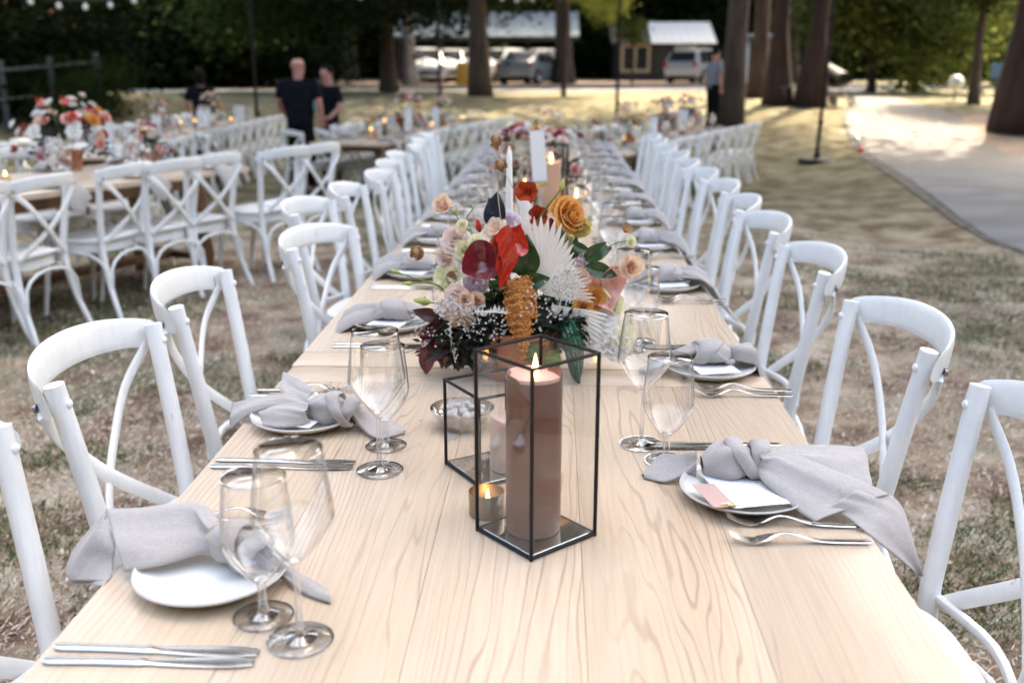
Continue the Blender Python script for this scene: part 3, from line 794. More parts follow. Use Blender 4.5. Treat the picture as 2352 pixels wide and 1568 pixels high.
# building glimpsed far right behind the redwoods
p = at_ground(1745, 196)
kb = thing('kiosk', 'small pale framed shed with a red panel glimpsed between the trunks', 'shed', (p.x, p.y, g(p.x, p.y)))
kb_w = MB().bbox((0, 1.0, 1.0), (1.8, 2.0, 2.0), .02); kb_w.build('wall', dark_board, kb)
MB().bbox((0, .9, 2.1), (2.3, 2.7, .12), .02).build('roof', roof_white, kb)
MB().bbox((-.62, -.03, 1.0), (.10, .05, 1.9), .005).bbox((.62, -.03, 1.0), (.10, .05, 1.9), .005).build('frame', off_white, kb)
MB().bbox((-.2, -.02, .5), (.7, .03, .8), .005).build('red_panel', principled('red_panel', (.45, .06, .03), .5), kb)
# ---- cars
rubber = principled('tyre_rubber', (.02, .02, .02), .8)
rim_m = principled('alloy_rim', (.5, .5, .52), .3, .9)
lamp_red = principled('tail_lamp', (.5, .01, .01), .2)
lamp_wh = principled('head_lamp', (.75, .76, .78), .08)
def car_paint(name, col): return principled(name, col, .28, .25, Coat_Weight=.8, Coat_Roughness=.04)
paints = {'white': car_paint('white_car_paint', (.78, .79, .80)), 'silver': car_paint('silver_car_paint', (.55, .57, .6)), 'grey': car_paint('grey_car_paint', (.22, .25, .27))}
def car_shell(L_=4.5, W=1.8, Hh=1.62, suv=True):
    """lofted body: sections across, stations along the length (front is -Y)"""
    st = [(-2.25, .34, .62, .78), (-2.15, .24, .78, .92), (-1.6, .22, .95, .97), (-1.15, .22, 1.03, 1.0), (-.55, .22, Hh - .12, 1.0), (0, .22, Hh, 1.0), (1.0, .22, Hh - .01, 1.0), (1.75, .24, Hh - .14, .99), (2.1, .3, 1.05, .96), (2.24, .36, .85, .9)]
    if not suv: st[6] = (1.0, .22, Hh - .06, 1.0); st[7] = (1.6, .24, 1.08, .99); st[8] = (2.1, .3, 1.0, .95)
    mb = MB(); vs = []
    m = 15
    for (y, zb, zt, wf) in st:
        belt = min(zt, .95)
        for j in range(m):
            t = j / (m - 1)
            if t < .25: q = t / .25; x = W / 2 * wf * (.93 + .07 * q); z = zb + (belt - zb) * q
            elif t < .42: q = (t - .25) / .17; x = W / 2 * wf * (1 - .2 * q * (1 if zt > 1.1 else .3)); z = belt + (zt - .05 - belt) * q
            elif t <= .5: q = (t - .42) / .08; x = W / 2 * wf * (.8 if zt > 1.1 else .94) * (1 - q * 1.0); z = zt - .05 * (1 - q)
            else:
                continue
            vs.append((x, y * L_ / 4.5, z))
    return mb, vs, st
def make_car(kind, paint, label, suv=True, group='cars parked before the carport'):
    H_ = 1.68 if suv else 1.45
    root = thing('parked_car', label, 'car', group=group)
    st = [(-2.25, .36, .60, .74), (-2.18, .26, .80, .90), (-1.7, .22, .96, .97), (-1.1, .22, 1.02, 1.0), (-.5, .22, H_ - .1, 1.0), (.05, .22, H_, 1.0), (1.0, .22, H_ - .02, 1.0), (1.8, .24, H_ - .2 if suv else 1.1, .98), (2.12, .3, 1.02, .95), (2.24, .38, .8, .9)]
    mb = MB(); ring = []
    for (y, zb, zt, wf) in st:
        hw = .9 * wf; cab = zt > 1.15; belt = min(.94, zt - .06); iw = hw * (.8 if cab else .93)
        ring.append([(-hw * .94, y, zb), (-hw, y, zb + .22), (-hw, y, belt), (-iw, y, zt - .06), (-iw * .8, y, zt), (0, y, zt + .015), (iw * .8, y, zt), (iw, y, zt - .06), (hw, y, belt), (hw, y, zb + .22), (hw * .94, y, zb)])
    k = 11; vs = [v for r_ in ring for v in r_]
    fs = [(i * k + j, i * k + j + 1, (i + 1) * k + j + 1, (i + 1) * k + j) for i in range(len(st) - 1) for j in range(k - 1)]
    fs += [tuple(range(k)), tuple((len(st) - 1) * k + j for j in range(k))] + [(i * k, (i + 1) * k, (i + 1) * k + k - 1, i * k + k - 1) for i in range(len(st) - 1)]
    mb.add(vs, fs); mb.build('body', paint, root, True, 28)
    gl = MB()
    def quad(a, b, c, d): gl.add([a, b, c, d], [(0, 1, 2, 3)])
    zt = H_ - .14; o = .012
    quad((-.76, -1.06, 1.05 + o), (.76, -1.06, 1.05 + o), (.66, -.54, zt + .03 + o), (-.66, -.54, zt + .03 + o))
    for s in (-1, 1):
        for (ya, yb, yc, yd) in ((-.85, .1, .1, -.42), (.16, 1.05, 1.0, .16), (1.1, 1.75 if suv else 1.4, 1.55 if suv else 1.15, 1.06)):
            e = .90 + .008
            gl.add([(s * e, ya, .97), (s * e, yb, .97), (s * .76, yc, zt), (s * .76, yd, zt)], [(0, 1, 2, 3)])
    if suv: quad((-.7, 2.13 + o, 1.04), (.7, 2.13 + o, 1.04), (.62, 1.83 + o, zt - .06), (-.62, 1.83 + o, zt - .06))
    else: quad((-.7, 1.75, 1.13 + .02), (.7, 1.75, 1.13 + .02), (.62, 1.1, zt + .05), (-.62, 1.1, zt + .05))
    gl.build('car_windows', win_dark, root, False, fix=False)
    for s in (-1, 1):
        for y in (-1.4, 1.35):
            w_ = MB().lathe([(.20, -.11), (.33, -.11), (.345, -.06), (.345, .06), (.33, .11), (.20, .11)], 22, closed=True).xf(Matrix.Translation((s * .84, y, .335)) @ Matrix.Rotation(R(90), 4, 'Y')).build('wheel', rubber, root)
            MB().lathe([(0, -.05), (.205, -.05), (.215, .09), (.19, .1), (.16, .06), (.05, .05), (0, .07)], 16).xf(Matrix.Translation((s * .84, y, .335)) @ Matrix.Rotation(R(90) * s, 4, 'Y')).build('rim', rim_m, w_)
        MB().bbox((s * .66, -2.19, .72), (.34, .1, .15), .03).build('headlight', lamp_wh, root)
        MB().bbox((s * .76, 2.17, .88), (.2, .1, .22), .03).build('tail_light', lamp_red, root)
        MB().bbox((s * 1.0, -.72, 1.02), (.18, .1, .13), .03).build('wing_mirror', paint, root)
    MB().bbox((0, -2.235, .50), (1.1, .06, .2), .03).build('grille', black_paint, root)
    MB().bbox((0, -2.255, .36), (.44, .02, .11), .004).build('number_plate', off_white, root)
    return root
def car_at(px, py, Y, rz, kind, paint, label, suv=True, group='cars parked before the carport'):
    d = at_y(px, py, Y); c = make_car(kind, paints[paint], label, suv, group)
    c.location = (d.x, Y, ZB); c.rotation_euler = (0, 0, rz); return c
car_at(975, 150, 51.0, R(14), 'suv', 'white', 'white four wheel drive parked leftmost by the pale tree trunk')
car_at(1030, 150, 54.0, R(5), 'suv', 'white', 'white car parked second from left before the carport')
car_at(1078, 150, 54.5, R(0), 'suv', 'silver', 'pale silver car half hidden by the straight dark trunk')
car_at(1152, 150, 53.0, R(-35), 'suv', 'white', 'white car parked just right of the straight dark trunk')
car_at(1245, 150, 55.0, R(2), 'suv', 'white', 'white van like car parked at the right end before the carport')
car_at(1222, 160, 48.5, R(158), 'sedan', 'grey', 'grey silver sedan parked in front of the white cars', False)
car_at(1602, 160, 52.0, R(150), 'suv', 'silver', 'silver car with red tail lights parked by the dark house', True, None)
# ---- yellow A-frame sign by the cars
p = at_ground(1062, 196)
t = thing('sandwich_board', 'small yellow orange sign board standing in front of the white cars', 'sign', (p.x, p.y, p.z))
for s in (-1, 1):
    MB().bbox((0, 0, 0), (.5, .03, 1.0), .01).xf(Matrix.Translation((0, s * .16, .5)) @ Matrix.Rotation(R(14) * s, 4, 'X')).build('panel', principled('yellow_board', (.55, .26, .03), .5), t)
# ---- fence at left
fence_grey = mottled('weathered_post', (.07, .075, .08), (.12, .125, .13), 8, .9, .3)
t = thing('post_fence', 'grey wooden posts with a rail before the dark bush on the left', 'fence', (0, 0, 0))
fp = []
for (px, py, Y) in ((-60, 300, 20.6), (20, 300, 21.2), (133, 300, 21.9), (237, 300, 22.6)):
    q = at_y(px, 300, Y); z = g(q.x, Y); fp.append(Vector((q.x, Y, z)))
    MB().bbox((q.x, Y, z + .72), (.1, .1, 1.55), .01).build('post', fence_grey, t)
for a, b in zip(fp[:-1], fp[1:]):
    MB().tube([a + Vector((0, -.07, 1.28)), b + Vector((0, -.07, 1.28))], .035, 6).build('rail', fence_grey, t)
    MB().tube([a + Vector((0, -.07, .7)), b + Vector((0, -.07, .7))], .012, 6).build('wire', bolt_mat, t)
# ---- far right: lantern ball, blue and white sign
p = at_ground(2191, 232)
t = thing('globe_lamp', 'round white globe on a short stake on the lawn beyond the path', 'garden lamp', tuple(p))
MB().tube([(0, 0, -.05), (0, 0, .30)], .02, 8).build('stake', black_paint, t)
MB().lathe([(0, .26), (.1, .28), (.17, .36), (.19, .45), (.17, .54), (.1, .62), (0, .64)], 20).build('globe', porcelain, t)
p = at_ground(2283, 262)
t = thing('notice_post', 'small blue topped notice post beside the massive trunk at the right', 'sign', tuple(p))
MB().bbox((0, 0, .5), (.09, .09, 1.1), .01).build('post', fence_grey, t)
MB().bbox((0, -.07, .95), (.42, .04, .32), .01).build('board', principled('blue_board', (.10, .22, .35), .5), t)
# red marker and small silver spot light on the path's edge
p = at_ground(1976, 352)
t = thing('marker_ball', 'small red ball marker lying at the left edge of the path', 'marker', tuple(p))
MB().lathe([(0, 0), (.04, .012), (.06, .05), (.05, .09), (.02, .11), (0, .115)], 14).build('ball', principled('red_plastic', (.7, .02, .015), .35), t)
MB().lathe([(0, .11), (.02, .112), (.016, .13), (0, .132)], 10).build('cap', black_paint, t)
p = at_ground(1966, 340)
t = thing('spot_light', 'small silver garden spotlight on a stake by the path edge', 'garden lamp', tuple(p))
MB().tube([(0, 0, -.05), (0, 0, .14)], .012, 8).build('stake', bolt_mat, t)
MB().lathe([(0, -.06), (.04, -.05), (.055, .06), (.05, .065), (0, .045)], 14).xf(Matrix.Translation((0, -.02, .2)) @ Matrix.Rotation(R(50), 4, 'X')).build('lamp_head', steel, t)
# ---- festoon poles and lights
def pole(px, py, Y, label, top=4.2, lean=(0, 0)):
    q = at_y(px, py, Y) if Y else at_ground(px, py); Y = q.y; z = g(q.x, Y)
    t = thing('light_pole', label, 'pole', (q.x, Y, z), 0, 'black poles carrying the festoon lights')
    MB().lathe([(0, .0), (.30, .0), (.31, .02), (.29, .045), (.06, .07), (.045, .16), (.0, .16)], 26).build('base', black_metal, t)
    MB().tube([(0, 0, .15), (lean[0] * .5, lean[1] * .5, top / 2), (lean[0], lean[1], top)], [.035, .03, .028], 10).build('shaft', black_metal, t)
    MB().tube([(0.02, 0, .62), (.02, 0, .70)], .045, 10).build('clamp', black_metal, t)
    return Vector((q.x + lean[0], Y + lean[1], z + top - .05))
tops = {}
tops['r'] = pole(1875, 372, None, 'black festoon pole with a round base on the grass beside the path', 4.2, (.12, 0))
tops['a'] = pole(590, 260, 19.5, 'black festoon pole behind the bald man', 4.0)
tops['b'] = pole(1010, 240, 23.0, 'black festoon pole in front of the parked cars', 3.6)
tops['c'] = pole(1417, 240, 21.0, 'black festoon pole in front of the dark house', 4.0)
tops['l'] = Vector((-9.5, 13.0, g(-9.5, 13) + 4.0))
q = tops['l']; t = thing('light_pole', 'black festoon pole outside the left edge of the tables', 'pole', (q.x, q.y, g(q.x, q.y)), 0, 'black poles carrying the festoon lights')
MB().lathe([(0, .0), (.30, .0), (.31, .02), (.29, .045), (.06, .07), (.045, .16), (.0, .16)], 26).build('base', black_metal, t)
MB().tube([(0, 0, .15), (0, 0, 4.0)], .03, 10).build('shaft', black_metal, t)
bulb_me = MB().lathe([(0, -.13), (.025, -.125), (.042, -.1), (.045, -.075), (.03, -.045), (.018, -.03), (0, -.03)], 12).mesh('bulb', principled('frosted_bulb', (.8, .8, .82), .12))
sock_me = MB().lathe([(0, -.035), (.018, -.03), (.018, .01), (0, .012)], 8).mesh('socket', black_paint)
def festoon(a, b, sag, n, label):
    t = thing('festoon_lights', label, 'string lights', tuple(a), 0, 'strings of festoon bulbs between the poles')
    P = [(b - a) * s + Vector((0, 0, -4 * sag * s * (1 - s))) for s in np.linspace(0, 1, 25)]
    MB().tube(P, .008, 5).build('cable', black_paint, t)
    for i in range(n):
        s = (i + .5) / n; q = (b - a) * s + Vector((0, 0, -4 * sag * s * (1 - s) - .012))
        o = obj('bulb', bulb_me, t, q); obj('socket', sock_me, o)
festoon(tops['l'], tops['a'], 1.35, 16, 'string of unlit white bulbs above the far left tables')
festoon(tops['a'], tops['b'], .95, 10, 'string of unlit white bulbs above the row with the bare table end')
festoon(tops['b'], tops['c'], 1.05, 12, 'string of unlit white bulbs above the trunk and the carport')
festoon(tops['c'], tops['r'], 1.1, 12, 'string of unlit white bulbs leading to the pole by the path')
# ---- pram and picnic table under the redwoods
p = at_ground(1914, 243)
t = thing('pram', 'black pram with a raised hood standing behind the festoon pole', 'pram', tuple(p), R(20))
MB().grid(lambda u, v: (.24 * math.cos(PI * v), -.35 + .62 * u, .62 + .36 * math.sin(PI * v) * (1 - .55 * (1 - u))), 6, 10).build('hood', black_paint, t)
MB().grid(lambda u, v: (.23 * math.cos(PI * v), -.4 + .8 * u, .62 - .22 * math.sin(PI * v) * math.sin(PI * (.15 + .7 * u))), 8, 10).build('basket', black_paint, t)
MB().tube([(.2, -.35, .1), (.2, .25, .6), (.2, .55, 1.0), (-.2, .55, 1.0), (-.2, .25, .6), (-.2, -.35, .1)], .014, 6).build('frame', bolt_mat, t)
MB().tube([(.2, .4, .1), (.2, -.2, .6)], .014, 6).tube([(-.2, .4, .1), (-.2, -.2, .6)], .014, 6).build('brace', bolt_mat, t)
for sx in (-1, 1):
    for y in (-.36, .42):
        MB().lathe([(.085, -.02), (.12, -.02), (.12, .02), (.085, .02)], 14, closed=True).xf(Matrix.Translation((sx * .24, y, .12)) @ Matrix.Rotation(R(90), 4, 'Y')).build('wheel', rubber, t)
p = at_ground(1828, 243)
t = thing('picnic_bench', 'low dark picnic bench between the two redwood trunks', 'bench', tuple(p), R(15))
MB().bbox((0, 0, .44), (1.0, .3, .05), .01).build('seat', fence_grey, t)
for sx in (-1, 1): MB().bbox((sx * .4, 0, .205), (.06, .26, .41), .01).build('leg', fence_grey, t)
# ================================================================ CHAIRS
def make_chair():
    t = thing('cross_back_chair', 'white wooden cross back chair', 'chair', (0, 0, 0))
    # seat: rounded trapezoid, softly dished
    def outline(k, s=1.0):
        a = 2 * PI * k; c, sn = math.cos(a), math.sin(a)
        e = 0.62
        x = .215 * math.copysign(abs(c) ** e, c); y = .205 * math.copysign(abs(sn) ** e, sn)
        x *= 1 + .12 * (y / .205) * .8
        return x * s, y * s
    mb = MB(); n = 36; rings = [(0.0, .452), (.5, .452), (.86, .456), (.97, .461), (1.0, .456), (1.0, .436), (.97, .430), (.0, .430)]
    vs = []
    for s, z in rings:
        for i in range(n): x, y = outline(i / n, max(s, .001)); vs.append((x, y, z))
    fs = [(r_ * n + i, r_ * n + (i + 1) % n, (r_ + 1) * n + (i + 1) % n, (r_ + 1) * n + i) for r_ in range(len(rings) - 1) for i in range(n)]
    mb.add(vs, fs).build('seat', seat_mat, t, sharp=50)
    mb = MB(); pts = [(*outline(i / n, .985), .413) for i in range(n)]
    vs = []
    for s, z in ((.985, .431), (.985, .388), (.90, .388), (.90, .431)):
        for i in range(n): vs.append((*outline(i / n, s), z))
    mb.add(vs, [(r_ * n + i, r_ * n + (i + 1) % n, ((r_ + 1) % 4) * n + (i + 1) % n, ((r_ + 1) % 4) * n + i) for r_ in range(4) for i in range(n)])
    mb.build('seat_rim', white_paint, t, sharp=50)
    for s in (-1, 1):
        P = ease([(s * .222, -.315, 0), (s * .200, -.245, .2), (s * .186, -.205, .42), (s * .196, -.222, .6), (s * .218, -.262, .862)], 5)
        k = len(P); rr_ = np.interp(np.linspace(0, 1, k), [0, .4, .5, 1], [.0145, .0195, .0205, .0195])
        MB().tube(P, list(rr_), 12, flat=(1.0, .92)).build('leg', white_paint, t, sharp=60)
        P = ease([(s * .212, .222, 0), (s * .200, .195, .2), (s * .188, .165, .425)], 4)
        MB().tube(P, list(np.interp(np.linspace(0, 1, len(P)), [0, 1], [.0125, .019])), 12).build('leg', white_paint, t, sharp=60)
    # bent crest rail: flat band bowed backwards, ends behind the posts
    def rail(u, v):
        a = (u * 2 - 1); x = .252 * math.sin(a * 1.30) / math.sin(1.30)
        y = -.240 - .10 * (math.cos(a * 1.30) - math.cos(1.30)) / (1 - math.cos(1.3))
        endt = min(1, (1 - abs(a)) * 9); hh = .031 * (.45 + .55 * math.sqrt(max(0, min(1, endt)))) + .005 * (1 - a * a)
        zc = .838 + .022 * (1 - a * a) - .012 * a * a
        th = .0105 * (.5 + .5 * min(1, endt))
        q = 2 * PI * v; c, sn = math.cos(q), math.sin(q)
        oy = th * math.copysign(abs(c) ** .6, c); oz = hh * math.copysign(abs(sn) ** .75, sn)
        nx, ny = -a * .75, -1.0; l = math.hypot(nx, ny)
        return (x + nx / l * oy + (0), y - .018 + ny / l * oy - oz * .12, zc + oz)
    mb = MB(); mb.grid(rail, 34, 14)
    w = 15; mb.f.append(tuple(range(14))); mb.m.append(0); mb.f.append(tuple(34 * w + j for j in range(14))); mb.m.append(0)
    me = mb.mesh('crest_rail', white_paint, True, None); bm = bmesh.new(); bm.from_mesh(me); bmesh.ops.remove_doubles(bm, verts=bm.verts, dist=1e-5); bmesh.ops.recalc_face_normals(bm, faces=bm.faces); bm.to_mesh(me); bm.free(); me.set_sharp_from_angle(angle=R(50))
    obj('crest_rail', me, t)
    # crossing back slats: bent flat strips
    for s in (-1, 1):
        P = ease([(s * .226, -.286, .812), (s * .150, -.305 + .004 * s, .735), (s * .060, -.298 + .004 * s, .645), (-s * .018, -.280 + .004 * s, .575), (-s * .105, -.248, .505), (-s * .172, -.226, .452)], 4)
        MB().tube(P, .0150, 8, flat=(.42, 1.1), up=(0, 1, 0)).build('cross_slat', white_paint, t, sharp=35)
        MB().tube([(s * .230, -.20, .835), (s * .230, -.325, .822)], .004, 6).lathe([(0, 0), (.0085, 0), (.0085, .004), (0, .006)], 8, c=(0, 0, 0)).xf(Matrix.Identity(4)).build('bolt', bolt_mat, t) if False else None
        MB().lathe([(0, -.002), (.0085, -.002), (.0085, .003), (.004, .0055), (0, .0055)], 10).xf(Matrix.Translation((s * .228, -.294, .820)) @ Matrix.Rotation(R(90), 4, 'X')).build('bolt', bolt_mat, t)
        MB().lathe([(0, -.002), (.0085, -.002), (.0085, .002), (.004, .005), (0, .0055)], 10).xf(Matrix.Translation((s * .2155, -.2385, .826)) @ Matrix.Rotation(R(-90), 4, 'X')).build('bolt', white_paint, t)
    MB().tube(ease([(-.19, -.212, .462), (0, -.245, .470), (.19, -.212, .462)], 4), .011, 8, flat=(1, .8)).build('back_rung', white_paint, t)
    # bent arches between the legs
    def arch(a, b, top, n_=9):
        a, b = Vector(a), Vector(b); P = []
        for i in range(n_ + 1):
            q = i / n_; e = math.sin(PI * q) ** .55
            s_ = .5 - .5 * math.cos(PI * q) ; P.append(a.lerp(b, s_) + Vector((0, 0, (top - a.z) * e)))
        return P
    for a, b in (((-.202, .185, .19), (.202, .185, .19)), ((-.205, -.262, .19), (.205, -.262, .19)), ((-.207, -.25, .19), (-.203, .19, .19)), ((.207, -.25, .19), (.203, .19, .19))):
        MB().tube(arch(a, b, .385), .0085, 8).build('arch_brace', white_paint, t)
    return t
chair = Proto(make_chair())
ORD = orders
LT = 'long table'
SP = Vector((-.06, 0, 0))
rj = random.Random(11)
def seat_at(x, y, facing, label, group, jit=1.0):
    """facing: +1 sitter looks towards +X, -1 towards -X"""
    rz = -R(90) * facing + R(rj.uniform(-3.5, 3.5)) * jit
    return chair.put((x, y, g(x, y)), rz, label, group, tilt=(0, 0))
near_L = [(-.615, 1.215, 2, 'white cross back chair cut off at the left, nearest the camera'),
          (-.62, 1.865, 1, 'white cross back chair in the left foreground with its whole curved back in view'),
          (-.635, 2.475, -3, 'second whole white cross back chair on the left, behind the foreground one'),
          (-.50, 3.16, 14, 'third white cross back chair on the left, turned slightly toward the flowers'),
          (-.70, 3.93, 6, 'fourth white cross back chair on the left, pulled back from the table')]
for x, y, a, lab in near_L:
    chair.put((x, y, 0), -R(90) + R(-a), lab, 'cross back chairs along the long central table')
yy = 4.5
for i in range(7):
    x = -.63 + rj.uniform(-.06, .05)
    seat_at(x, yy, 1, f'white cross back chair, {ORD[i + 4]} from camera, left side of {LT}', 'cross back chairs along the long central table'); yy += .58
near_R = [(.50, 1.50, 0, 'white cross back chair cut off at the lower right corner with its seat showing'),
          (.475, 2.14, -4, 'white cross back chair in the right foreground with its curved back and bolt in view'),
          (.475, 2.92, -2, 'second whole white cross back chair on the right, behind the foreground one'),
          (.47, 3.58, -5, 'third whole white cross back chair on the right, lower than the nearer ones')]
for x, y, a, lab in near_R:
    chair.put((x, y, 0), R(90) + R(-a), lab, 'cross back chairs along the long central table')
yy = 4.15
for i in range(8):
    seat_at(.47 + rj.uniform(-.015, .02), yy, -1, f'white cross back chair, {ORD[i + 4]} from camera, right side of {LT}', 'cross back chairs along the long central table'); yy += .55

# ================================================================ TABLES
TH = 0.76
def turned_leg():
    return MB().lathe([(.0, 0), (.045, 0), (.05, .02), (.042, .05), (.05, .10), (.062, .16), (.058, .22), (.040, .30), (.036, .34), (.048, .36), (.036, .38), (.045, .45), (.050, .52), (.040, .58), (.052, .60), (.052, .60), (.0, .60)], 20).box((0, 0, .652), (.105, .105, .105))
PLK = {}
def make_table(length, ends=(True, True), w=1.04, label='', group=None, name='dining_table', planks=5):
    """planks run along Y; origin at the middle of the top's footprint on the ground"""
    t = thing(name, label, 'table', (0, 0, 0), 0, group)
    y0, y1 = -length / 2, length / 2
    if ends[0]: y0 += .112
    if ends[1]: y1 -= .112
    pw = w / planks
    for i in range(planks):
        x = -w / 2 + pw * (i + .5)
        key = (round(y1 - y0, 3), 'p')
        if key not in PLK: PLK[key] = MB().bbox((0, 0, 0), (pw - .0012, y1 - y0, .034), .0016, 2).mesh('plank', wood, True, None, sharp=50) if False else MB().bbox((0, 0, 0), (pw - .0005, y1 - y0, .034), .0008, 2).mesh('plank', wood, True, 50)
        obj('plank', PLK[key], t, (x, (y0 + y1) / 2, TH - .017 - (0.0002 if i % 2 else 0)))
    for s, e in zip((-1, 1), ends):
        if e:
            if 'end' not in PLK:
                PLK['end'] = MB().bbox((0, 0, 0), (.110, w, .034), .002, 2).mesh('end_board', wood, True, 50)
            obj('end_board', PLK['end'], t, (0, s * (length / 2 - .0555), TH - .017), (0, 0, R(90)))
    if 'leg' not in PLK: PLK['leg'] = turned_leg().mesh('leg', wood_dark, True, 40)
    for sx in (-1, 1):
        for sy in (-1, 1): obj('leg', PLK['leg'], t, (sx * (w / 2 - .20), sy * (length / 2 - .28), 0))
    key = ('apron', length)
    if key not in PLK:
        PLK[key] = (MB().bbox((0, 0, 0), (.03, length - .7, .09), .003).mesh('apron', wood_dark), MB().bbox((0, 0, 0), (w - .52, .03, .09), .003).mesh('apron', wood_dark))
    for s in (-1, 1):
        obj('apron', PLK[key][0], t, (s * (w / 2 - .20), 0, TH - .081)); obj('apron', PLK[key][1], t, (0, s * (length / 2 - .28), TH - .081))
    MB().bbox((0, 0, .16), (.09, length - .56, .05), .004).build('stretcher', wood_dark, t)
    for s in (-1, 1): MB().bbox((0, s * (length / 2 - .28), .16), (w - .48, .09, .05), .004).build('crosspiece', wood_dark, t)
    return t
TX = -.06
GT = 'timber tables set end to end in the long central row'
T = make_table(2.42, (False, True), label='pale timber table in the foreground carrying the glass lanterns', group=GT); T.location = (TX, .905, 0)
T = make_table(2.08, (True, True), label='second timber table of the central row, under the large flower arrangement', group=GT); T.location = (TX - .004, 3.16, 0)
T = make_table(2.08, label='third timber table of the central row, under the second candle lantern', group=GT); T.location = (TX, 5.245, 0)
T = make_table(2.08, label='farthest timber table of the central row', group=GT); T.location = (TX, 7.33, 0)

def row_frame(origin, deg):
    """local frame of a table row: +y along the row, +x to its right"""
    return Matrix.Translation((origin[0], origin[1], 0)) @ Matrix.Rotation(-R(deg), 4, 'Z')
ROWS = {}
def table_row(key, origin, deg, lengths, label, group):
    M = row_frame(origin, deg); y = 0; ROWS[key] = (M, deg)
    for i, ln in enumerate(lengths):
        c = M @ Vector((0, y + ln / 2, 0)); z = g(c.x, c.y)
        T = make_table(ln, label=label[i], group=group)
        T.location = (c.x, c.y, z); T.rotation_euler = (0, 0, -R(deg)); y += ln + .006
# row origin is the near end's middle
def edge_mid(pl_, pr_, z, deg):
    a = at_z(*pl_, z); b = at_z(*pr_, z); return (a + b) / 2
e2 = at_z(36, 450, .73)
d2 = Vector((math.sin(R(26)), math.cos(R(26)), 0)); n2 = Vector((-math.cos(R(26)), math.sin(R(26)), 0))
o2 = e2 + n2 * .52 - d2 * 3.0
table_row('left', (o2.x, o2.y), 26, [2.4, 2.4], ['timber table of the left foreground row, cut off by the left edge', 'timber table of the left foreground row, its turned legs in view behind the chairs'], 'timber tables of the slanting left row')
a3, b3 = at_z(690, 325, .46), at_z(905, 334, .46); o3 = (a3 + b3) / 2
table_row('mid', (o3.x, o3.y), 14, [2.4, 2.4], ['timber table showing its bare end and turned legs, left of the centre', 'farther timber table of the row behind the bare table end'], 'timber tables of the middle left row')
table_row('far', (-5.3, 10.6), -2, [2.4, 2.4, 2.4], ['near timber table of the far left row', 'middle timber table of the far left row', 'farthest timber table of the far left row, beside the standing staff'], 'timber tables of the far left row')
c5 = at_z(1437, 354, .46); d5 = Vector((math.sin(R(24)), math.cos(R(24)), 0)); n5 = Vector((-math.cos(R(24)), math.sin(R(24)), 0)); o5 = c5 + n5 * .52
table_row('right', (o5.x, o5.y), 24, [2.4, 2.4], ['near timber table of the right hand row, its corner showing behind the chairs', 'farther timber table of the right hand row, toward the forked tree'], 'timber tables of the slanting right row')

def row_chair(key, x, y, side, label, group, jit=3):
    M, deg = ROWS[key]
    p = M @ Vector((x, y, 0))
    rz = (R(90) if side > 0 else -R(90)) - R(deg) + R(rj.uniform(-jit, jit))
    return chair.put((p.x, p.y, g(p.x, p.y)), rz, label, group)
M2i = ROWS['left'][0].inverted()
# near side of the left row: places read from the photograph
for i, (px, py, ang) in enumerate([(-60, 425, 20), (103, 405, 13), (296, 381, 14), (406, 372, 24), (497, 362, 27), (662, 349, 30), (738, 341, 24)]):
    tp = at_z(px, py, .85); a_ = R(ang); fwd = Vector((-math.cos(a_), math.sin(a_), 0)); p_ = tp + fwd * .30
    chair.put((p_.x, p_.y, g(p_.x, p_.y)), R(90) - a_, f'white cross back chair, {ORD[i]} from left, near side of left foreground row', 'chairs along the left foreground row')
for i in range(8):
    row_chair('left', -.50 + rj.uniform(-.04, .04), .35 + i * .60, -1, f'white cross back chair facing the camera, {ORD[i]} from left across left foreground row', 'chairs along the left foreground row')
for i in range(9):
    row_chair('mid', .50 + rj.uniform(-.03, .04), .34 + i * .545, 1, f'white cross back chair, {ORD[i]} from the bare table end, right side', 'chairs along the middle left row')
    if i < 2: continue
    row_chair('mid', -.52 + rj.uniform(-.03, .03), .30 + i * .545, -1, f'white cross back chair, {ORD[i]} from the bare table end, left side', 'chairs along the middle left row')
for i, (px, py, a_) in enumerate([(664, 300, -38), (728, 297, -46), (792, 297, -50)]):
    tp = at_z(px, py, .58); f_ = Vector((-math.sin(R(a_)), math.cos(R(a_)), 0)); p_ = tp + f_ * .30
    chair.put((p_.x, p_.y, g(p_.x, p_.y)), R(a_), f'white cross back chair, {ORD[i]} from left of three loose ones before the bald man', 'loose chairs left of the bare table end')
for i in range(13):
    row_chair('far', .52 + rj.uniform(-.03, .03), .35 + i * .545, 1, f'white cross back chair, {ORD[i]} from front, right side of far left row', 'chairs along the far left row')
    row_chair('far', -.52 + rj.uniform(-.03, .03), .35 + i * .545, -1, f'white cross back chair, {ORD[i]} from front, left side of far left row', 'chairs along the far left row')
for i in range(10):
    row_chair('right', .53 + rj.uniform(-.02, .03), .25 + i * .50, 1, f'white cross back chair, {ORD[i]} from front, outer side of right hand row', 'chairs along the slanting right row', 2)
for i in range(8):
    row_chair('right', -.52 + rj.uniform(-.02, .03), .45 + i * .56, -1, f'white cross back chair, {ORD[i]} from front, inner side of right hand row', 'chairs along the slanting right row', 2)

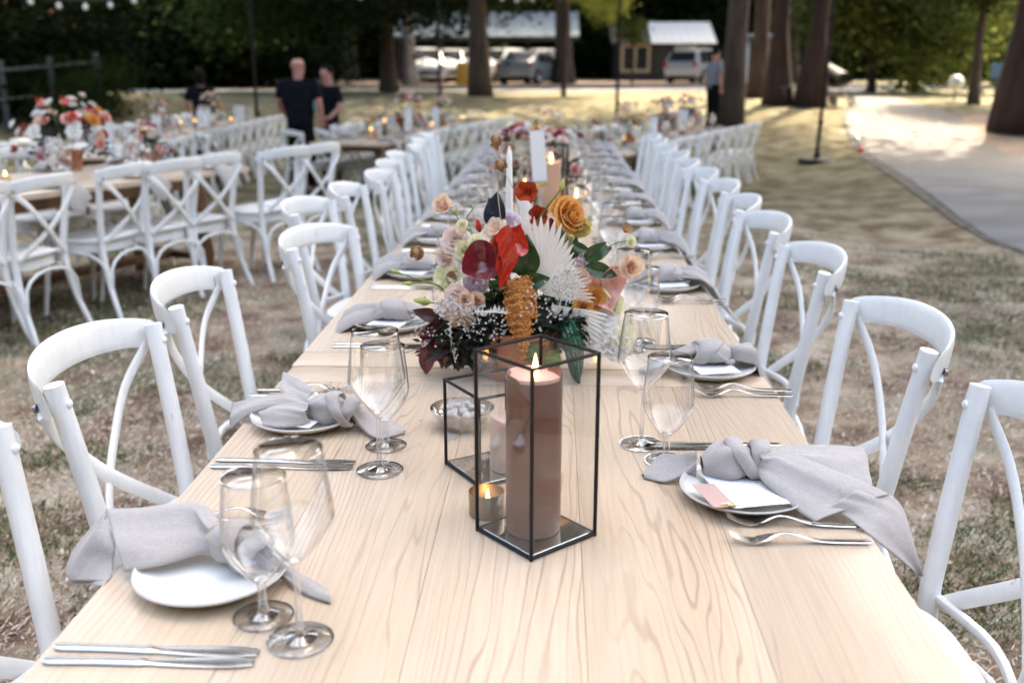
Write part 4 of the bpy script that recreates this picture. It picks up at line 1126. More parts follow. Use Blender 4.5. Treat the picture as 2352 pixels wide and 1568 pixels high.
# ================================================================ TABLEWARE
def plate_mb():
    return MB().lathe([(0, .004), (.062, .004), (.066, .0), (.070, .0), (.073, .004), (.092, .011), (.103, .0205), (.1055, .0225), (.1065, .0205), (.1035, .0175), (.093, .0145), (.074, .0088), (.0, .0080)][::-1], 56).xf(Matrix.Diagonal((.93, .93, 1, 1)))
plate_me = plate_mb().mesh('plate', porcelain, True, 60)
P_FAR = MB().lathe([(0, .004), (.07, .0), (.103, .018), (.106, .022), (.074, .009), (0, .008)][::-1], 20).mesh('plate', porcelain, True, 60)
def wine_glass(tall=True):
    """stem and foot solid, bowl a thin wall"""
    t = thing('wine_glass', 'clear stemmed wine glass', 'glass')
    if tall:
        foot = [(0, 0), (.036, 0), (.0385, .0012), (.0375, .0022), (.020, .0045), (.0075, .0085), (.0045, .016), (.0038, .05), (.0038, .088), (.0048, .098), (.0075, .1035), (0, .1045)]
        bowl = [(.0, .1035), (.006, .1035), (.012, .1075), (.024, .121), (.038, .141), (.0455, .153), (.0472, .1595), (.0465, .167), (.0435, .192), (.0395, .222), (.0370, .240)]
    else:
        foot = [(0, 0), (.034, 0), (.0365, .0012), (.0355, .0022), (.019, .0045), (.0085, .009), (.0058, .018), (.0052, .034), (.0060, .044), (.0085, .050), (0, .052)]
        bowl = [(.0, .0495), (.007, .0495), (.014, .0545), (.027, .070), (.038, .087), (.0425, .098), (.0440, .106), (.0435, .114), (.0415, .140), (.0385, .168), (.0372, .184)]
    k = 4 if tall else 4
    MB().lathe(foot[k:], 24).build('stem', glass_solid, t, True, 50)
    MB().lathe([(foot[1][0], .0005)] + foot[2:k + 1], 40).build('foot', glass_thin, t, True, None)
    MB().lathe([(foot[2][0] - .0014, .0003), (foot[2][0] + .0002, .0003), (foot[2][0] + .0002, .0022), (foot[2][0] - .0014, .0022)], 40, closed=True).build('foot_rim', glass_solid, t)
    B = ease([(r_, 0, z) for r_, z in bowl], 3); b = [(max(0, p.x), p.z) for p in B]
    MB().lathe(b, 48).build('bowl', glass_thin, t, True, None)
    rt = b[-1]
    MB().lathe([(rt[0] - .0006, rt[1]), (rt[0] + .0007, rt[1]), (rt[0] + .0007, rt[1] + .0012), (rt[0] - .0006, rt[1] + .0012)], 48, closed=True).build('rim', glass_solid, t)
    return t
glassT = Proto(wine_glass(True)); glassS = Proto(wine_glass(False))
def far_glass(tall):
    if tall: p = [(.036, 0), (.036, .002), (.004, .008), (.004, .098), (.038, .14), (.0472, .16), (.0435, .192), (.037, .24)]
    else: p = [(.034, 0), (.034, .002), (.006, .01), (.005, .044), (.03, .075), (.044, .106), (.0372, .184)]
    return MB().lathe(p, 16).mesh('wine_glass', glass_thin, True, None)
GF = [far_glass(True), far_glass(False)]

def knife_mb():
    mb = MB()
    def sec(u, v):
        y = u * .238
        if u < .5: w = .0062 + .0022 * abs(.25 - u) * 2; th = .0028; c = 0
        else:
            q = (u - .5) / .5; w = .0058 + .0048 * math.sin(min(1, q * 1.25) * PI * .55) * (1 if q < .8 else max(.03, (1 - q) / .2) ** .6); th = .0014 * (1 - q * .55); c = -.002 * q
        if u < .02: w *= .6
        a = 2 * PI * v
        return (c + w * math.cos(a), y, .003 + th * math.sin(a))
    mb.grid(sec, 40, 10); return mb
def fork_mb():
    mb = MB()
    def zc(u): return .004 + .012 * math.exp(-((u - .60) / .16) ** 2) * 1.0 + (.014 * ((u - .80) / .2) ** 1.6 if u > .80 else 0)
    def sec(u, v):
        y = u * .2
        uu = u / .72 if u < .72 else 1
        w = .0062 - .0032 * sm(.25, .9, uu) + (.0075 * sm(.62, .76, u))
        if u < .02: w *= .55
        a = 2 * PI * v
        return (w * math.cos(a), y, zc(u) - .004 * sm(.7, .82, u) * (1 - abs(math.cos(a))) + .0018 * math.sin(a))
    # handle and neck up to the tines (u<=.80)
    mb.grid(lambda u, v: sec(u * .80, v), 34, 10)
    for i in range(4):
        x = (i - 1.5) * .0056
        P = [(x * (1.0 if k < 3 else .95), (.775 + .225 * k / 5) * .2, zc(.775 + .225 * k / 5) - .002) for k in range(6)]
        mb.tube(P, [.0021, .002, .0019, .0018, .0015, .0007], 6, flat=(.7, 1))
    return mb
knife_me = knife_mb().mesh('dinner_knife', steel, True, 60)
fork_me = fork_mb().mesh('dinner_fork', steel, True, 60)

# ---- knotted napkins
def napkin_mesh(seed, long_=.25, short=.12, droop=.0, wide=.15, spread=0.0, far=False, lift=.0, edge_x=.16, short_ang=0.0, tail_ang=0.0):
    """local: knot at the origin above the plate, +x towards the diner (table edge at edge_x), z=0 is the table top.
    Two layers of cloth run outward from the knot, one twisted tail inward."""
    r = random.Random(seed); mb = MB()
    def zrest(x, s):   # height of what carries the cloth at distance x outward
        z = .030 - .006 * sm(0, .11, abs(x)) - .018 * sm(.10, .14, abs(x)) + .004
        if x > edge_x: z = .005 - (x - edge_x) * (1.2 + droop)
        return z
    ph = [r.uniform(0, 6) for _ in range(8)]
    def tail(layer):
        L_ = long_ * (1.0 if layer == 0 else .84); W = wide * (1 if layer == 0 else .85); off = (spread if layer else -spread * .3)
        def fn(u, v):
            x = .012 + L_ * u; vv = v * 2 - 1
            w = (.016 + (W - .016) * sm(-.1, .75, u)) * .5
            pt = .16 * (1 - abs(vv + (.25 if layer == 0 else -.35)) ** 1.2) * L_      # the far hem runs to a corner
            xx = x + pt * sm(.55, 1, u) - .10 * L_ * sm(.6, 1, u)
            yy = vv * w + off * u + math.sin(tail_ang) * x * .8
            fold = (1 - .65 * sm(.3, 1, u))
            zz = zrest(xx, 0) + (.010 if layer == 0 else .001)
            zz += fold * .016 * (1 - vv * vv) * (1 if xx < edge_x + .02 else .4)
            zz += .0065 * fold * math.sin(3.2 * vv * PI * .5 + ph[layer] + u * 1.3) + .004 * math.sin(vv * 5.5 + ph[layer + 2] + u * 2)
            zz += .012 * lift * math.sin(PI * min(1, u * 1.1)) + .008 * noise.noise(Vector((xx * 14, yy * 14, seed + layer * 5)))
            if vv < -.72 and layer == 0: zz -= (abs(vv) - .72) * .045 * min(1, u * 2); yy += (abs(vv) - .72) * .03
            if vv > .8: zz -= (vv - .8) * .05 * min(1, u * 2)
            return (xx, yy, max(zz, .004) if xx < edge_x else zz)
        return fn
    nu, nv = (26, 20) if not far else (7, 5)
    for ly in (0, 1):
        f0 = tail(ly); th = .0026
        mb.grid(f0, nu, nv)
        mb.grid(lambda u, v, f0=f0: (lambda p: (p[0], p[1], p[2] - th))(f0(u, v)), nu, nv)
        # hem joining both sheets
        w = nv + 1
        base = len(mb.v) - 2 * (nu + 1) * w; b2 = base + (nu + 1) * w
        for j in range(nv):
            mb.f.append((base + nu * w + j, base + nu * w + j + 1, b2 + nu * w + j + 1, b2 + nu * w + j)); mb.m.append(0)
        for i in range(nu):
            mb.f.append((base + i * w, base + (i + 1) * w, b2 + (i + 1) * w, b2 + i * w)); mb.m.append(0)
            mb.f.append((base + i * w + nv, base + (i + 1) * w + nv, b2 + (i + 1) * w + nv, b2 + i * w + nv)); mb.m.append(0)
    # inner tail
    def inner(u, v):
        a = 2 * PI * v; x = -.01 - short * u
        w = .017 + .020 * sm(0, .7, u) - .034 * max(0, u - .72) / .28
        hh = .013 * (1 - .55 * u)
        tw = 1.4 * u
        c, s = math.cos(a) * w, math.sin(a) * hh * (1 + .5 * math.sin(3 * a + ph[4]))
        yy = c * math.cos(tw * .5) - s * math.sin(tw * .5); zz = abs(c) * .25 * math.sin(tw) + s
        yy += math.sin(short_ang) * short * u
        z = (.052 - .045 * sm(0, .95, u)) if short > .09 else .052 - .02 * u
        return (x, yy, max(.003, z + zz))
    mb.grid(inner, 18 if not far else 5, 14 if not far else 6)
    # swelling cloth that enters the knot
    def neck(u, v):
        a = 2 * PI * v; x = .055 - .075 * u
        rr_ = .022 + .012 * math.sin(PI * u) ; rr_ *= 1 + .10 * math.sin(5 * a + u * 4 + ph[5])
        return (x, rr_ * 1.15 * math.cos(a), .046 + rr_ * .72 * math.sin(a) + .004 * u)
    mb.grid(neck, 8, 16 if not far else 7)
    # the knot: a wide band wrapped over, lying askew, with creases
    def band(u, v, R0=.026, w=.025, tilt=.5, dx=0.0):
        a = 2 * PI * u; b = 2 * PI * v
        cr = 1 + .10 * math.sin(b * 3 + 2 * a + ph[6]) + .05 * math.sin(7 * a + ph[7])
        rad = R0 + .008 * math.cos(b) * cr
        x = w * math.sin(b) * (1 + .25 * math.sin(a + 1)) * (.85 + .15 * cr) + tilt * .028 * math.sin(a) + dx
        return (x, rad * 1.2 * math.cos(a), .049 + rad * .86 * math.sin(a))
    if not far:
        mb.grid(lambda u, v: band(u, v), 30, 18)
        mb.grid(lambda u, v: band(u, v, .0235, .014, -1.1, .028), 26, 14)
    else:
        mb.grid(lambda u, v: band(u, v), 8, 6)
    me = mb.mesh('napkin', linen, True, None)
    return me
def weld(me):
    bm = bmesh.new(); bm.from_mesh(me); bmesh.ops.remove_doubles(bm, verts=bm.verts, dist=2e-4); bmesh.ops.recalc_face_normals(bm, faces=bm.faces); bm.to_mesh(me); bm.free(); return me
NAP = [weld(napkin_mesh(s, l, sh, d, w, sp, ex and False, lf, ex2, sa, ta)) for (s, l, sh, d, w, sp, ex, lf, ex2, sa, ta) in [
    (1, .25, .13, .2, .15, .03, 0, .5, .14, -.3, -.15),
    (2, .22, .12, .0, .15, -.03, 0, .2, .14, .35, .10),
    (3, .27, .11, .6, .17, .05, 0, .6, .14, .2, -.3),
    (4, .24, .10, .3, .14, -.04, 0, .3, .14, -.2, .2)]]
NAPF = [napkin_mesh(s, .24, .1, .3, .15, .03, True, .3, .17) for s in (11, 12)]
# hero napkins of the nearest settings
NH = {
    'L1': weld(napkin_mesh(31, .205, .14, .1, .125, .035, False, 1.0, .125, -.75, -.25)),
    'L2': weld(napkin_mesh(32, .20, .13, .2, .12, -.02, False, .6, .13, -.85, .0)),
    'R1': weld(napkin_mesh(33, .30, .135, .55, .175, .04, False, 1.0, .155, .10, .50)),
    'R2': weld(napkin_mesh(34, .24, .13, .3, .15, .03, False, .6, .115, -.10, .32)),
}
# ---- hero napkins: sheets of cloth laid between edge curves read off the photograph, each with its own height above the table
def hero_napkin(sheets, knot, tail, seed, origin, th=.0014):
    """sheets: list of (rail_a, rail_b, fold, waves); every rail is a list of (px, py, z)"""
    mb = MB()
    def wp(q): return at_z(q[0], q[1], q[2]) - Vector(origin)
    for si, (ra, rb, fold, waves) in enumerate(sheets):
        A_ = ease([wp(q) for q in ra], 8); B_ = ease([wp(q) for q in rb], 8)
        def smp(P, u): i = u * (len(P) - 1); a = int(i); b = min(a + 1, len(P) - 1); return P[a].lerp(P[b], i - a)
        nu, nv = 34, 22
        def top(u, v, off=0.0):
            a, b = smp(A_, u), smp(B_, u); p = a.lerp(b, v)
            t = smp(A_, min(1, u + .02)) - smp(A_, max(0, u - .02)); w = b - a
            n = w.cross(t); n = n.normalized() if n.length > 1e-9 else Vector((0, 0, 1))
            if n.z < 0: n = -n
            s = math.sin(PI * v) ** .7
            d = fold * s * (1 - .45 * u) + .0045 * s * math.sin(waves * PI * v + u * 2.6 + seed + si) + .005 * s * noise.noise(Vector((p.x * 16, p.y * 16, seed + si * 3)))
            d += .004 * s * (abs(math.sin(waves * 3.1 * v + 3 * u + seed)) ** .5 - .6) * (1 - .8 * u) + .0012 * math.sin(waves * 11 * v + 5 * u) * (1 - u) * s
            return p + n * (d + off)
        i0 = len(mb.v); mb.grid(lambda u, v: top(u, v), nu, nv); i1 = len(mb.v); mb.grid(lambda u, v: top(u, v, -th), nu, nv)
        w = nv + 1
        ring = [i * w for i in range(nu + 1)] + [nu * w + j for j in range(1, w)] + [i * w + nv for i in range(nu - 1, -1, -1)] + [j for j in range(nv - 1, 0, -1)]
        for k in range(len(ring)): a, b = ring[k], ring[(k + 1) % len(ring)]; mb.f.append((i0 + a, i0 + b, i1 + b, i1 + a)); mb.m.append(0)
    # gathered puff between two points, then the wrapped bands of the knot
    (k0, k1, rad, hh) = knot
    a, b = wp(k0), wp(k1); ax = (b - a); L_ = ax.length; ax.normalize(); sd = ax.cross(Vector((0, 0, 1))).normalized(); upv = sd.cross(ax)
    def puff(u, v):
        an = 2 * PI * v; r_ = rad * (math.sin(PI * (.10 + .86 * u)) ** .75)
        cr = 1 - .13 * abs(math.sin(2.5 * an + 2.2 * u + seed)) ** .6 + .06 * math.sin(4 * an - 5 * u)
        return a + ax * (L_ * u) + sd * (math.cos(an) * r_ * cr) + upv * (math.sin(an) * r_ * cr * hh)
    mb.grid(puff, 22, 34)
    def band(f, r0, wd, tilt, tk):
        c = a + ax * (L_ * f)
        def fn(u, v):
            an = 2 * PI * u; bq = 2 * PI * v
            rr_ = r0 + tk * math.cos(bq) * (1 + .18 * math.sin(3 * bq + 2 * an)) + .0015 * math.sin(6 * an + seed)
            return c + ax * (wd * math.sin(bq) * (1 + .2 * math.sin(an)) + tilt * math.sin(an)) + sd * (math.cos(an) * rr_) + upv * (math.sin(an) * rr_ * hh)
        mb.grid(fn, 36, 16)
    band(.96, rad * .66, .013, .010, .008); band(.78, rad * .93, .011, -.016, .005)
    if tail:
        ra, rb = tail; A_ = ease([wp(q) for q in ra], 7); B_ = ease([wp(q) for q in rb], 7); n = min(len(A_), len(B_))
        def tf(u, v):
            i = u * (n - 1); x = int(i); y = min(x + 1, n - 1); p0 = A_[x].lerp(A_[y], i - x); p1 = B_[x].lerp(B_[y], i - x); an = 2 * PI * v
            c = (p0 + p1) / 2; h = (p1 - p0) / 2; q = c + h * math.cos(an); tkk = .011 * (1 - .75 * u) + .0012
            q.z += tkk * math.sin(an) * (1 + .4 * math.sin(3 * an + 5 * u)) + .006 * (1 - u) * math.cos(an * 2)
            return q
        mb.grid(tf, 24, 18)
    return weld(mb.mesh('napkin', linen, True, None))
Z = TH
O_ = {'R1': (.285, 1.444, TH), 'L1': (-.436, 1.135, TH), 'L2': (-.449, 1.750, TH)}
NH['R1'] = hero_napkin([
    ([(1735, 1024, Z + .066), (1850, 1020, Z + .060), (1930, 1022, Z + .052), (1984, 1028, Z + .046)], [(1740, 1060, Z + .05), (1860, 1100, Z + .035), (1950, 1130, Z + .028), (2004, 1112, Z + .034)], .006, 2.2),
    ([(1737, 1030, Z + .072), (1800, 1032, Z + .066), (1891, 1069, Z + .058), (1991, 1109, Z + .045), (2043, 1135, Z + .032)], [(1739, 1085, Z + .040), (1758, 1110, Z + .034), (1795, 1140, Z + .026), (1838, 1176, Z + .016), (1873, 1197, Z + .012)], .012, 2.6),
    ([(1990, 1112, Z + .044), (2043, 1135, Z + .031), (2073, 1165, Z + .012), (2093, 1225, Z - .020), (2117, 1323, Z - .075)], [(1900, 1168, Z + .022), (1950, 1190, Z + .012), (1995, 1225, Z + .003), (2052, 1272, Z - .028), (2112, 1320, Z - .073)], .006, 1.6)],
    ((1612, 1066, Z + .040), (1738, 1052, Z + .050), .037, .95),
    ([(1600, 1050, Z + .045), (1560, 1048, Z + .034), (1515, 1047, Z + .022), (1474, 1090, Z + .004)], [(1600, 1078, Z + .028), (1575, 1092, Z + .016), (1528, 1108, Z + .004), (1480, 1096, Z + .004)]), 3, O_['R1'])
NH['L1'] = hero_napkin([
    ([(245, 1172, Z + .052), (205, 1215, Z + .03), (168, 1262, Z + .0), (151, 1310, Z - .03), (164, 1342, Z - .045)], [(262, 1230, Z + .036), (262, 1260, Z + .028), (258, 1290, Z + .012), (254, 1318, Z + .004), (240, 1345, Z + .000)], .008, 1.5),
    ([(504, 1195, Z + .062), (464, 1156, Z + .066), (400, 1154, Z + .064), (330, 1164, Z + .058), (243, 1168, Z + .054)], [(512, 1262, Z + .036), (457, 1272, Z + .028), (396, 1290, Z + .026), (338, 1303, Z + .024), (285, 1311, Z + .016)], .016, 2.4)],
    ((488, 1228, Z + .044), (590, 1262, Z + .040), .034, .9),
    ([(585, 1248, Z + .040), (640, 1290, Z + .026), (690, 1318, Z + .012), (752, 1352, Z + .005)], [(585, 1280, Z + .028), (640, 1322, Z + .010), (702, 1364, Z + .004), (760, 1384, Z + .004)]), 5, O_['L1'])
NH['L2'] = hero_napkin([
    ([(735, 905, Z + .05), (700, 880, Z + .052), (672, 862, Z + .056), (650, 853, Z + .058)], [(700, 915, Z + .045), (672, 912, Z + .040), (655, 908, Z + .036), (643, 905, Z + .034)], .005, 1.6),
    ([(712, 915, Z + .055), (684, 902, Z + .052), (612, 908, Z + .042), (532, 925, Z + .028)], [(708, 945, Z + .045), (640, 935, Z + .034), (576, 948, Z + .022), (528, 984, Z - .012)], .008, 1.8),
    ([(712, 925, Z + .058), (670, 925, Z + .052), (625, 932, Z + .045), (594, 950, Z + .036)], [(712, 968, Z + .030), (680, 978, Z + .026), (640, 980, Z + .026), (603, 974, Z + .027)], .014, 2.2)],
    ((708, 935, Z + .042), (806, 940, Z + .040), .034, .9),
    ([(800, 925, Z + .042), (840, 940, Z + .026), (885, 955, Z + .012), (931, 990, Z + .004)], [(806, 955, Z + .028), (830, 985, Z + .010), (868, 1008, Z + .004), (928, 994, Z + .004)]), 7, O_['L2'])
card_mat = principled('paper', (.74, .73, .72), .7)
def menu_mat():
    """flat print: rows of faint grey lettering strokes"""
    m = principled('printed_menu', (.74, .73, .72), .7)
    co = coords(m, 'Object')
    sx = N(m, 'ShaderNodeSeparateXYZ'); L(m, co, sx.inputs[0])
    w1 = N(m, 'ShaderNodeMath', operation='PINGPONG'); L(m, sx.outputs[1], w1.inputs[0]); w1.inputs[1].default_value = .004
    l1 = N(m, 'ShaderNodeMath', operation='LESS_THAN'); L(m, w1.outputs[0], l1.inputs[0]); l1.inputs[1].default_value = .0009
    nz = noise_n(m, co, 700, 1); l2 = N(m, 'ShaderNodeMath', operation='GREATER_THAN'); L(m, nz, l2.inputs[0]); l2.inputs[1].default_value = .47
    ax = N(m, 'ShaderNodeMath', operation='ABSOLUTE'); L(m, sx.outputs[0], ax.inputs[0])
    l3 = N(m, 'ShaderNodeMath', operation='LESS_THAN'); L(m, ax.outputs[0], l3.inputs[0]); l3.inputs[1].default_value = .03
    a = N(m, 'ShaderNodeMath', operation='MULTIPLY'); L(m, l1.outputs[0], a.inputs[0]); L(m, l2.outputs[0], a.inputs[1])
    b = N(m, 'ShaderNodeMath', operation='MULTIPLY'); L(m, a.outputs[0], b.inputs[0]); L(m, l3.outputs[0], b.inputs[1])
    mx = N(m, 'ShaderNodeMixRGB'); L(m, b.outputs[0], mx.inputs[0]); mx.inputs[1].default_value = (.74, .73, .72, 1); mx.inputs[2].default_value = (.3, .3, .31, 1)
    L(m, mx.outputs[0], bsdf(m).inputs['Base Color']); return m
print_mat = menu_mat()
rose_card = principled('dusty_rose_card', (.50, .33, .29), .7)
gold = principled('gold_metal', (.75, .52, .22), .25, 1.0)
def place(x, y, side, where_, nap, kn=True, fk=True, glasses=((.165, -.085), (.155, -.19)), nap_rot=0, knd=(.155, .185), fkd=(.150, .185), kx=0.0, fx=0.0, menu=True, hero=None):
    """side=-1: diner on the left looking to +X; side=+1: diner on the right looking to -X.
    out = direction to the table's edge (x), rt = direction towards the diner's right hand (y)"""
    out = side; rt = side
    ox = out
    p = obj('plate', plate_me, None, (x, y, TH)); tag(p, f'round white plate {where_}', 'plate', 'white plates of the place settings')
    if menu:
        c = MB().bbox((0, 0, 0), (.090, .145, .0008), .0002, 1).build('menu_card', print_mat, None, sharp=30)
        c.location = (x - ox * .005, y - .01, TH + .0245); c.rotation_euler = (0, 0, R(14) * side); tag(c, f'white printed menu card on the plate {where_}', 'menu card', 'menu cards under the napkins')
    n_ = obj('napkin', nap, None, hero if hero else (x - ox * .015, y, TH), None if hero else (0, 0, (0 if side > 0 else PI) + R(nap_rot))); tag(n_, f'knotted grey napkin {where_}', 'napkin', 'knotted grey napkins')
    if kn:
        for i, d in enumerate(knd):
            k_ = obj('dinner_knife', knife_me, None, (x + ox * (.115 + kx), y + rt * d, TH), (0, 0, R(90) * side + R(2 * (i - .5))))
            tag(k_, f'{"inner" if i == 0 else "outer"} steel knife {where_}', 'knife', 'steel knives of the place settings')
    if fk:
        for i, d in enumerate(fkd):
            k_ = obj('dinner_fork', fork_me, None, (x + ox * (.15 + fx - .006 * i), y - rt * d, TH), (0, 0, R(90) * side + R(3 * (i - .5))))
            tag(k_, f'{"inner" if i == 0 else "outer"} steel fork {where_}', 'fork', 'steel forks of the place settings')
    if glasses:
        (a, b), (c, d) = glasses
        glassT.put((x - ox * a, y - rt * b, TH), rj.uniform(0, 6), f'taller long stemmed wine glass {where_}', 'stemmed glasses on the long table')
        glassS.put((x - ox * c, y - rt * d, TH), rj.uniform(0, 6), f'shorter short stemmed glass {where_}', 'stemmed glasses on the long table')
# nearest four settings, read from the photograph
place(-.440, 1.155, -1, 'at lower left corner of the table', NH['L1'], hero=O_['L1'], menu=False, fk=True, knd=(.162, .190), kx=.015, glasses=((-.0, 0), (0, 0)) if False else None)
glassT.put((-.291, 1.021, TH), .3, 'taller wine glass at the lower left, nearest the camera', 'stemmed glasses on the long table')
glassS.put((-.349, 1.071, TH), 1.3, 'shorter stemmed glass at the lower left, touching the nearest tall one', 'stemmed glasses on the long table')
place(-.464, 1.750, -1, 'at second left place, behind the crossing glasses', NH['L2'], hero=O_['L2'], knd=(.190, .220), kx=-.01, glasses=None, nap_rot=-4)
glassT.put((-.284, 1.530, TH), .3, 'taller wine glass left of the lanterns, in front of its shorter neighbour', 'stemmed glasses on the long table')
glassS.put((-.292, 1.640, TH), 1.3, 'shorter glass left of the lanterns, seen through the taller one', 'stemmed glasses on the long table')
place(.300, 1.444, 1, 'at lower right, with the gold clipped card', NH['R1'], hero=O_['R1'], knd=(.205, .225), fkd=(.098, .148), kx=-.01, fx=.008, glasses=None, nap_rot=-4)
glassT.put((.161, 1.667, TH), .3, 'taller wine glass right of the flowers, standing behind a shorter one', 'stemmed glasses on the long table')
glassS.put((.196, 1.590, TH), 1.3, 'shorter glass right of the flowers, partly behind the lower right napkin', 'stemmed glasses on the long table')
c = MB().bbox((0, 0, 0), (.036, .085, .0008), .0002, 1).build('name_card', rose_card, None, sharp=30); c.location = (.245, 1.390, TH + .0285); c.rotation_euler = (0, R(3), R(14)); tag(c, 'dusty rose name card on the lower right plate', 'name card')
mb = MB().tube([(-.012, 0, 0), (-.004, .002, .001), (.004, -.002, .001), (.014, 0, 0)], .0012, 6).tube([(-.002, -.006, .001), (0, .004, .001)], .0012, 6).tube([(.006, -.006, .001), (.005, .004, .001)], .0012, 6)
o = mb.build('gold_clip', gold); o.location = (.262, 1.353, TH + .0305); o.rotation_euler = (0, 0, R(-5)); tag(o, 'tiny gold clip lying on the dusty rose card', 'clip')
place(.345, 2.10, 1, 'at second right place, beside the flowers', NH['R2'], knd=(.19, .215), fkd=(.125, .158), glasses=((.16, -.18), (.13, -.25)))
place(-.41, 2.46, -1, 'at third left place, beside the burgundy flowers', NAP[0], knd=(.165, .19), glasses=((.16, -.02), (.16, -.10)))
where_R = ['third', 'fourth', 'fifth', 'sixth', 'seventh', 'eighth', 'ninth', 'tenth', 'eleventh', 'twelfth']
for i, y in enumerate([2.95, 3.62, 4.2, 4.78, 5.34, 5.9, 6.45, 7.0, 7.55, 8.05]):
    place(.345, y, 1, f'at {where_R[i]} place on right of {LT}', NAP[(i + 1) % 4], glasses=((.16, -.13), (.16, -.22)), kn=i < 6, fk=i < 6, menu=i < 3, nap_rot=rj.uniform(-10, 10))
for i, y in enumerate([3.1, 3.72, 4.3, 4.88, 5.44, 6.0, 6.55, 7.1, 7.65]):
    place(-.435, y, -1, f'at {where_R[i + 1]} place on left of {LT}', NAP[(i + 2) % 4], glasses=((.16, -.13), (.16, -.22)), kn=i < 6, fk=i < 6, menu=i < 3, nap_rot=rj.uniform(-10, 10))
# settings on the other rows: plate, napkin, two glasses
def far_place(key, y, side, who):
    M, deg = ROWS[key]
    def put(n_, me, x, yy, z, rz, lab, cat, grp):
        p = M @ Vector((x, yy, 0)); o = obj(n_, me, None, (p.x, p.y, g((M @ Vector((0, y, 0))).x, (M @ Vector((0, y, 0))).y) * 0 + zt + z), (0, 0, rz)); tag(o, lab, cat, grp)
    # height of the table that carries this setting
    ln = [2.4, 2.4, 2.4]; k = int(y // 2.406); c = M @ Vector((0, k * 2.406 + 1.2, 0)); zt = g(c.x, c.y) + TH
    put('plate', P_FAR, side * .385, y, 0, 0, f'white plate {who}', 'plate', 'white plates of the other tables')
    put('napkin', NAPF[int(y * 10) % 2], side * .37, y, 0, (0 if side > 0 else PI) - R(deg), f'grey knotted napkin {who}', 'napkin', 'knotted napkins of the other tables')
    put('wine_glass', GF[0], side * .22, y + side * .13, 0, 0, f'taller wine glass {who}', 'glass', 'stemmed glasses of the other tables')
    put('wine_glass', GF[1], side * .22, y + side * .21, 0, 0, f'shorter stemmed glass {who}', 'glass', 'stemmed glasses of the other tables')
for key, n, st, y0, nm in (('left', 8, .60, .35, 'left foreground row'), ('mid', 9, .53, .34, 'bare ended row'), ('far', 13, .545, .35, 'far left row'), ('right', 8, .57, .45, 'right hand row')):
    for i in range(n):
        for side in (-1, 1):
            far_place(key, y0 + i * st, side, f'at {ORD[i]} place on {"right" if side > 0 else "left"} of {nm}')
# ================================================================ LANTERNS AND CANDLES
def wax(name, c, c2=None, rough=.5):
    m = principled(name, c, rough, Subsurface_Weight=.25); bsdf(m).inputs['Subsurface Radius'].default_value = (.02, .008, .005)
    bsdf(m).inputs['Subsurface Scale'].default_value = .3
    if c2:
        nz = noise_n(m, coords(m, 'Object'), 25, 4, .6); rp = ramp(m, [(.35, c), (.65, c2)], nz); L(m, rp.outputs[0], bsdf(m).inputs['Base Color'])
    return m
plum_wax = wax('plum_wax', (.115, .040, .022), (.14, .055, .030))
plum_melt = principled('molten_plum_wax', (.26, .015, .03), .15)
rose_wax = wax('pale_rose_wax', (.62, .44, .36))
tan_wax = wax('tan_wax', (.62, .38, .24), (.66, .42, .28))
ivory_wax = wax('ivory_wax', (.82, .80, .75))
def flame(parent, x, y, z, s=1.0, bend=.0):
    mb = MB()
    pr = [(0, 0), (.0035, .002), (.0052, .008), (.0056, .014), (.0044, .022), (.0026, .031), (.0012, .038), (0, .042)]
    vs = []
    mb.lathe([(r_ * s, zz * s) for r_, zz in pr], 12)
    mb.v = [(vx + x + bend * (vz / .04) ** 2 * .004, vy + y, vz + z) for vx, vy, vz in mb.v]
    return mb.build('flame', flame_mat, parent, fix=False)
def pillar(name, loc, r_, h, mat, label, melt=None, lip=None, lit=True, fs=1.0, cat='candle'):
    t = thing(name, label, cat, loc)
    MB().lathe([(0, 0), (r_ * .985, 0), (r_, .004), (r_, h - .006), (r_ * .99, h - .001), (r_ * .965, h + .001)] , 44).build('wax_body', mat, t, sharp=60) if False else None
    mb = MB().lathe([(0, 0), (r_ * .98, 0), (r_, .004), (r_, h * .5), (r_, h - .005), (r_ * .985, h), (r_ * .93, h + .0005), (r_ * .86, h - .006), (r_ * .78, h - .012), (0, h - .013)], 44)
    mb.v = [(vx * (1 + .008 * math.sin(3 * math.atan2(vy, vx) + vz * 9)), vy * (1 + .008 * math.sin(3 * math.atan2(vy, vx) + vz * 9)), vz + (.003 * math.sin(2 * math.atan2(vy, vx) + 1) if vz > h - .01 and math.hypot(vx, vy) > r_ * .5 else 0)) for vx, vy, vz in mb.v]
    mb.build('wax_body', mat, t, sharp=70)
    MB().lathe([(0, h - .0105), (r_ * .80, h - .0105)], 30).build('melted_wax', melt or mat, t, fix=False)
    if lip: MB().lathe([(r_ * 1.002, h - .004), (r_ * .992, h + .0008), (r_ * .93, h + .0014), (r_ * .855, h - .0055), (r_ * .80, h - .0085)], 44).build('wax_rim', lip, t)
    MB().tube([(0, 0, h - .012), (0.001, 0, h), (.002, 0, h + .006)], .0011, 6).build('wick', black_paint, t)
    if lit: flame(t, .002, 0, h - .006, fs)
    return t
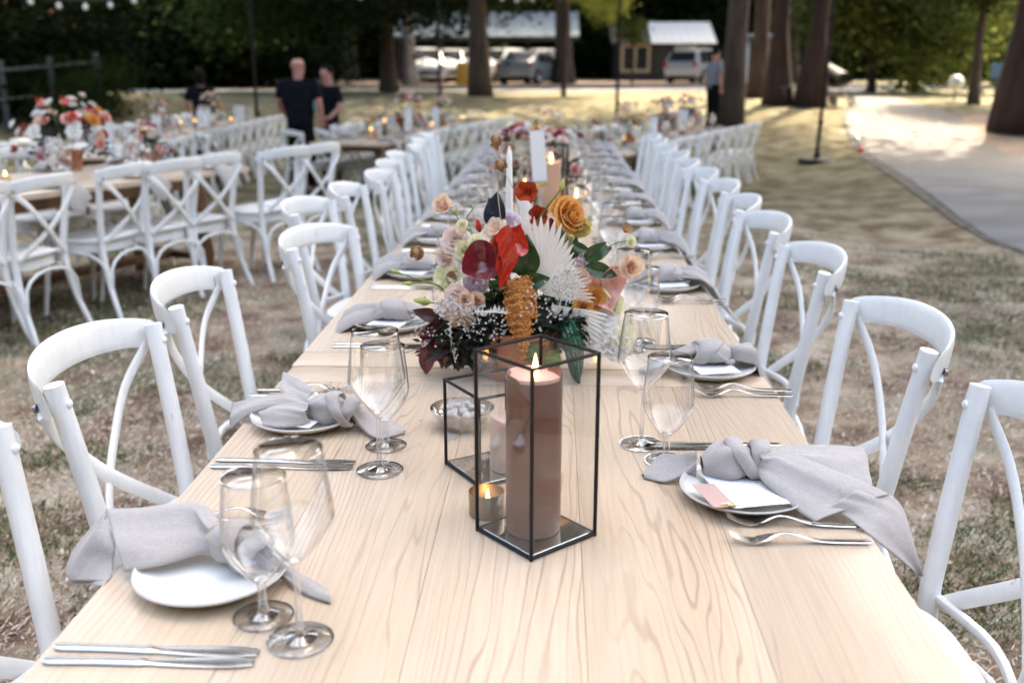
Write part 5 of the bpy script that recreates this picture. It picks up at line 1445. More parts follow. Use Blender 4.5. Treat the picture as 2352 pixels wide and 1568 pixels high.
def lantern(loc, rz, w, h, label, bar=.0034):
    t = thing('glass_lantern', label, 'lantern', loc, rz)
    q = w / 2
    cs = [(-q, -q), (q, -q), (q, q), (-q, q)]
    mb = MB()
    for z in (bar, h): 
        for i in range(4):
            a, b = cs[i], cs[(i + 1) % 4]; mb.tube([(a[0], a[1], z), (b[0], b[1], z)], bar * .8, 8)
    for a in cs: mb.tube([(a[0], a[1], .0), (a[0], a[1], h + bar * .5)], bar * .85, 8)
    mb.build('frame', black_metal, t, sharp=60)
    for i in range(4):
        a, b = cs[i], cs[(i + 1) % 4]; cx, cy = (a[0] + b[0]) / 2, (a[1] + b[1]) / 2
        d = (.0016, w - bar * 2, h - bar * 2) if abs(a[0] - b[0]) < 1e-6 else (w - bar * 2, .0016, h - bar * 2)
        mb = MB(); e = (Vector((b[0] - a[0], b[1] - a[1], 0))).normalized() * (w / 2 - bar)
        mb.add([(cx - e.x, cy - e.y, bar * 2), (cx + e.x, cy + e.y, bar * 2), (cx + e.x, cy + e.y, h - bar), (cx - e.x, cy - e.y, h - bar)], [(0, 1, 2, 3)])
        mb.build('glass_pane', glass_pane, t, False, fix=False)
    MB().bbox((0, 0, bar * 1.4), (w - bar * 2, w - bar * 2, .002), .0004, 1).build('mirror_floor', principled('mirror_glass', (.75, .8, .8), .05, 1.0) if 'mirror_glass' not in MATS else MATS['mirror_glass'], t, sharp=30)
    return t
LC = Vector((-.0205, 1.311, TH))
lantern(tuple(LC), R(42), .120, .272, 'tall black framed glass lantern in the foreground with the tall plum candle')
pillar('pillar_candle', (LC.x - .004, LC.y + .004, TH + .007), .0395, .232, plum_wax, 'tall plum pillar candle burning inside the foreground lantern', plum_melt, wax('pale_lip_wax', (.55, .34, .30)), fs=.85)
# rim of paler wax round the tall candle's mouth
L2 = Vector((-.095, 1.545, TH))
lantern(tuple(L2), R(33), .118, .150, 'lower black framed glass lantern behind and left of the tall one')
pillar('pillar_candle', (L2.x + .030, L2.y - .005, TH + .007), .036, .090, rose_wax, 'short pale rose candle inside the lower lantern', lit=False)
# tea light in a small cup
t = thing('tealight_cup', 'small grey brass tealight cup glowing between the two lanterns', 'candle holder', (-.083, 1.385, TH))
t.location = (-.0955, 1.372, TH)
cupm = principled('aged_brass', (.30, .235, .17), .35, .9)
MB().lathe([(0, 0), (.024, 0), (.0262, .003), (.0268, .036), (.0268, .0375), (.0255, .0375), (.025, .033), (.0245, .006), (0, .006)], 34).build('cup', cupm, t, sharp=60)
MB().lathe([(0, .006), (.0235, .006), (.0235, .014), (0, .0135)], 24).build('wax', ivory_wax, t)
flame(t, .002, 0, .0155, .62)
# glass dish of white pebbles
t = thing('pebble_dish', 'smoky glass dish of white pebbles behind the lower lantern', 'dish', (-.165, 1.74, TH))
MB().lathe([(0, 0), (.026, 0), (.030, .003), (.050, .022), (.058, .040), (.0595, .040), (.0515, .021), (.031, .001)], 40).build('dish', thin_glass('smoky_glass', (.78, .74, .72), (.3, .28, .27), 1.4), t)
peb = [MB().lathe([(0, -.0075), (.006, -.006), (.0095, 0), (.006, .0055), (0, .007)], 12).mesh('pebble', principled('white_pebble', (.48, .46, .42), .4)) ]
pr = random.Random(4)
for i in range(26):
    a = pr.random() * 6.28; r_ = .040 * math.sqrt(pr.random()); o = obj('pebble', peb[0], t, (r_ * math.cos(a), r_ * math.sin(a), .020 + .014 * pr.random()), (pr.random(), pr.random(), pr.random() * 6), pr.uniform(.7, 1.25))
# third lantern down the table
lantern((-.015, 4.62, TH), R(8), .135, .30, 'black framed glass lantern with a tan candle halfway down the long table', .005)
pillar('pillar_candle', (-.015, 4.62, TH + .007), .045, .215, tan_wax, 'tan pillar candle burning in the lantern halfway down the table', fs=1.2)
pillar('pillar_candle', (-.13, 4.42, TH), .035, .13, ivory_wax, 'cream pillar candle beside the lantern halfway down the table', fs=1.0)
pillar('pillar_candle', (.10, 4.48, TH), .03, .085, tan_wax, 'low tan candle beside the lantern halfway down the table', fs=1.0)

# ================================================================ FLOWERS
def petal_mat(name, c1, c2, rough=.55, trans=.25, scale=30, coat=0.0):
    m = principled(name, c1, rough, spec=.35, Coat_Weight=coat, Coat_Roughness=.12)
    nz = noise_n(m, coords(m, 'Object'), scale, 4, .6, .4); rp = ramp(m, [(.35, c1), (.65, c2)], nz)
    L(m, rp.outputs[0], bsdf(m).inputs['Base Color'])
    if trans:
        tl = N(m, 'ShaderNodeBsdfTranslucent'); L(m, rp.outputs[0], tl.inputs[0]); mx = N(m, 'ShaderNodeMixShader'); mx.inputs[0].default_value = trans
        L(m, bsdf(m).outputs[0], mx.inputs[1]); L(m, tl.outputs[0], mx.inputs[2]); m.node_tree.links.new(mx.outputs[0], m.node_tree.nodes['Material Output'].inputs[0])
    return m
pm = {
    'orange': petal_mat('amber_petal', (.78, .36, .08), (.80, .48, .17)),
    'peach': petal_mat('peach_petal', (.88, .64, .48), (.90, .76, .62), trans=.4),
    'blush': petal_mat('blush_petal', (.86, .68, .63), (.88, .80, .75), trans=.4),
    'cream': petal_mat('cream_petal', (.86, .83, .68), (.86, .85, .52), trans=.4),
    'rust': petal_mat('rust_petal', (.45, .07, .02), (.30, .025, .012), .35, .15),
    'red': petal_mat('scarlet_petal', (.62, .045, .02), (.42, .02, .012), .2, .1, 20, .7),
    'burg': petal_mat('burgundy_petal', (.10, .012, .02), (.22, .02, .02), .2, .05, 14, .7),
    'pink': petal_mat('pink_petal', (.80, .40, .34), (.82, .50, .44), .25, .15, 12, .5),
    'white': petal_mat('white_petal', (.78, .77, .74), (.82, .81, .78), .6, .35),
    'fan': petal_mat('bleached_fan', (.88, .85, .77), (.90, .88, .82), .65, .35, 60),
    'brown': petal_mat('dried_brown', (.26, .13, .06), (.42, .25, .12), .8, .1, 60),
    'mauve': petal_mat('mauve_petal', (.52, .42, .52), (.68, .55, .6)),
    'yellow': petal_mat('yellow_petal', (.70, .55, .18), (.78, .66, .3)),
    'magenta': petal_mat('magenta_petal', (.45, .03, .09), (.6, .1, .14)),
}
gm = {
    'stem': mottled('green_stem', (.09, .16, .035), (.16, .24, .06), 20, .5),
    'leaf': petal_mat('deep_green_leaf', (.018, .05, .014), (.035, .085, .02), .32, .12, 10, .3),
    'dark': petal_mat('black_green_leaf', (.012, .02, .012), (.03, .035, .02), .4, .05, 10),
    'bud': petal_mat('green_bud', (.32, .42, .10), (.58, .60, .22), .5, .2),
    'blackleaf': petal_mat('black_blue_leaf', (.01, .012, .02), (.02, .025, .04), .4, .05),
    'choc': petal_mat('chocolate_leaf', (.045, .012, .014), (.09, .022, .022), .4, .08, 12),
    'fuzz': petal_mat('green_fuzz', (.20, .28, .06), (.36, .42, .14), .8, .3),
    'wood': mottled('brown_twig', (.06, .03, .02), (.12, .06, .04), 40, .8),
    'twig_pale': mottled('straw_stem', (.45, .36, .22), (.55, .46, .3), 40, .8),
    'spadix': petal_mat('spadix', (.62, .62, .25), (.75, .55, .28), .5, .1),
}
terra = mottled('terracotta', (.42, .165, .085), (.50, .215, .12), 12, .85, .15, .002)
def petal(mb, M, ln, w, cup=.4, curl=.3, tipp=.25, ruf=0.0, nu=7, nv=6, seed=0, base=.25):
    """petal from the origin along local +z, opening towards +y"""
    ph = seed * 1.7
    def fn(u, v):
        vv = v * 2 - 1
        ww = w * (base + (1 - base) * math.sin(PI * min(1, u * .62 + .0)) ** .8) if tipp <= 0 else w * (base * (1 - u) + math.sin(PI * min(.999, u * (.5 + .5 * tipp) + .02)) ** .75 * (1 - base * .5))
        x = vv * ww / 2
        z = ln * u * (1 - .18 * vv * vv * u)
        y = ln * (cup * u * u - curl * max(0, u - .6) * -2.0 * .5) - cup * ww * .8 * (vv * vv) * -1 * (-1) * .9
        y = -ln * cup * math.sin(PI * u * .5) * (1 - .0) * .0 + ww * cup * 1.1 * (vv * vv) * (1 - .5 * u) + ln * (.10 * math.sin(PI * u)) * -1 + ln * curl * max(0, u - .5) ** 2 * -4
        y += ruf * ln * math.sin(vv * 7 + ph) * u * u * .5
        z += ruf * ln * math.cos(vv * 9 + ph) * u * u * .3
        return M @ Vector((x, -y, z))
    mb.grid(fn, nu, nv); return mb
def Rx(a): return Matrix.Rotation(a, 4, 'X')
def Ry(a): return Matrix.Rotation(a, 4, 'Y')
def Rz(a): return Matrix.Rotation(a, 4, 'Z')
def rose_mb(rings, ruf=.03, seed=1):
    """cupped overlapping petals in rings (n, radius, height, span in degrees, roll outwards); unit flower facing +z"""
    rd = random.Random(seed); mb = MB()
    for li, (n, rho, h, span, roll) in enumerate(rings):
        for i in range(n):
            a0 = 2 * PI * (i + .5 * (li % 2) + rd.uniform(-.12, .12)) / n; k1 = rd.uniform(.9, 1.1); k2 = rd.uniform(.9, 1.12); ph = rd.random() * 6
            notch = rd.uniform(-.02, .06)
            def fn(u, v):
                vv = v * 2 - 1
                a = a0 + R(span) / 2 * vv * (.35 + .65 * math.sin(PI * min(.5, .08 + u * .55)))
                r_ = rho * k1 * (.22 + .78 * math.sin(PI * .5 * min(1, u * 1.15))) + .012 * vv
                r_ += roll * max(0, u - .55) ** 2 * 2.6 * (1 - .3 * vv * vv)
                z = -.38 + (h * k2 + .38) * u - .16 * vv * vv * u - roll * max(0, u - .72) * 1.0 - notch * (1 - abs(vv)) * u
                r_ += ruf * math.sin(vv * 6 + ph) * u * u; z += ruf * .8 * math.cos(vv * 8 + ph) * u * u
                return (r_ * math.cos(a), r_ * math.sin(a), z)
            mb.grid(fn, 7, 8)
    for i in range(5):
        a = i * 1.256; mb.grid(lambda u, v: ((.05 + .55 * u) * math.cos(a + (v - .5) * .9 * (1 - u)), (.05 + .55 * u) * math.sin(a + (v - .5) * .9 * (1 - u)), -.40 - .05 * u), 3, 2)
    return mb
ROSE = ((2, .10, .62, 230, .0), (3, .20, .64, 170, .06), (3, .34, .60, 150, .12), (4, .52, .50, 125, .22), (5, .74, .34, 105, .34), (5, .92, .10, 95, .40))
LIZ = ((2, .12, .80, 220, .03), (3, .26, .84, 160, .14), (4, .42, .78, 130, .30), (5, .58, .62, 110, .42))
OPEN = ((4, .28, .45, 90, .25), (5, .60, .30, 80, .4), (6, .95, .05, 70, .4))
FM = {}
def flower_mesh(kind, col, seed=1):
    k = (kind, col, seed)
    if k in FM: return FM[k]
    if kind == 'rose': me = rose_mb(ROSE, .03, seed).mesh('rose', pm[col])
    elif kind == 'liz': me = rose_mb(LIZ, .06, seed).mesh('lisianthus', pm[col])
    elif kind == 'open': me = rose_mb(OPEN, .05, seed).mesh('blossom', pm[col])
    elif kind == 'orchid':
        mb = MB()
        for i, (a, l, w, t) in enumerate([(0, 1.15, .80, .62), (1.25, 1.1, .85, .85), (-1.25, 1.1, .85, .7), (2.5, 1.0, .75, .9), (-2.5, 1.0, .75, .75)]):
            petal(mb, Rz(a) @ Rx(-t) @ Rz(PI), l, w, .25, .15, .6, .03, seed=i)
        petal(mb, Rz(PI) @ Rx(-.5) @ Rz(PI), .7, .5, .7, -.3, .3, .2, seed=9)
        mb.lathe([(0, 0), (.09, .05), (.12, .2), (.06, .32), (0, .34)], 8); me = mb.mesh('orchid', pm[col])
    elif kind == 'bud':
        mb = MB()
        mb.lathe([(0, -.55), (.16, -.5), (.30, -.2), (.33, .1), (.25, .5), (.12, .85), (0, 1.0)], 10)
        mb.v = [(x * (1 + .12 * math.sin(3 * math.atan2(y, x) + z * 3)), y * (1 + .12 * math.sin(3 * math.atan2(y, x) + z * 3)), z) for x, y, z in mb.v]
        for i in range(4): petal(mb, Rz(i * PI / 2) @ Matrix.Translation((0, .05, -.6)) @ Rx(-.35) @ Rz(PI), .8, .16, .2, -.2, .5, nu=4, nv=2)
        me = mb.mesh('bud', gm['bud'] if col == 'bud' else pm[col])
    elif kind == 'anth':   # anthurium: glossy heart-shaped spathe facing +z, tip towards -y
        mb = MB()
        def fn(u, v):
            a = 2 * PI * v
            rr_ = (1 - .38 * abs(math.sin(a / 2)) ** 6 + .0)
            # heart outline: notch at the top (a=pi/2), tip at the bottom
            hx = 16 * math.sin(a) ** 3 / 17; hy = (13 * math.cos(a) - 5 * math.cos(2 * a) - 2 * math.cos(3 * a) - math.cos(4 * a)) / 17
            if col == 'burg': hx = hx * .55 + math.sin(a) * .45; hy = hy * .55 + math.cos(a) * .45
            x, y = hx * u, (hy * u * .95 + .12 * u)
            z = (.75 if col == 'burg' else .42) * (u ** 2) - .16 * math.exp(-((x / .16) ** 2)) * u * .3 + .05 * noise.noise(Vector((x * 3.1, y * 3.1, 2))) + .035 * math.sin(abs(x) * 13 + y * 5) * u * (1 - .4 * u) + .10 * math.sin(a * 2 + .6) * u ** 3
            return (x, y, z)
        mb.grid(fn, 14, 44); me = mb.mesh('anthurium', pm[col])
    elif kind == 'pod':
        mb = MB(); rd = random.Random(3)
        mb.lathe([(0, -.8), (.35, -.7), (.7, -.3), (.78, .1), (.6, .5), (.3, .75), (0, .8)], 12)
        for i in range(46):
            z = rd.uniform(-.7, .85); a = rd.random() * 6.28; q = math.sqrt(max(0, 1 - z * z)) * .85
            p = Vector((q * math.cos(a), q * math.sin(a), z * .85)); M = Matrix.Translation(p) @ p.to_track_quat('Z', 'Y').to_matrix().to_4x4()
            c = MB().lathe([(.02, -.05), (.15, .02), (.20, .16), (.17, .13), (.04, .0)], 6); mb.merge(c, M)
        me = mb.mesh('seed_pod', pm[col])
    elif kind == 'fuzz':
        mb = MB(); rd = random.Random(5)
        mb.lathe([(0, -.7), (.5, -.5), (.7, 0), (.5, .5), (0, .7)], 10)
        for i in range(380):
            z = rd.uniform(-1, 1); a = rd.random() * 6.28; q = math.sqrt(1 - z * z); d = Vector((q * math.cos(a), q * math.sin(a), z)); e = d.orthogonal() * .03
            e2 = d.cross(e); tip = d * rd.uniform(.95, 1.25) + Vector((rd.uniform(-.12, .12), rd.uniform(-.12, .12), rd.uniform(-.12, .12)))
            b = d * .62; mb.add([b + e, b - e * .5 + e2, b - e * .5 - e2, tip], [(0, 1, 3), (1, 2, 3), (2, 0, 3)])
        me = mb.mesh('fuzzy_flower', gm['fuzz'], False, None, False)
    elif kind == 'dried':   # dried daisy: fan of narrow papery petals
        mb = MB()
        for i in range(22): petal(mb, Rz(i * 2 * PI / 22) @ Rx(-1.1) @ Rz(PI), 1, .24, .3, .25, .5, .02, 5, 3, seed=i, base=.1)
        mb.lathe([(0, -.1), (.28, 0), (.3, .12), (.2, .22), (0, .26)], 10); me = mb.mesh('dried_daisy', pm[col])
    FM[k] = me; return me
def leaf_mesh(kind, L_=1.0, W=.5, mat='leaf', wav=.04, fold=.25, seed=0):
    k = ('leaf', kind, L_, W, mat, seed)
    if k in FM: return FM[k]
    mb = MB()
    def fn(u, v):
        vv = v * 2 - 1; w = W * math.sin(PI * u ** .8) ** .9 + .004
        return (vv * w / 2, L_ * u, abs(vv) * w * fold - .12 * L_ * u * u + wav * math.sin(u * 9 + vv * 2 + seed) * abs(vv) + (.012 * L_ * math.cos(u * 34 + abs(vv) * 6) * abs(vv)))
    mb.grid(fn, 16, 8); FM[k] = mb.mesh('leaf', gm.get(mat) or pm[mat]); return FM[k]
Vz = Vector((0, 0, 1))
def aim(dirv, roll=0.0):
    return (Vector(dirv).normalized().to_track_quat('Z', 'Y') @ Matrix.Rotation(roll, 3, 'Z').to_quaternion()).to_euler()
def aim_y(dirv, roll=0.0, upv=(0, -1, .3)):
    """orientation whose +Y runs along dirv and whose +Z leans to upv"""
    y = Vector(dirv).normalized(); z = Vector(upv); z = (z - y * z.dot(y)).normalized(); x = y.cross(z)
    m = Matrix((x, y, z)).transposed() @ Matrix.Rotation(roll, 3, 'Y'); return m.to_euler()

A = thing('flower_arrangement', 'large arrangement of red anthuriums, bleached palm fan and roses in a terracotta pot', 'flower arrangement', (-.075, 2.10, TH))
AO = Vector((-.075, 2.10, TH))
def W(px, py, dy=0.0): return at_y(px, py, 2.10 + dy) - AO
PX = 1 / 985.0       # metres per photograph pixel at the arrangement
def put(name, me, px, py, size, dy=0.0, face=(0, -1, .25), roll=0.0):
    """size is the flower's diameter in photograph pixels"""
    return obj(name, me, A, W(px, py, dy), aim(face, roll), size * PX / 2 * (1.15 if name in ('lisianthus', 'blossom', 'orchid') else 1))
def stem(pts, rad=.0016, mat='stem', name='stem'):
    return MB().tube(ease([W(*p) for p in pts], 5), rad, 7).build(name, gm[mat], A)
mb = MB().lathe([(0, .0), (.086, .0), (.090, .004), (.100, .092), (.105, .095), (.106, .106), (.101, .108), (.097, .102), (.094, .095), (.0, .09)], 44)
mb.build('pot', terra, A, sharp=50)
# dark foliage body
def foliage_blob(name, mat, n, c, rad, leafs, seed, ax=(1, 1, 1)):
    rd = random.Random(seed); mb = MB()
    for i in range(n):
        z = rd.uniform(-1, 1); a = rd.random() * 6.28; q = math.sqrt(1 - z * z); d = Vector((q * math.cos(a) * ax[0], q * math.sin(a) * ax[1], z * ax[2]))
        p = Vector(c) + d * rad * rd.uniform(.35, 1.0); l = leafs * rd.uniform(.6, 1.3)
        e = (d + Vector((rd.uniform(-.6, .6), rd.uniform(-.6, .6), rd.uniform(-.8, .4)))).normalized(); s = e.orthogonal().normalized() * l * rd.uniform(.2, .32); b = e.cross(s).normalized() * l * .08
        mb.add([p, p + e * l * .45 + s + b, p + e * l, p + e * l * .45 - s + b, p + e * l * .5 - b], [(0, 1, 4), (1, 2, 4), (2, 3, 4), (3, 0, 4)])
    o = mb.build(name, gm[mat], A, False, fix=False); o['kind'] = 'stuff'; return o
foliage_blob('dark_foliage', 'dark', 700, W(1160, 735, .02), .085, .030, 3, (1.25, .8, .75))
foliage_blob('dark_foliage', 'dark', 480, W(1080, 775, -.05), .068, .028, 4, (1.15, .8, .8))
foliage_blob('dark_foliage', 'dark', 420, W(1170, 745, -.075), .055, .026, 14, (1.5, .5, .62))
foliage_blob('dark_foliage', 'dark', 260, W(1290, 755, -.06), .045, .026, 15, (1.2, .6, .8))
foliage_blob('dark_foliage', 'leaf', 160, W(1200, 660, .05), .08, .036, 5, (1.2, .7, .8))
foliage_blob('dark_foliage', 'dark', 300, W(1270, 745, .0), .06, .026, 6, (1.1, .8, .9))
foliage_blob('brown_sprigs', 'wood', 160, W(1030, 800, -.02), .05, .02, 8, (1.6, .8, .5))
# palm fans
def fan(px, py, dy, R0, a0, a1, n, tiltn, seed, roll3=(0, 0, 0), name='palm_fan', cut=0.0):
    o0 = W(px, py, dy); t = MB(); rd = random.Random(seed)
    root = None
    for i in range(n):
        f = i / (n - 1); a = R(a0 + (a1 - a0) * f); da = R(abs(a1 - a0)) / (n - 1)
        rl = R0 * (1 - cut * abs(f - .45) ** 2) * rd.uniform(.96, 1.03) * (1 if n < 15 else (1 - .42 * sm(.2, .62, f) + .05 * sm(.8, 1, f)))
        def fn(u, v, a=a, rl=rl, da=da):
            vv = v * 2 - 1
            half = da * .5 if u < .80 else da * .5 * max(0.02, (1 - u) / .20) ** .85
            aa = a + vv * half
            r_ = .006 + rl * u
            fold = (abs(vv) - .5) * r_ * da * .13
            droop = -.14 * rl * u * u * math.cos(a * .8) * .3
            z = r_ * math.cos(aa); x = r_ * math.sin(aa)
            return Vector((x, fold + .16 * rl * u * u * tiltn, z + droop))
        m1 = MB().grid(fn, 12, 2)
        if root is None: root = m1.build(name, pm['fan'], A, False, fix=False, loc=o0); root.rotation_euler = roll3
        else: m1.build('pleat', pm['fan'], root, False, fix=False)
    return root
fan(1243, 676, -.035, .172, -19, 96, 24, .5, 1, (R(10), 0, R(-16)))
fan(1262, 698, -.055, .122, 98, 150, 12, .5, 2, (R(-4), 0, R(-12)), cut=.3)
# anthuriums
def anth(col, px, py, size, dy, face, roll, spx=None, spc='spadix'):
    o = put('anthurium', flower_mesh('anth', col), px, py, size, dy, face, roll)
    if spc:
        mb = MB().tube(ease([(0, .12, .05), (0, .02, .30), (0, -.1, .62), (0, -.15, .82)], 4), list(np.linspace(.075, .035, 13)), 9)
        s = mb.build('spadix', gm[spc], o)
    return o
anth('red', 1176, 548, 80, -.05, (.45, -1, .35), R(150), spc=None)
anth('burg', 1112, 618, 98, -.08, (-.25, -1, .75), R(-50), spc=None)
anth('pink', 1384, 668, 120, -.01, (.25, -1, .10), R(20))
# folded scarlet spathe, wavy rim, hanging
mb = MB()
def fs_(u, v):
    vv = v * 2 - 1; w = (.10 + .32 * math.sin(PI * min(1, u * .9 + .08))) * (1 + .12 * math.sin(u * 14))
    return (vv * w * .8 + .10 * math.sin(u * 3.5), -.16 * vv * vv * 1.0 - .05 * math.sin(u * 16 + vv * 3), 1 - 2 * u + .1 * vv)
mb.grid(fs_, 26, 8).build('folded_anthurium', pm['red'], A, loc=W(1158, 590, -.11)).scale = (.062,) * 3
# roses and friends
for (k, col, px, py, s, dy, fc, sd) in [
    ('orchid', 'rust', 1216, 444, 66, -.01, (-.3, -1, .25), 1), ('orchid', 'rust', 1232, 500, 62, .03, (.2, -1, .4), 1),
    ('rose', 'orange', 1312, 496, 74, .0, (.75, -.8, .35), 2), ('liz', 'orange', 1292, 482, 56, .01, (-.35, -.8, .75), 5), ('liz', 'yellow', 1330, 520, 50, .015, (.5, -.9, -.3), 6), ('rose', 'orange', 1364, 690, 60, -.03, (.6, -1, .1), 3),
    ('liz', 'peach', 1022, 472, 48, -.02, (-.6, -1, .5), 1), ('liz', 'blush', 1052, 556, 66, .0, (-.4, -1, .5), 2),
    ('rose', 'cream', 1092, 556, 34, -.04, (-.1, -1, .5), 2), ('rose', 'cream', 1062, 514, 22, -.03, (-.2, -1, .5), 2),
    ('liz', 'cream', 1066, 574, 40, -.03, (-.3, -1, .3), 3), ('liz', 'blush', 1056, 682, 66, -.08, (-.35, -1, .1), 4),
    ('liz', 'peach', 1068, 690, 44, -.10, (.2, -1, .2), 5), ('open', 'peach', 1060, 738, 44, -.09, (-.1, -1, -.7), 2),
    ('liz', 'peach', 1446, 614, 58, -.02, (.25, -1, .25), 6), ('rose', 'cream', 1450, 554, 24, -.02, (.7, -1, .3), 2),
    ('bud', 'red', 1100, 522, 40, -.02, (-.15, -.3, 1), 1), ('open', 'white', 1040, 612, 54, .03, (-.5, -1, .4), 3),
    ('open', 'mauve', 1165, 512, 52, .03, (0, -.8, .8), 4), ('open', 'peach', 1136, 524, 40, .0, (-.4, -1, .6), 5),
    ('dried', 'brown', 1046, 640, 42, -.04, (-.9, -1, .3), 1), ('dried', 'brown', 1436, 531, 38, .0, (.5, -.6, .9), 1), ('dried', 'cream', 1050, 632, 46, -.035, (-.7, -1, .4), 1),
    ('open', 'white', 1372, 762, 60, -.02, (.5, -1, .3), 6), ('open', 'white', 1405, 790, 54, -.01, (.6, -1, .6), 7), ('open', 'white', 1350, 790, 44, -.05, (.2, -1, .2), 8),
    ('open', 'mauve', 1332, 590, 40, .05, (.2, -1, .5), 9), ('rose', 'magenta', 1350, 800, 34, -.04, (.5, -1, .2), 3),
    ('open', 'mauve', 1092, 650, 44, .0, (-.2, -1, .2), 4), ('liz', 'cream', 1300, 555, 44, .02, (.3, -1, .1), 7),
    ('liz', 'blush', 1030, 590, 52, .01, (-.7, -1, .2), 4), ('rose', 'peach', 1080, 600, 40, -.03, (-.2, -1, .6), 3), ('open', 'cream', 1016, 640, 46, -.01, (-.8, -1, .2), 6), ('liz', 'peach', 1094, 690, 44, -.06, (0, -1, .1), 6), ('rose', 'blush', 1024, 712, 40, -.07, (-.6, -1, .0), 2),
    ('rose', 'rust', 1150, 560, 44, -.03, (-.3, -1, .6), 2), ('liz', 'peach', 1330, 640, 52, -.02, (.5, -1, .2), 5), ('liz', 'cream', 1402, 700, 54, .0, (.7, -1, .3), 7), ('rose', 'orange', 1340, 706, 44, -.05, (.3, -1, .2), 3), ('liz', 'blush', 1416, 640, 48, .01, (.6, -1, .5), 2), ('open', 'white', 1390, 735, 56, -.03, (.5, -1, .2), 3), ('open', 'cream', 1440, 770, 44, .0, (.7, -1, .5), 6),
    ('orchid', 'rust', 1262, 520, 40, .04, (.3, -1, .3), 1), ('orchid', 'burg', 1000, 768, 60, -.06, (-.7, -1, -.1), 1)]:
    nm = {'orchid': 'orchid', 'rose': 'rose', 'liz': 'lisianthus', 'bud': 'red_bud', 'open': 'blossom', 'dried': 'dried_daisy'}[k]
    put(nm, flower_mesh(k, col, sd), px, py, s, dy, fc, px * .7)
# hanging burgundy petals lower left
for px, py, l, d, mt in ((985, 790, .070, (-.12, -.1, -1), 'burg'), (1006, 780, .062, (.25, -.2, -1), 'burg'), (1022, 740, .06, (-.9, -.3, -.5), 'choc'), (1040, 740, .07, (-.5, -.4, -.8), 'choc'), (1062, 775, .075, (-.15, -.2, -1), 'choc'), (1075, 780, .07, (.3, -.2, -1), 'dark'), (1010, 730, .06, (-.7, -.2, .25), 'choc'), (1035, 775, .08, (-.6, -.5, -.5), 'choc')):
    o = obj('leaf', leaf_mesh('h', 1, .50, mt), A, W(px, py, -.06), aim_y(d, 0, (0, -1, .2)), l)
# green leaves
for px, py, l, d, w_, mt, dy in ((1205, 640, .095, (.05, -.15, 1), .62, 'leaf', -.04), (1190, 655, .070, (.85, -.2, .25), .6, 'leaf', -.05), (1130, 530, .085, (.15, .1, 1), .55, 'blackleaf', .02), (1150, 500, .05, (-.6, 0, 1), .6, 'blackleaf', .03),
        (1345, 600, .060, (.6, -.1, .6), .55, 'leaf', -.02), (1345, 612, .070, (1, -.2, -.25), .5, 'leaf', -.02), (1318, 596, .05, (.1, -.1, 1), .45, 'leaf', .0), (1340, 590, .065, (.9, 0, .3), .55, 'leaf', .02), (1290, 520, .045, (-.2, -.3, -1), .5, 'leaf', -.02),
        (1120, 650, .05, (.9, -.3, -.1), .4, 'leaf', -.07), (1312, 560, .05, (.8, -.3, -.3), .4, 'leaf', -.01), (1240, 760, .09, (.5, -.2, -.9), .45, 'dark', -.05), (1130, 700, .07, (-.5, -.5, -.6), .5, 'dark', -.06), (1180, 690, .07, (.2, -.6, -.8), .5, 'dark', -.07)):
    obj('leaf', leaf_mesh('g', 1, w_, mt), A, W(px, py, dy), aim_y(d, 0, (.1, -1, .2)), l)
# speckled strap leaf
m = petal_mat('speckled_leaf', (.012, .07, .04), (.02, .11, .06), .3, .1, 8, .4)
spv = N(m, 'ShaderNodeTexVoronoi'); L(m, coords(m, 'Object', (1, 1, 1)), spv.inputs['Vector']); spv.inputs['Scale'].default_value = 260
spr = ramp(m, [(.16, (1, 1, 1)), (.22, (0, 0, 0))], spv.outputs['Distance']); mxs = N(m, 'ShaderNodeMixRGB'); L(m, spr.outputs[0], mxs.inputs[0])
bi = bsdf(m).inputs['Base Color']; old = bi.links[0].from_socket; L(m, old, mxs.inputs[1]); mxs.inputs[2].default_value = (.7, .75, .66, 1); L(m, mxs.outputs[0], bi)
P = ease([W(1283, 728, -.05), W(1303, 752, -.09), W(1318, 800, -.105), W(1325, 850, -.10), W(1333, 880, -.09)], 6)
def strap(u, v):
    i = u * (len(P) - 1); a = int(i); b = min(a + 1, len(P) - 1); p = P[a].lerp(P[b], i - a); vv = v * 2 - 1
    w = .040 * math.sin(PI * min(1, .18 + u * .82)) ** .8 + .001
    return p + Vector((vv * w / 2, .014 * abs(vv) + .003 * math.cos(vv * 14), .010 * vv))
MB().grid(strap, 24, 14).build('speckled_leaf', m, A)
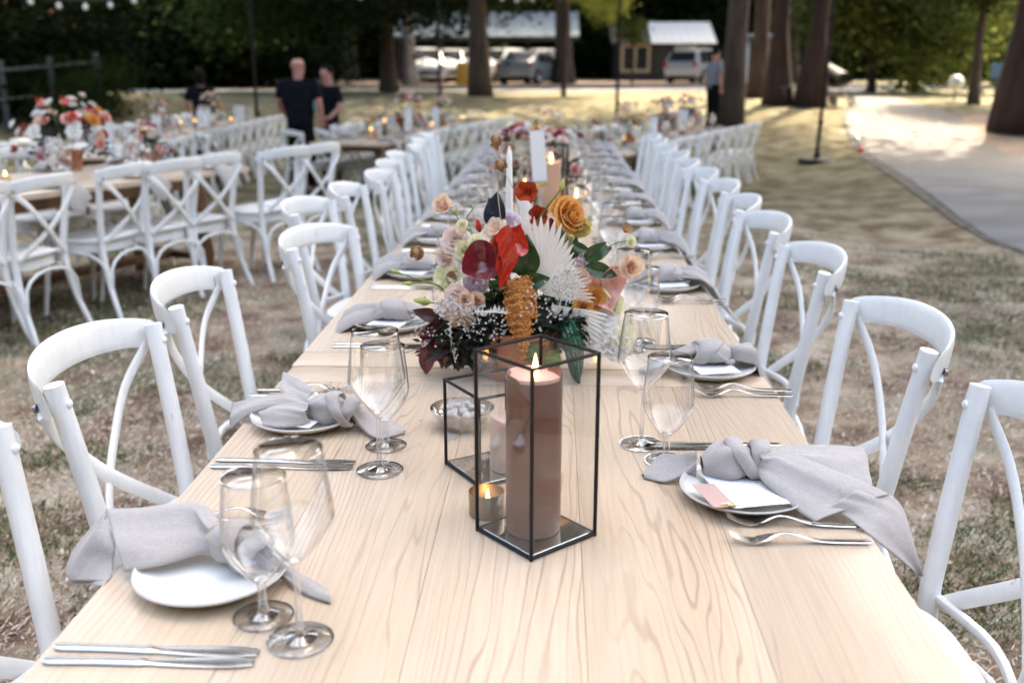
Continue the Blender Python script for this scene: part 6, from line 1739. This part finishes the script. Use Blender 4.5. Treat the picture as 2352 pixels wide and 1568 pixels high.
# amaranthus tassels: thousands of tiny beads packed along hanging strands
def tassel(name, strands, mat, bead, seed, dens=900):
    rd = random.Random(seed); mb = MB()
    for (pts, r0, r1) in strands:
        P = ease([W(*p) for p in pts], 8); n = len(P)
        mb.tube(P, list(np.linspace(r0 * .8, r1 * .6, n)), 8)
        tot = int(dens * sum((P[i + 1] - P[i]).length for i in range(n - 1)) / .1)
        for k in range(tot):
            f = rd.random() * (n - 1); i = min(int(f), n - 2); p = P[i].lerp(P[i + 1], f - i); rr_ = (r0 + (r1 - r0) * f / (n - 1)) * (1 + .28 * math.sin(f * 2.1 + seed) + .12 * math.sin(f * 5.3))
            a = rd.random() * 6.28; t = (P[i + 1] - P[i]).normalized(); o1 = t.orthogonal().normalized(); o2_ = t.cross(o1)
            q = p + (o1 * math.cos(a) + o2_ * math.sin(a)) * rr_ * rd.uniform(.8, 1.12); s = bead * rd.uniform(.6, 1.3)
            mb.add([q + Vector(v_) * s for v_ in ((1, 0, 0), (-1, 0, 0), (0, 1, 0), (0, -1, 0), (0, 0, 1), (0, 0, -1))], [(0, 2, 4), (2, 1, 4), (1, 3, 4), (3, 0, 4), (2, 0, 5), (1, 2, 5), (3, 1, 5), (0, 3, 5)])
    return mb.build(name, mat, A, True, None, False)
ama = petal_mat('amaranthus_bead', (.55, .19, .035), (.72, .36, .12), .8, .15, 300)
tassel('amaranthus', [([(1184, 650, -.07), (1178, 690, -.10), (1180, 730, -.125), (1192, 770, -.13)], .017, .011), ([(1200, 645, -.07), (1207, 680, -.10), (1206, 730, -.13), (1204, 775, -.135)], .014, .012)], ama, .0020, 1, 1400)
tassel('amaranthus', [([(1192, 660, -.09), (1193, 700, -.125), (1200, 750, -.135), (1202, 790, -.145), (1196, 830, -.14)], .013, .006), ([(1220, 670, -.08), (1226, 705, -.10), (1228, 730, -.105)], .007, .004), ([(1188, 700, -.12), (1190, 740, -.13), (1197, 776, -.135)], .011, .008)], ama, .0020, 2, 1400)
tassel('burgundy_amaranthus', [([(1322, 810, -.04), (1330, 840, -.05), (1324, 870, -.055), (1312, 882, -.055)], .007, .004)], pm['magenta'], .0018, 3, 900)
# waxflower sprays: dark fine stems with tiny white blooms
def spray(pts_list, cx, cy, rx, ry, n, dy, seed, bloom=.0025, name='waxflower', mat='white', smat='wood'):
    rd = random.Random(seed); st = MB(); bl = MB()
    o_ = W(*pts_list[0])
    for i in range(n):
        a = rd.random() * 6.28; q = math.sqrt(rd.random()); px = cx + rx * q * math.cos(a); py = cy + ry * q * math.sin(a)
        p = W(px, py, dy + rd.uniform(-.03, .03))
        b = W(*pts_list[rd.randrange(len(pts_list))]).lerp(p, .80 + .15 * rd.random())
        if i % 3 == 1: st.tube([b, p], .0004, 3, cap=False)
        if i % 3 == 0:
            for _ in range(2):
                e = Vector((rd.uniform(-1, 1), rd.uniform(-1, 1), rd.uniform(-1, 1))) * .004; s = e.orthogonal().normalized() * .0012; q_ = b.lerp(p, rd.random()); st.add([q_, q_ + e * .5 + s, q_ + e, q_ + e * .5 - s], [(0, 1, 2, 3)])
        nrm = Vector((rd.uniform(-.6, .6), -1, rd.uniform(-.2, .9))).normalized(); x = nrm.orthogonal().normalized(); y = nrm.cross(x); k = 5; R_ = bloom * rd.uniform(.7, 1.2)
        vs = [p - nrm * .001]; fs = []
        for j in range(k):
            th = 2 * PI * j / k
            for (rr_, dth) in ((.55, -.45), (1, -.25), (1, .25), (.55, .45)): vs.append(p + (x * math.cos(th + dth) + y * math.sin(th + dth)) * R_ * rr_ + nrm * rr_ * .0008)
            fs += [(0, 1 + j * 4, 2 + j * 4), (0, 2 + j * 4, 3 + j * 4), (0, 3 + j * 4, 4 + j * 4)]
        bl.add(vs, fs)
    s = st.build(name, gm[smat], A, False, fix=False); s['kind'] = 'stuff'
    b_ = bl.build(name + '_blooms', pm[mat], s, False, fix=False); b_['kind'] = 'stuff'
    return s
spray([(1255, 700, -.03), (1285, 660, -.07)], 1300, 652, 34, 46, 190, -.09, 1)
spray([(1260, 700, -.03)], 1262, 700, 50, 40, 60, -.10, 2)
spray([(1080, 720, -.04)], 1040, 706, 46, 24, 170, -.13, 3)
spray([(1110, 720, -.04)], 1112, 742, 60, 42, 150, -.12, 4)
spray([(1060, 745, -.03), (985, 765, -.05)], 985, 770, 42, 30, 34, -.10, 5)
spray([(1130, 720, -.04), (1250, 720, -.04)], 1240, 700, 50, 60, 46, -.12, 6)
# lacy bleached sprig teeth
mb = MB()
for i in range(9):
    p = W(1098 + i * 9.5, 712 + 5 * math.sin(i), -.125); s = .0075 + .002 * math.sin(i * 2)
    mb.add([p + Vector((-s * .55, 0, -s * .5)), p + Vector((s * .55, 0, -s * .5)), p + Vector((.001, -.001, s)), p + Vector((0, -.002, -s * .9))], [(0, 1, 2), (0, 3, 1)])
mb.tube([W(1090, 716, -.124), W(1140, 716, -.126), W(1184, 722, -.124)], .0022, 6)
mb.build('bleached_sprig', pm['fan'], A, False, fix=False)
mb = MB()
for i in range(14):
    p = W(1034 - 4 * math.sin(i * .35) + i * .8, 742 + i * 6.5, -.10); s = .0055
    mb.add([p, p + Vector((-s * (1 if i % 2 else -1) * 1.2, 0, s * .9)), p + Vector((0, -.001, s * 1.7)), p + Vector((s * .3, -.001, s))], [(0, 1, 2), (0, 2, 3)])
mb.tube([W(1034, 742, -.1), W(1036, 785, -.1), W(1046, 832, -.1)], .0011, 5).build('bleached_sprig', pm['fan'], A, False, fix=False)
# buds, pods and their stems
for px, py, s, d, dy in ((1290, 428, 34, (.25, 0, 1), -.02), (1049, 487, 24, (.1, 0, 1), -.02), (1086, 478, 14, (.3, 0, 1), 0), (975, 692, 48, (-1, -.1, .15), -.06), (910, 624, 26, (-1, 0, .35), -.05), (940, 651, 32, (-1, 0, -.05), -.05), (1415, 560, 14, (.4, 0, 1), 0)):
    o = put('bud', flower_mesh('bud', 'bud'), px, py, s, dy, d, 0)
stem([(1200, 620, 0), (1206, 575, 0), (1218, 535, 0), (1250, 485, -.01), (1280, 446, -.02), (1287, 436, -.02)], .0018)
stem([(1095, 560, -.01), (1078, 530, -.02), (1058, 510, -.02), (1048, 495, -.02), (1030, 480, -.02)], .0013)
stem([(1105, 560, 0), (1080, 525, 0), (1073, 500, 0), (1085, 482, 0)], .0011)
stem([(1020, 672, -.04), (1012, 658, -.05), (985, 648, -.05), (950, 638, -.05), (915, 626, -.05)], .0014)
stem([(1018, 668, -.04), (1000, 654, -.05), (975, 650, -.05), (950, 651, -.05)], .0012)
stem([(1090, 700, -.03), (1040, 696, -.06), (1000, 696, -.06), (985, 694, -.06)], .0016)
stem([(1320, 640, 0), (1345, 612, -.01), (1375, 585, -.01), (1410, 560, -.01), (1440, 553, -.02)], .0014)
stem([(1352, 628, 0), (1380, 618, -.01), (1410, 615, -.02), (1430, 614, -.02)], .0014)
stem([(1345, 612, -.01), (1340, 590, .0), (1330, 570, .02)], .0013)
stem([(1215, 610, 0), (1240, 560, 0), (1262, 545, 0), (1280, 520, .01)], .0008)
put('seed_pod', flower_mesh('pod', 'brown'), 957, 581, 30, -.06, (0, -1, .2)); stem([(1075, 616, -.03), (1050, 598, -.05), (1010, 584, -.06), (972, 580, -.06)], .0010, 'twig_pale')
put('seed_pod', flower_mesh('pod', 'brown'), 1150, 381, 28, .02, (0, -.5, 1)); stem([(1195, 520, .0), (1190, 470, .01), (1172, 420, .02), (1152, 388, .02)], .0010, 'twig_pale')
o = put('seed_pod', flower_mesh('pod', 'brown'), 1139, 328, 30, .02, (0, -.3, 1)); o.scale = (.012, .012, .018); stem([(1154, 530, .0), (1146, 470, .01), (1140, 400, .02), (1139, 345, .02)], .0010, 'twig_pale')
put('fuzzy_flower', flower_mesh('fuzz', 'x'), 1217, 808, 50, -.095, (0, -1, .2)); put('fuzzy_flower', flower_mesh('fuzz', 'x'), 1270, 826, 40, -.10, (0, -1, .3)); put('fuzzy_flower', flower_mesh('fuzz', 'x'), 1196, 800, 34, -.08, (0, -1, .3))
# fallen bits on the table
rd_ = random.Random(8); mb = MB()
for i in range(16):
    p = at_z(rd_.uniform(930, 1060) + (rd_.random() < .25) * rd_.uniform(50, 500), rd_.uniform(850, 990), TH + .001); s = rd_.uniform(.001, .003); a = rd_.random() * 6
    mb.add([p, p + Vector((math.cos(a) * s * 2, math.sin(a) * s * 2, .0005)), p + Vector((math.cos(a + 1) * s, math.sin(a + 1) * s, .0012))], [(0, 1, 2)])
o = mb.build('fallen_petals', gm['wood'], None, False, fix=False); tag(o, 'tiny dark bits fallen from the flowers on the table', kind='stuff')
# trailing dried grass at the right of the pot
o = spray([(1380, 800, -.02)], 1420, 800, 56, 34, 70, -.03, 9, .005, 'trailing_sprigs', 'white')
stem([(1345, 745, 0), (1400, 790, -.02), (1440, 800, -.03), (1490, 835, -.03)], .0009, 'twig_pale'); stem([(1400, 720, 0), (1404, 760, -.01), (1398, 810, -.02)], .0009, 'twig_pale'); stem([(1060, 770, -.03), (1000, 790, -.05), (930, 810, -.05)], .0009, 'wood')
# taper candle standing behind the flowers
t = thing('taper_candle', 'tall white taper candle standing behind the big flower arrangement', 'candle', tuple(at_y(1170, 720, 2.33)))
t.location.z = TH
hT = at_y(1165, 335, 2.33).z - TH
MB().lathe([(0, 0), (.03, 0), (.032, .006), (.012, .012), (.014, .03), (.0, .03)], 20).build('holder', cupm, t)
MB().lathe([(0, .02), (.0105, .02), (.0105, .05), (.0085, hT * .75), (.006, hT - .015), (.0015, hT), (0, hT)], 16).build('taper', ivory_wax, t)

# ---- smaller arrangements on every other table
def small_arr(seed, pal, potc=terra, n=30, ht=.30, wd=.21):
    rd = random.Random(seed)
    t = thing('flower_arrangement', '', 'flower arrangement')
    MB().lathe([(0, 0), (.07, 0), (.088, .11), (.092, .125), (.085, .125), (0, .11)], 22).build('pot', potc, t)
    mb = MB()
    for i in range(240):
        z = rd.uniform(-.3, 1); a = rd.random() * 6.28; q = math.sqrt(max(0, 1 - z * z)); d = Vector((q * math.cos(a), q * math.sin(a), z)); p = Vector((0, 0, .13)) + Vector((d.x * wd * .85, d.y * wd * .85, d.z * ht * .7)) * rd.uniform(.4, 1); l = .05 * rd.uniform(.6, 1.2)
        s = d.orthogonal().normalized() * l * .28; mb.add([p, p + d * l * .5 + s, p + d * l, p + d * l * .5 - s], [(0, 1, 2, 3)])
    f = mb.build('foliage', gm['dark'], t, False, fix=False); f['kind'] = 'stuff'
    for i in range(n):
        z = rd.uniform(-.15, 1); a = rd.random() * 6.28; q = math.sqrt(max(0, 1 - z * z)); d = Vector((q * math.cos(a), q * math.sin(a), z + .1))
        col, kd = rd.choice(pal); p = Vector((d.x * wd, d.y * wd, .13 + d.z * ht)) * 1; k2 = rd.uniform(.8, 1.25)
        p = Vector((d.x * wd * k2, d.y * wd * k2, .13 + max(-.02, d.z) * ht * k2))
        nm = {'rose': 'rose', 'liz': 'lisianthus', 'open': 'blossom', 'orchid': 'orchid', 'anth': 'anthurium'}[kd]
        obj(nm, flower_mesh(kd, col, 2 if kd in ('rose', 'liz') else (3 if kd == 'open' else 1)), t, p, aim(d, rd.random() * 6), rd.uniform(.026, .05))
    for i in range(7):
        a = rd.random() * 6.28; h = ht * rd.uniform(1.1, 1.5); mb = MB().tube([(0, 0, .1), (.05 * math.cos(a), .05 * math.sin(a), h * .6), (.13 * math.cos(a), .13 * math.sin(a), .1 + h)], .0016, 4); s = mb.build('stem', gm['stem'], t); obj('bud', flower_mesh('open', rd.choice(['white', 'blush', 'cream']), 3), s, (.13 * math.cos(a), .13 * math.sin(a), .1 + h), aim((math.cos(a), math.sin(a), 1)), .02)
    return Proto(t)
red_pal = [('rust', 'orchid'), ('red', 'anth'), ('orange', 'rose'), ('peach', 'liz'), ('white', 'open'), ('blush', 'open'), ('magenta', 'rose'), ('pink', 'rose')]
ar1 = small_arr(1, red_pal + [('white', 'open'), ('red', 'open')], n=52, ht=.27, wd=.31)
ar2 = small_arr(2, [('magenta', 'rose'), ('pink', 'open'), ('blush', 'liz'), ('mauve', 'open'), ('burg', 'anth'), ('white', 'open'), ('pink', 'rose')], n=34)
ar3 = small_arr(3, [('orange', 'rose'), ('rust', 'orchid'), ('cream', 'open'), ('white', 'open'), ('blush', 'open'), ('peach', 'rose')], n=34)
def on_row(key, x, y):
    M, deg = ROWS[key]; k = min(int(y // 2.406), 2); c = M @ Vector((0, k * 2.406 + 1.2, 0)); p = M @ Vector((x, y, 0)); return (p.x, p.y, g(c.x, c.y) + TH)
AG = None
ar2.put((-.16, 4.95, TH), .5, 'purple, pink and pale yellow arrangement beyond the second lantern on the long table', scale=.72)
ar2.put((.02, 5.15, TH), 2.5, 'pink arrangement behind the tilted white table card on the long table', scale=.66)
ar3.put((-.05, 6.7, TH), 1.5, 'farthest small arrangement on the long table', scale=.7)
q = at_y(170, 390, 7.3)
M2, _ = ROWS['left']; ql = M2.inverted() @ Vector((at_z(165, 398, .70)))
ar1.put(on_row('left', ql.x, ql.y), .3, 'big orange, red and white arrangement at the left edge of the photo', scale=1.0)
for key, y, P_, lab, s in (('left', 4.45, ar2, 'small burgundy and yellow arrangement at the right end of the left foreground table', .6), ('mid', .95, ar3, 'orange arrangement near the bare table end', .75), ('mid', 2.1, ar2, 'pink and white arrangement in the middle of the row behind the bare table end', 1.1), ('mid', 3.6, ar3, 'red and white arrangement at the far end of the middle left row', .9),
        ('far', 1.2, ar2, 'arrangement nearest on the far left table row', .8), ('far', 3.2, ar2, 'burgundy arrangement in front of the dark haired staff member', .9), ('far', 5.6, ar3, 'peach arrangement at the far end of the far left row', 1.0),
        ('right', .5, ar2, 'small red arrangement at the front of the right hand row', .65), ('right', 1.6, ar3, 'cream and yellow arrangement on the right hand row', .95), ('right', 3.0, ar2, 'pink arrangement in the middle of the right hand row', 1.0), ('right', 4.2, ar2, 'red and white arrangement at the far end of the right hand row', 1.0)):
    P_.put(on_row(key, -.02, y), y * 2, lab, scale=s)
# table cards and small candles on the rows
def table_card(loc, rz, w, h, label, lean=.0, foot=True):
    t = thing('table_card', label, 'table card', loc, rz)
    o = MB().bbox((0, 0, h / 2 + .02), (w, .004, h), .001, 1).build('card', print_mat if w > 1 else card_mat, t, sharp=30); o.rotation_euler = (0, lean, 0)
    MB().lathe([(0, 0), (.03, 0), (.03, .012), (.012, .02), (.0, .022)], 14).build('holder', gold, t)
p = at_y(1241, 362, 4.2); table_card((p.x, 4.2, TH + .16), R(10), .062, .21, 'tall narrow white table card standing on the long table before the pink flowers', R(-4)); 
t = thing('card_stand', 'thin glass block carrying the tall white table card', 'stand', (p.x, 4.2, TH)); MB().lathe([(0, 0), (.035, 0), (.035, .01), (.012, .02), (.010, .15), (.02, .158), (0, .158)], 16).build('column', glass_solid, t)
for key, x, y, w, h, lab in (('far', .1, 1.0, .21, .27, 'large white table card on the near end of the far left row'), ('far', .0, 3.0, .13, .26, 'white table card left of the dark haired staff member'), ('far', .15, 4.6, .2, .26, 'white table card right of the dark haired staff member'), ('far', .2, 6.4, .17, .26, 'farthest white table card on the far left row'),
        ('mid', .1, 1.8, .10, .34, 'slim white table card in the row behind the bare table end'), ('mid', .1, 2.9, .11, .30, 'second slim white table card behind the bare table end'), ('right', .05, 2.3, .12, .26, 'white table card on the right hand row'), ('right', .05, 3.6, .16, .30, 'white table card at the far part of the right hand row'), ('right', -.1, 4.5, .12, .28, 'farthest white table card on the right hand row')):
    l = on_row(key, x, y); table_card((l[0], l[1], l[2] + .02), R(8), w, h, lab, R(3))
votive_cols = [plum_wax, tan_wax]
def votive(loc, h, r_, mat, lab):
    pillar('candle', loc, r_, h, mat, lab, fs=.75, cat='candle')
for i, (key, x, y, h) in enumerate([('left', .1, 3.0, .12), ('left', -.05, 3.35, .05), ('left', .2, 2.35, .05), ('mid', .1, .55, .14), ('mid', -.1, 1.45, .2), ('mid', .2, 2.5, .1), ('mid', -.15, 3.1, .2), ('mid', .1, 4.2, .12), ('far', .2, 2.0, .16), ('far', .1, 3.7, .16), ('far', -.1, 5.0, .12), ('far', .2, 5.9, .1), ('right', .1, 1.1, .08), ('right', -.1, 2.0, .16), ('right', .15, 3.3, .08), ('right', .05, 3.95, .12)]):
    nm = {'left': 'left foreground table', 'mid': 'row with the bare table end', 'far': 'far left row', 'right': 'right hand row'}[key]
    l = on_row(key, x, y); votive(l, h, .032, votive_cols[i % 2], f'{ORD[i]} small burning candle, on the {nm}')
# ================================================================ PEOPLE
skin = principled('skin', (.48, .22, .17), .5, Subsurface_Weight=.15)
shirt_m = mottled('black_shirt', (.005, .006, .008), (.009, .010, .013), 8, .9, spec=.08)
trouser_m = principled('black_trousers', (.006, .006, .007), .9, spec=.08)
hair_m = principled('dark_hair', (.006, .004, .004), .8, spec=.1)
shoe_m = principled('black_shoe', (.01, .01, .01), .4)
apron_m = principled('grey_top', (.20, .21, .24), .85)
def skinned(name, pts, edges, mat, parent, root=0, sub=2):
    """pts: name -> (co, (rx, ry)); grows one continuous surface over the joints"""
    keys = list(pts); me = bpy.data.meshes.new(name)
    me.from_pydata([pts[k][0] for k in keys], [(keys.index(a), keys.index(b)) for a, b in edges], [])
    o = bpy.data.objects.new(name, me); C.objects.link(o)
    mod = o.modifiers.new('s', 'SKIN'); mod.use_smooth_shade = True
    for i, k in enumerate(keys):
        sv = me.skin_vertices[0].data[i]; r_ = pts[k][1]; sv.radius = r_ if hasattr(r_, '__len__') else (r_, r_); sv.use_root = (i == root)
    sb = o.modifiers.new('u', 'SUBSURF'); sb.levels = sub
    dg = bpy.context.evaluated_depsgraph_get(); me2 = bpy.data.meshes.new_from_object(o.evaluated_get(dg)); me2.name = name
    bpy.data.objects.remove(o); me2.materials.clear(); me2.materials.append(mat)
    me2.polygons.foreach_set('use_smooth', [True] * len(me2.polygons))
    return obj(name, me2, parent)
def person(label, loc, rz, h=1.78, pose='talk', hair='bald', shirt=shirt_m, wide=1.0, name='person'):
    t = thing(name, label, 'person', loc, rz, scale=h / 1.78)
    w = wide
    sh = .195 * w
    arms = {'talk': (((-sh - .05, .02, 1.20), (-sh - .03, -.10, .96), (-sh + .0, -.16, .88)), ((sh + .06, .02, 1.20), (sh + .05, -.16, 1.02), (sh - .02, -.30, 1.02))),
            'hold': (((-sh - .07, -.01, 1.18), (-sh + .0, -.22, 1.04), (-sh + .13, -.30, 1.08)), ((sh + .07, -.01, 1.18), (sh + .02, -.2, 1.02), (sh - .12, -.30, 1.05))),
            'down': (((-sh - .04, .02, 1.18), (-sh - .05, .0, .95), (-sh - .04, -.04, .84)), ((sh + .04, .02, 1.18), (sh + .05, .0, .95), (sh + .04, -.04, .84)))}[pose]
    P = {'pelvis': ((0, .01, .96), (.155 * w, .115 * w)), 'waist': ((0, 0, 1.12), (.130 * w, .085 * w)), 'chest': ((0, .0, 1.32), (.135 * w, .068 * w)), 'neckb': ((0, .012, 1.465), (.058, .050)), 'neck': ((0, .005, 1.530), (.066, .064)), 'jaw': ((0, -.018, 1.60), (.076, .084)), 'brow': ((0, -.004, 1.68), (.092, .110)), 'crown': ((0, .006, 1.742), (.066, .076))}
    E_ = [('pelvis', 'waist'), ('waist', 'chest'), ('chest', 'neckb'), ('neckb', 'neck'), ('neck', 'jaw'), ('jaw', 'brow'), ('brow', 'crown')]
    for s, nm, ar in ((-1, 'l', arms[0]), (1, 'r', arms[1])):
        P[nm + 'sh'] = ((s * sh, .01, 1.415), .048 * w); P[nm + 'el'] = (ar[0], .043); P[nm + 'wr'] = (ar[1], .029); d = (Vector(ar[2]) - Vector(ar[1])).normalized(); P[nm + 'pa'] = (tuple(Vector(ar[1]) + d * .07), (.040, .020))
        E_ += [('chest', nm + 'sh'), (nm + 'sh', nm + 'el'), (nm + 'el', nm + 'wr'), (nm + 'wr', nm + 'pa')]
        P[nm + 'hip'] = ((s * .095, .01, .90), .088); P[nm + 'kn'] = ((s * .11, -.01, .50), .058); P[nm + 'an'] = ((s * .12, .02, .09), .038); P[nm + 'to'] = ((s * .13, -.13, .035), (.042, .03))
        E_ += [('pelvis', nm + 'hip'), (nm + 'hip', nm + 'kn'), (nm + 'kn', nm + 'an'), (nm + 'an', nm + 'to')]
    body = skinned('body', P, E_, skin, t)
    for s, nm, ar in ((-1, 'l', arms[0]), (1, 'r', arms[1])):
        a = Vector(ar[1]); d = (Vector(ar[2]) - a).normalized(); pa = a + d * .075; side_ = d.cross(Vector((0, 0, 1))).normalized() if abs(d.z) < .9 else Vector((0, 1, 0)); dn = Vector((0, 0, -1)) if abs(d.z) < .9 else Vector((-s, 0, 0))
        for k, (off, ln) in enumerate(((-.03, .055), (-.010, .068), (.011, .064), (.030, .05))):
            b = pa + side_ * off
            MB().tube(ease([b - d * .02, b + d * ln * .5, b + d * ln * .8 + dn * ln * .3, b + d * ln * .75 + dn * ln * .7], 2), [.0095, .009, .009, .0085, .008, .0075, .007], 6).build('finger', skin, t)
        b = a + d * .035 + side_ * -.035 * s; MB().tube([b, b - side_ * .022 * s + d * .025, b - side_ * .018 * s + d * .055], [.012, .010, .008], 6).build('thumb', skin, t)
    # face
    for s in (-1, 1):
        MB().lathe([(0, 0), (.008, .002), (.010, .006), (.006, .011), (0, .012)], 8).xf(Matrix.Translation((s * .030, -.088, 1.662)) @ Matrix.Scale(.8, 4) @ Rx(R(90))).build('eye', porcelain, t)
        MB().grid(lambda u, v: (s * (.073 + .012 * math.sin(PI * u)), .012 + .022 * math.cos(2 * PI * v) * math.sin(PI * (.1 + .8 * u)), 1.655 + .032 * math.sin(2 * PI * v) * math.sin(PI * (.1 + .8 * u))), 5, 8).build('ear', skin, t)
    MB().tube([(0, -.092, 1.672), (0, -.108, 1.645), (0, -.100, 1.628)], [.008, .014, .010], 8).build('nose', skin, t)
    MB().tube([(-.022, -.086, 1.600), (0, -.094, 1.602), (.022, -.086, 1.600)], [.004, .006, .004], 6).build('mouth', principled('lip', (.4, .1, .09), .5) if 'lip' not in MATS else MATS['lip'], t)
    S = {k: P[k] for k in ('pelvis', 'waist', 'chest', 'neckb')}
    S = {'waist': (P['waist'][0], (.162 * w, .122 * w)), 'hem': ((0, .01, .90), (.172 * w, .130 * w)), 'chest': ((0, .004, 1.33), (.186 * w, .152 * w)), 'neckb': ((0, .018, 1.470), (.100, .088))}
    Es = [('waist', 'hem'), ('waist', 'chest'), ('chest', 'neckb')]
    for nm in 'lr':
        e = Vector(P[nm + 'sh'][0]).lerp(Vector(P[nm + 'el'][0]), .85); S[nm + 'sh'] = (P[nm + 'sh'][0], .074 * w); S[nm + 'sl'] = (tuple(e), .066); Es += [('chest', nm + 'sh'), (nm + 'sh', nm + 'sl')]
    skinned('shirt', S, Es, shirt, t)
    T_ = {'waist': ((0, .01, 1.10), (.150 * w, .114 * w)), 'pelvis': ((0, .01, .93), (.163 * w, .124 * w))}; Et = [('waist', 'pelvis')]
    for nm in 'lr':
        T_[nm + 'hip'] = (P[nm + 'hip'][0], .105); T_[nm + 'kn'] = (P[nm + 'kn'][0], .075); T_[nm + 'an'] = ((P[nm + 'an'][0][0], .02, .10), .062); Et += [('pelvis', nm + 'hip'), (nm + 'hip', nm + 'kn'), (nm + 'kn', nm + 'an')]
    skinned('trousers', T_, Et, trouser_m, t)
    for s in (-1, 1): MB().bbox((s * .127, -.05, .04), (.10, .28, .08), .03, 3).build('shoe', shoe_m, t)
    if hair == 'short': 
        MB().grid(lambda u, v: (.086 * math.cos(2 * PI * v) * math.sin(u * 1.75), .014 + .104 * math.sin(2 * PI * v) * math.sin(u * 1.75), 1.672 + .100 * math.cos(u * 1.75) + .02 * math.sin(2 * PI * v) * -1), 8, 18).build('hair', hair_m, t)
    elif hair == 'band':
        MB().grid(lambda u, v: (.083 * math.cos(PI * v), .02 + .088 * math.sin(PI * v), 1.63 + .05 * u), 3, 14).build('hair', principled('grey_stubble', (.36, .2, .16), .7), t)
    elif hair == 'long':
        MB().grid(lambda u, v: (.092 * math.cos(2 * PI * v) * math.sin(min(1, u * 1.3) * 1.75), .022 + .108 * math.sin(2 * PI * v) * math.sin(min(1, u * 1.3) * 1.75), 1.67 + .105 * math.cos(min(1, u * 1.3) * 1.75) - (.16 * max(0, u - .77) * 4 if math.sin(2 * PI * v) > -.3 else 0)), 12, 20).build('hair', hair_m, t)
    return t
Y1 = 13.5
p = at_y(692, 300, Y1); zg = g(p.x, Y1)
m1 = person('bald man in a black shirt seen from behind, standing between the tables', (p.x, Y1, zg), R(170), 1.83, 'talk', 'fringe', wide=1.16)
MB().bbox((-.205, -.02, 1.16), (.02, .10, .12), .008).build('badge', principled('blue_cloth', (.12, .3, .4), .6), m1)
p2 = at_y(757, 300, 14.4)
person('staff member with short hair in a black shirt facing the bald man', (p2.x, 14.4, g(p2.x, 14.4)), R(-35), 1.72, 'hold', 'short', wide=.98)
p3 = at_y(468, 300, 16.5)
person('dark haired person in a black top standing behind the far left tables', (p3.x, 16.5, g(p3.x, 16.5)), R(200), 1.66, 'hold', 'long', wide=.95)
p4 = at_y(1636, 270, 21.5)
person('person in a grey top standing left of the dark forked tree', (p4.x, 21.5, g(p4.x, 21.5)), R(120), 1.70, 'down', 'short', shirt=apron_m)
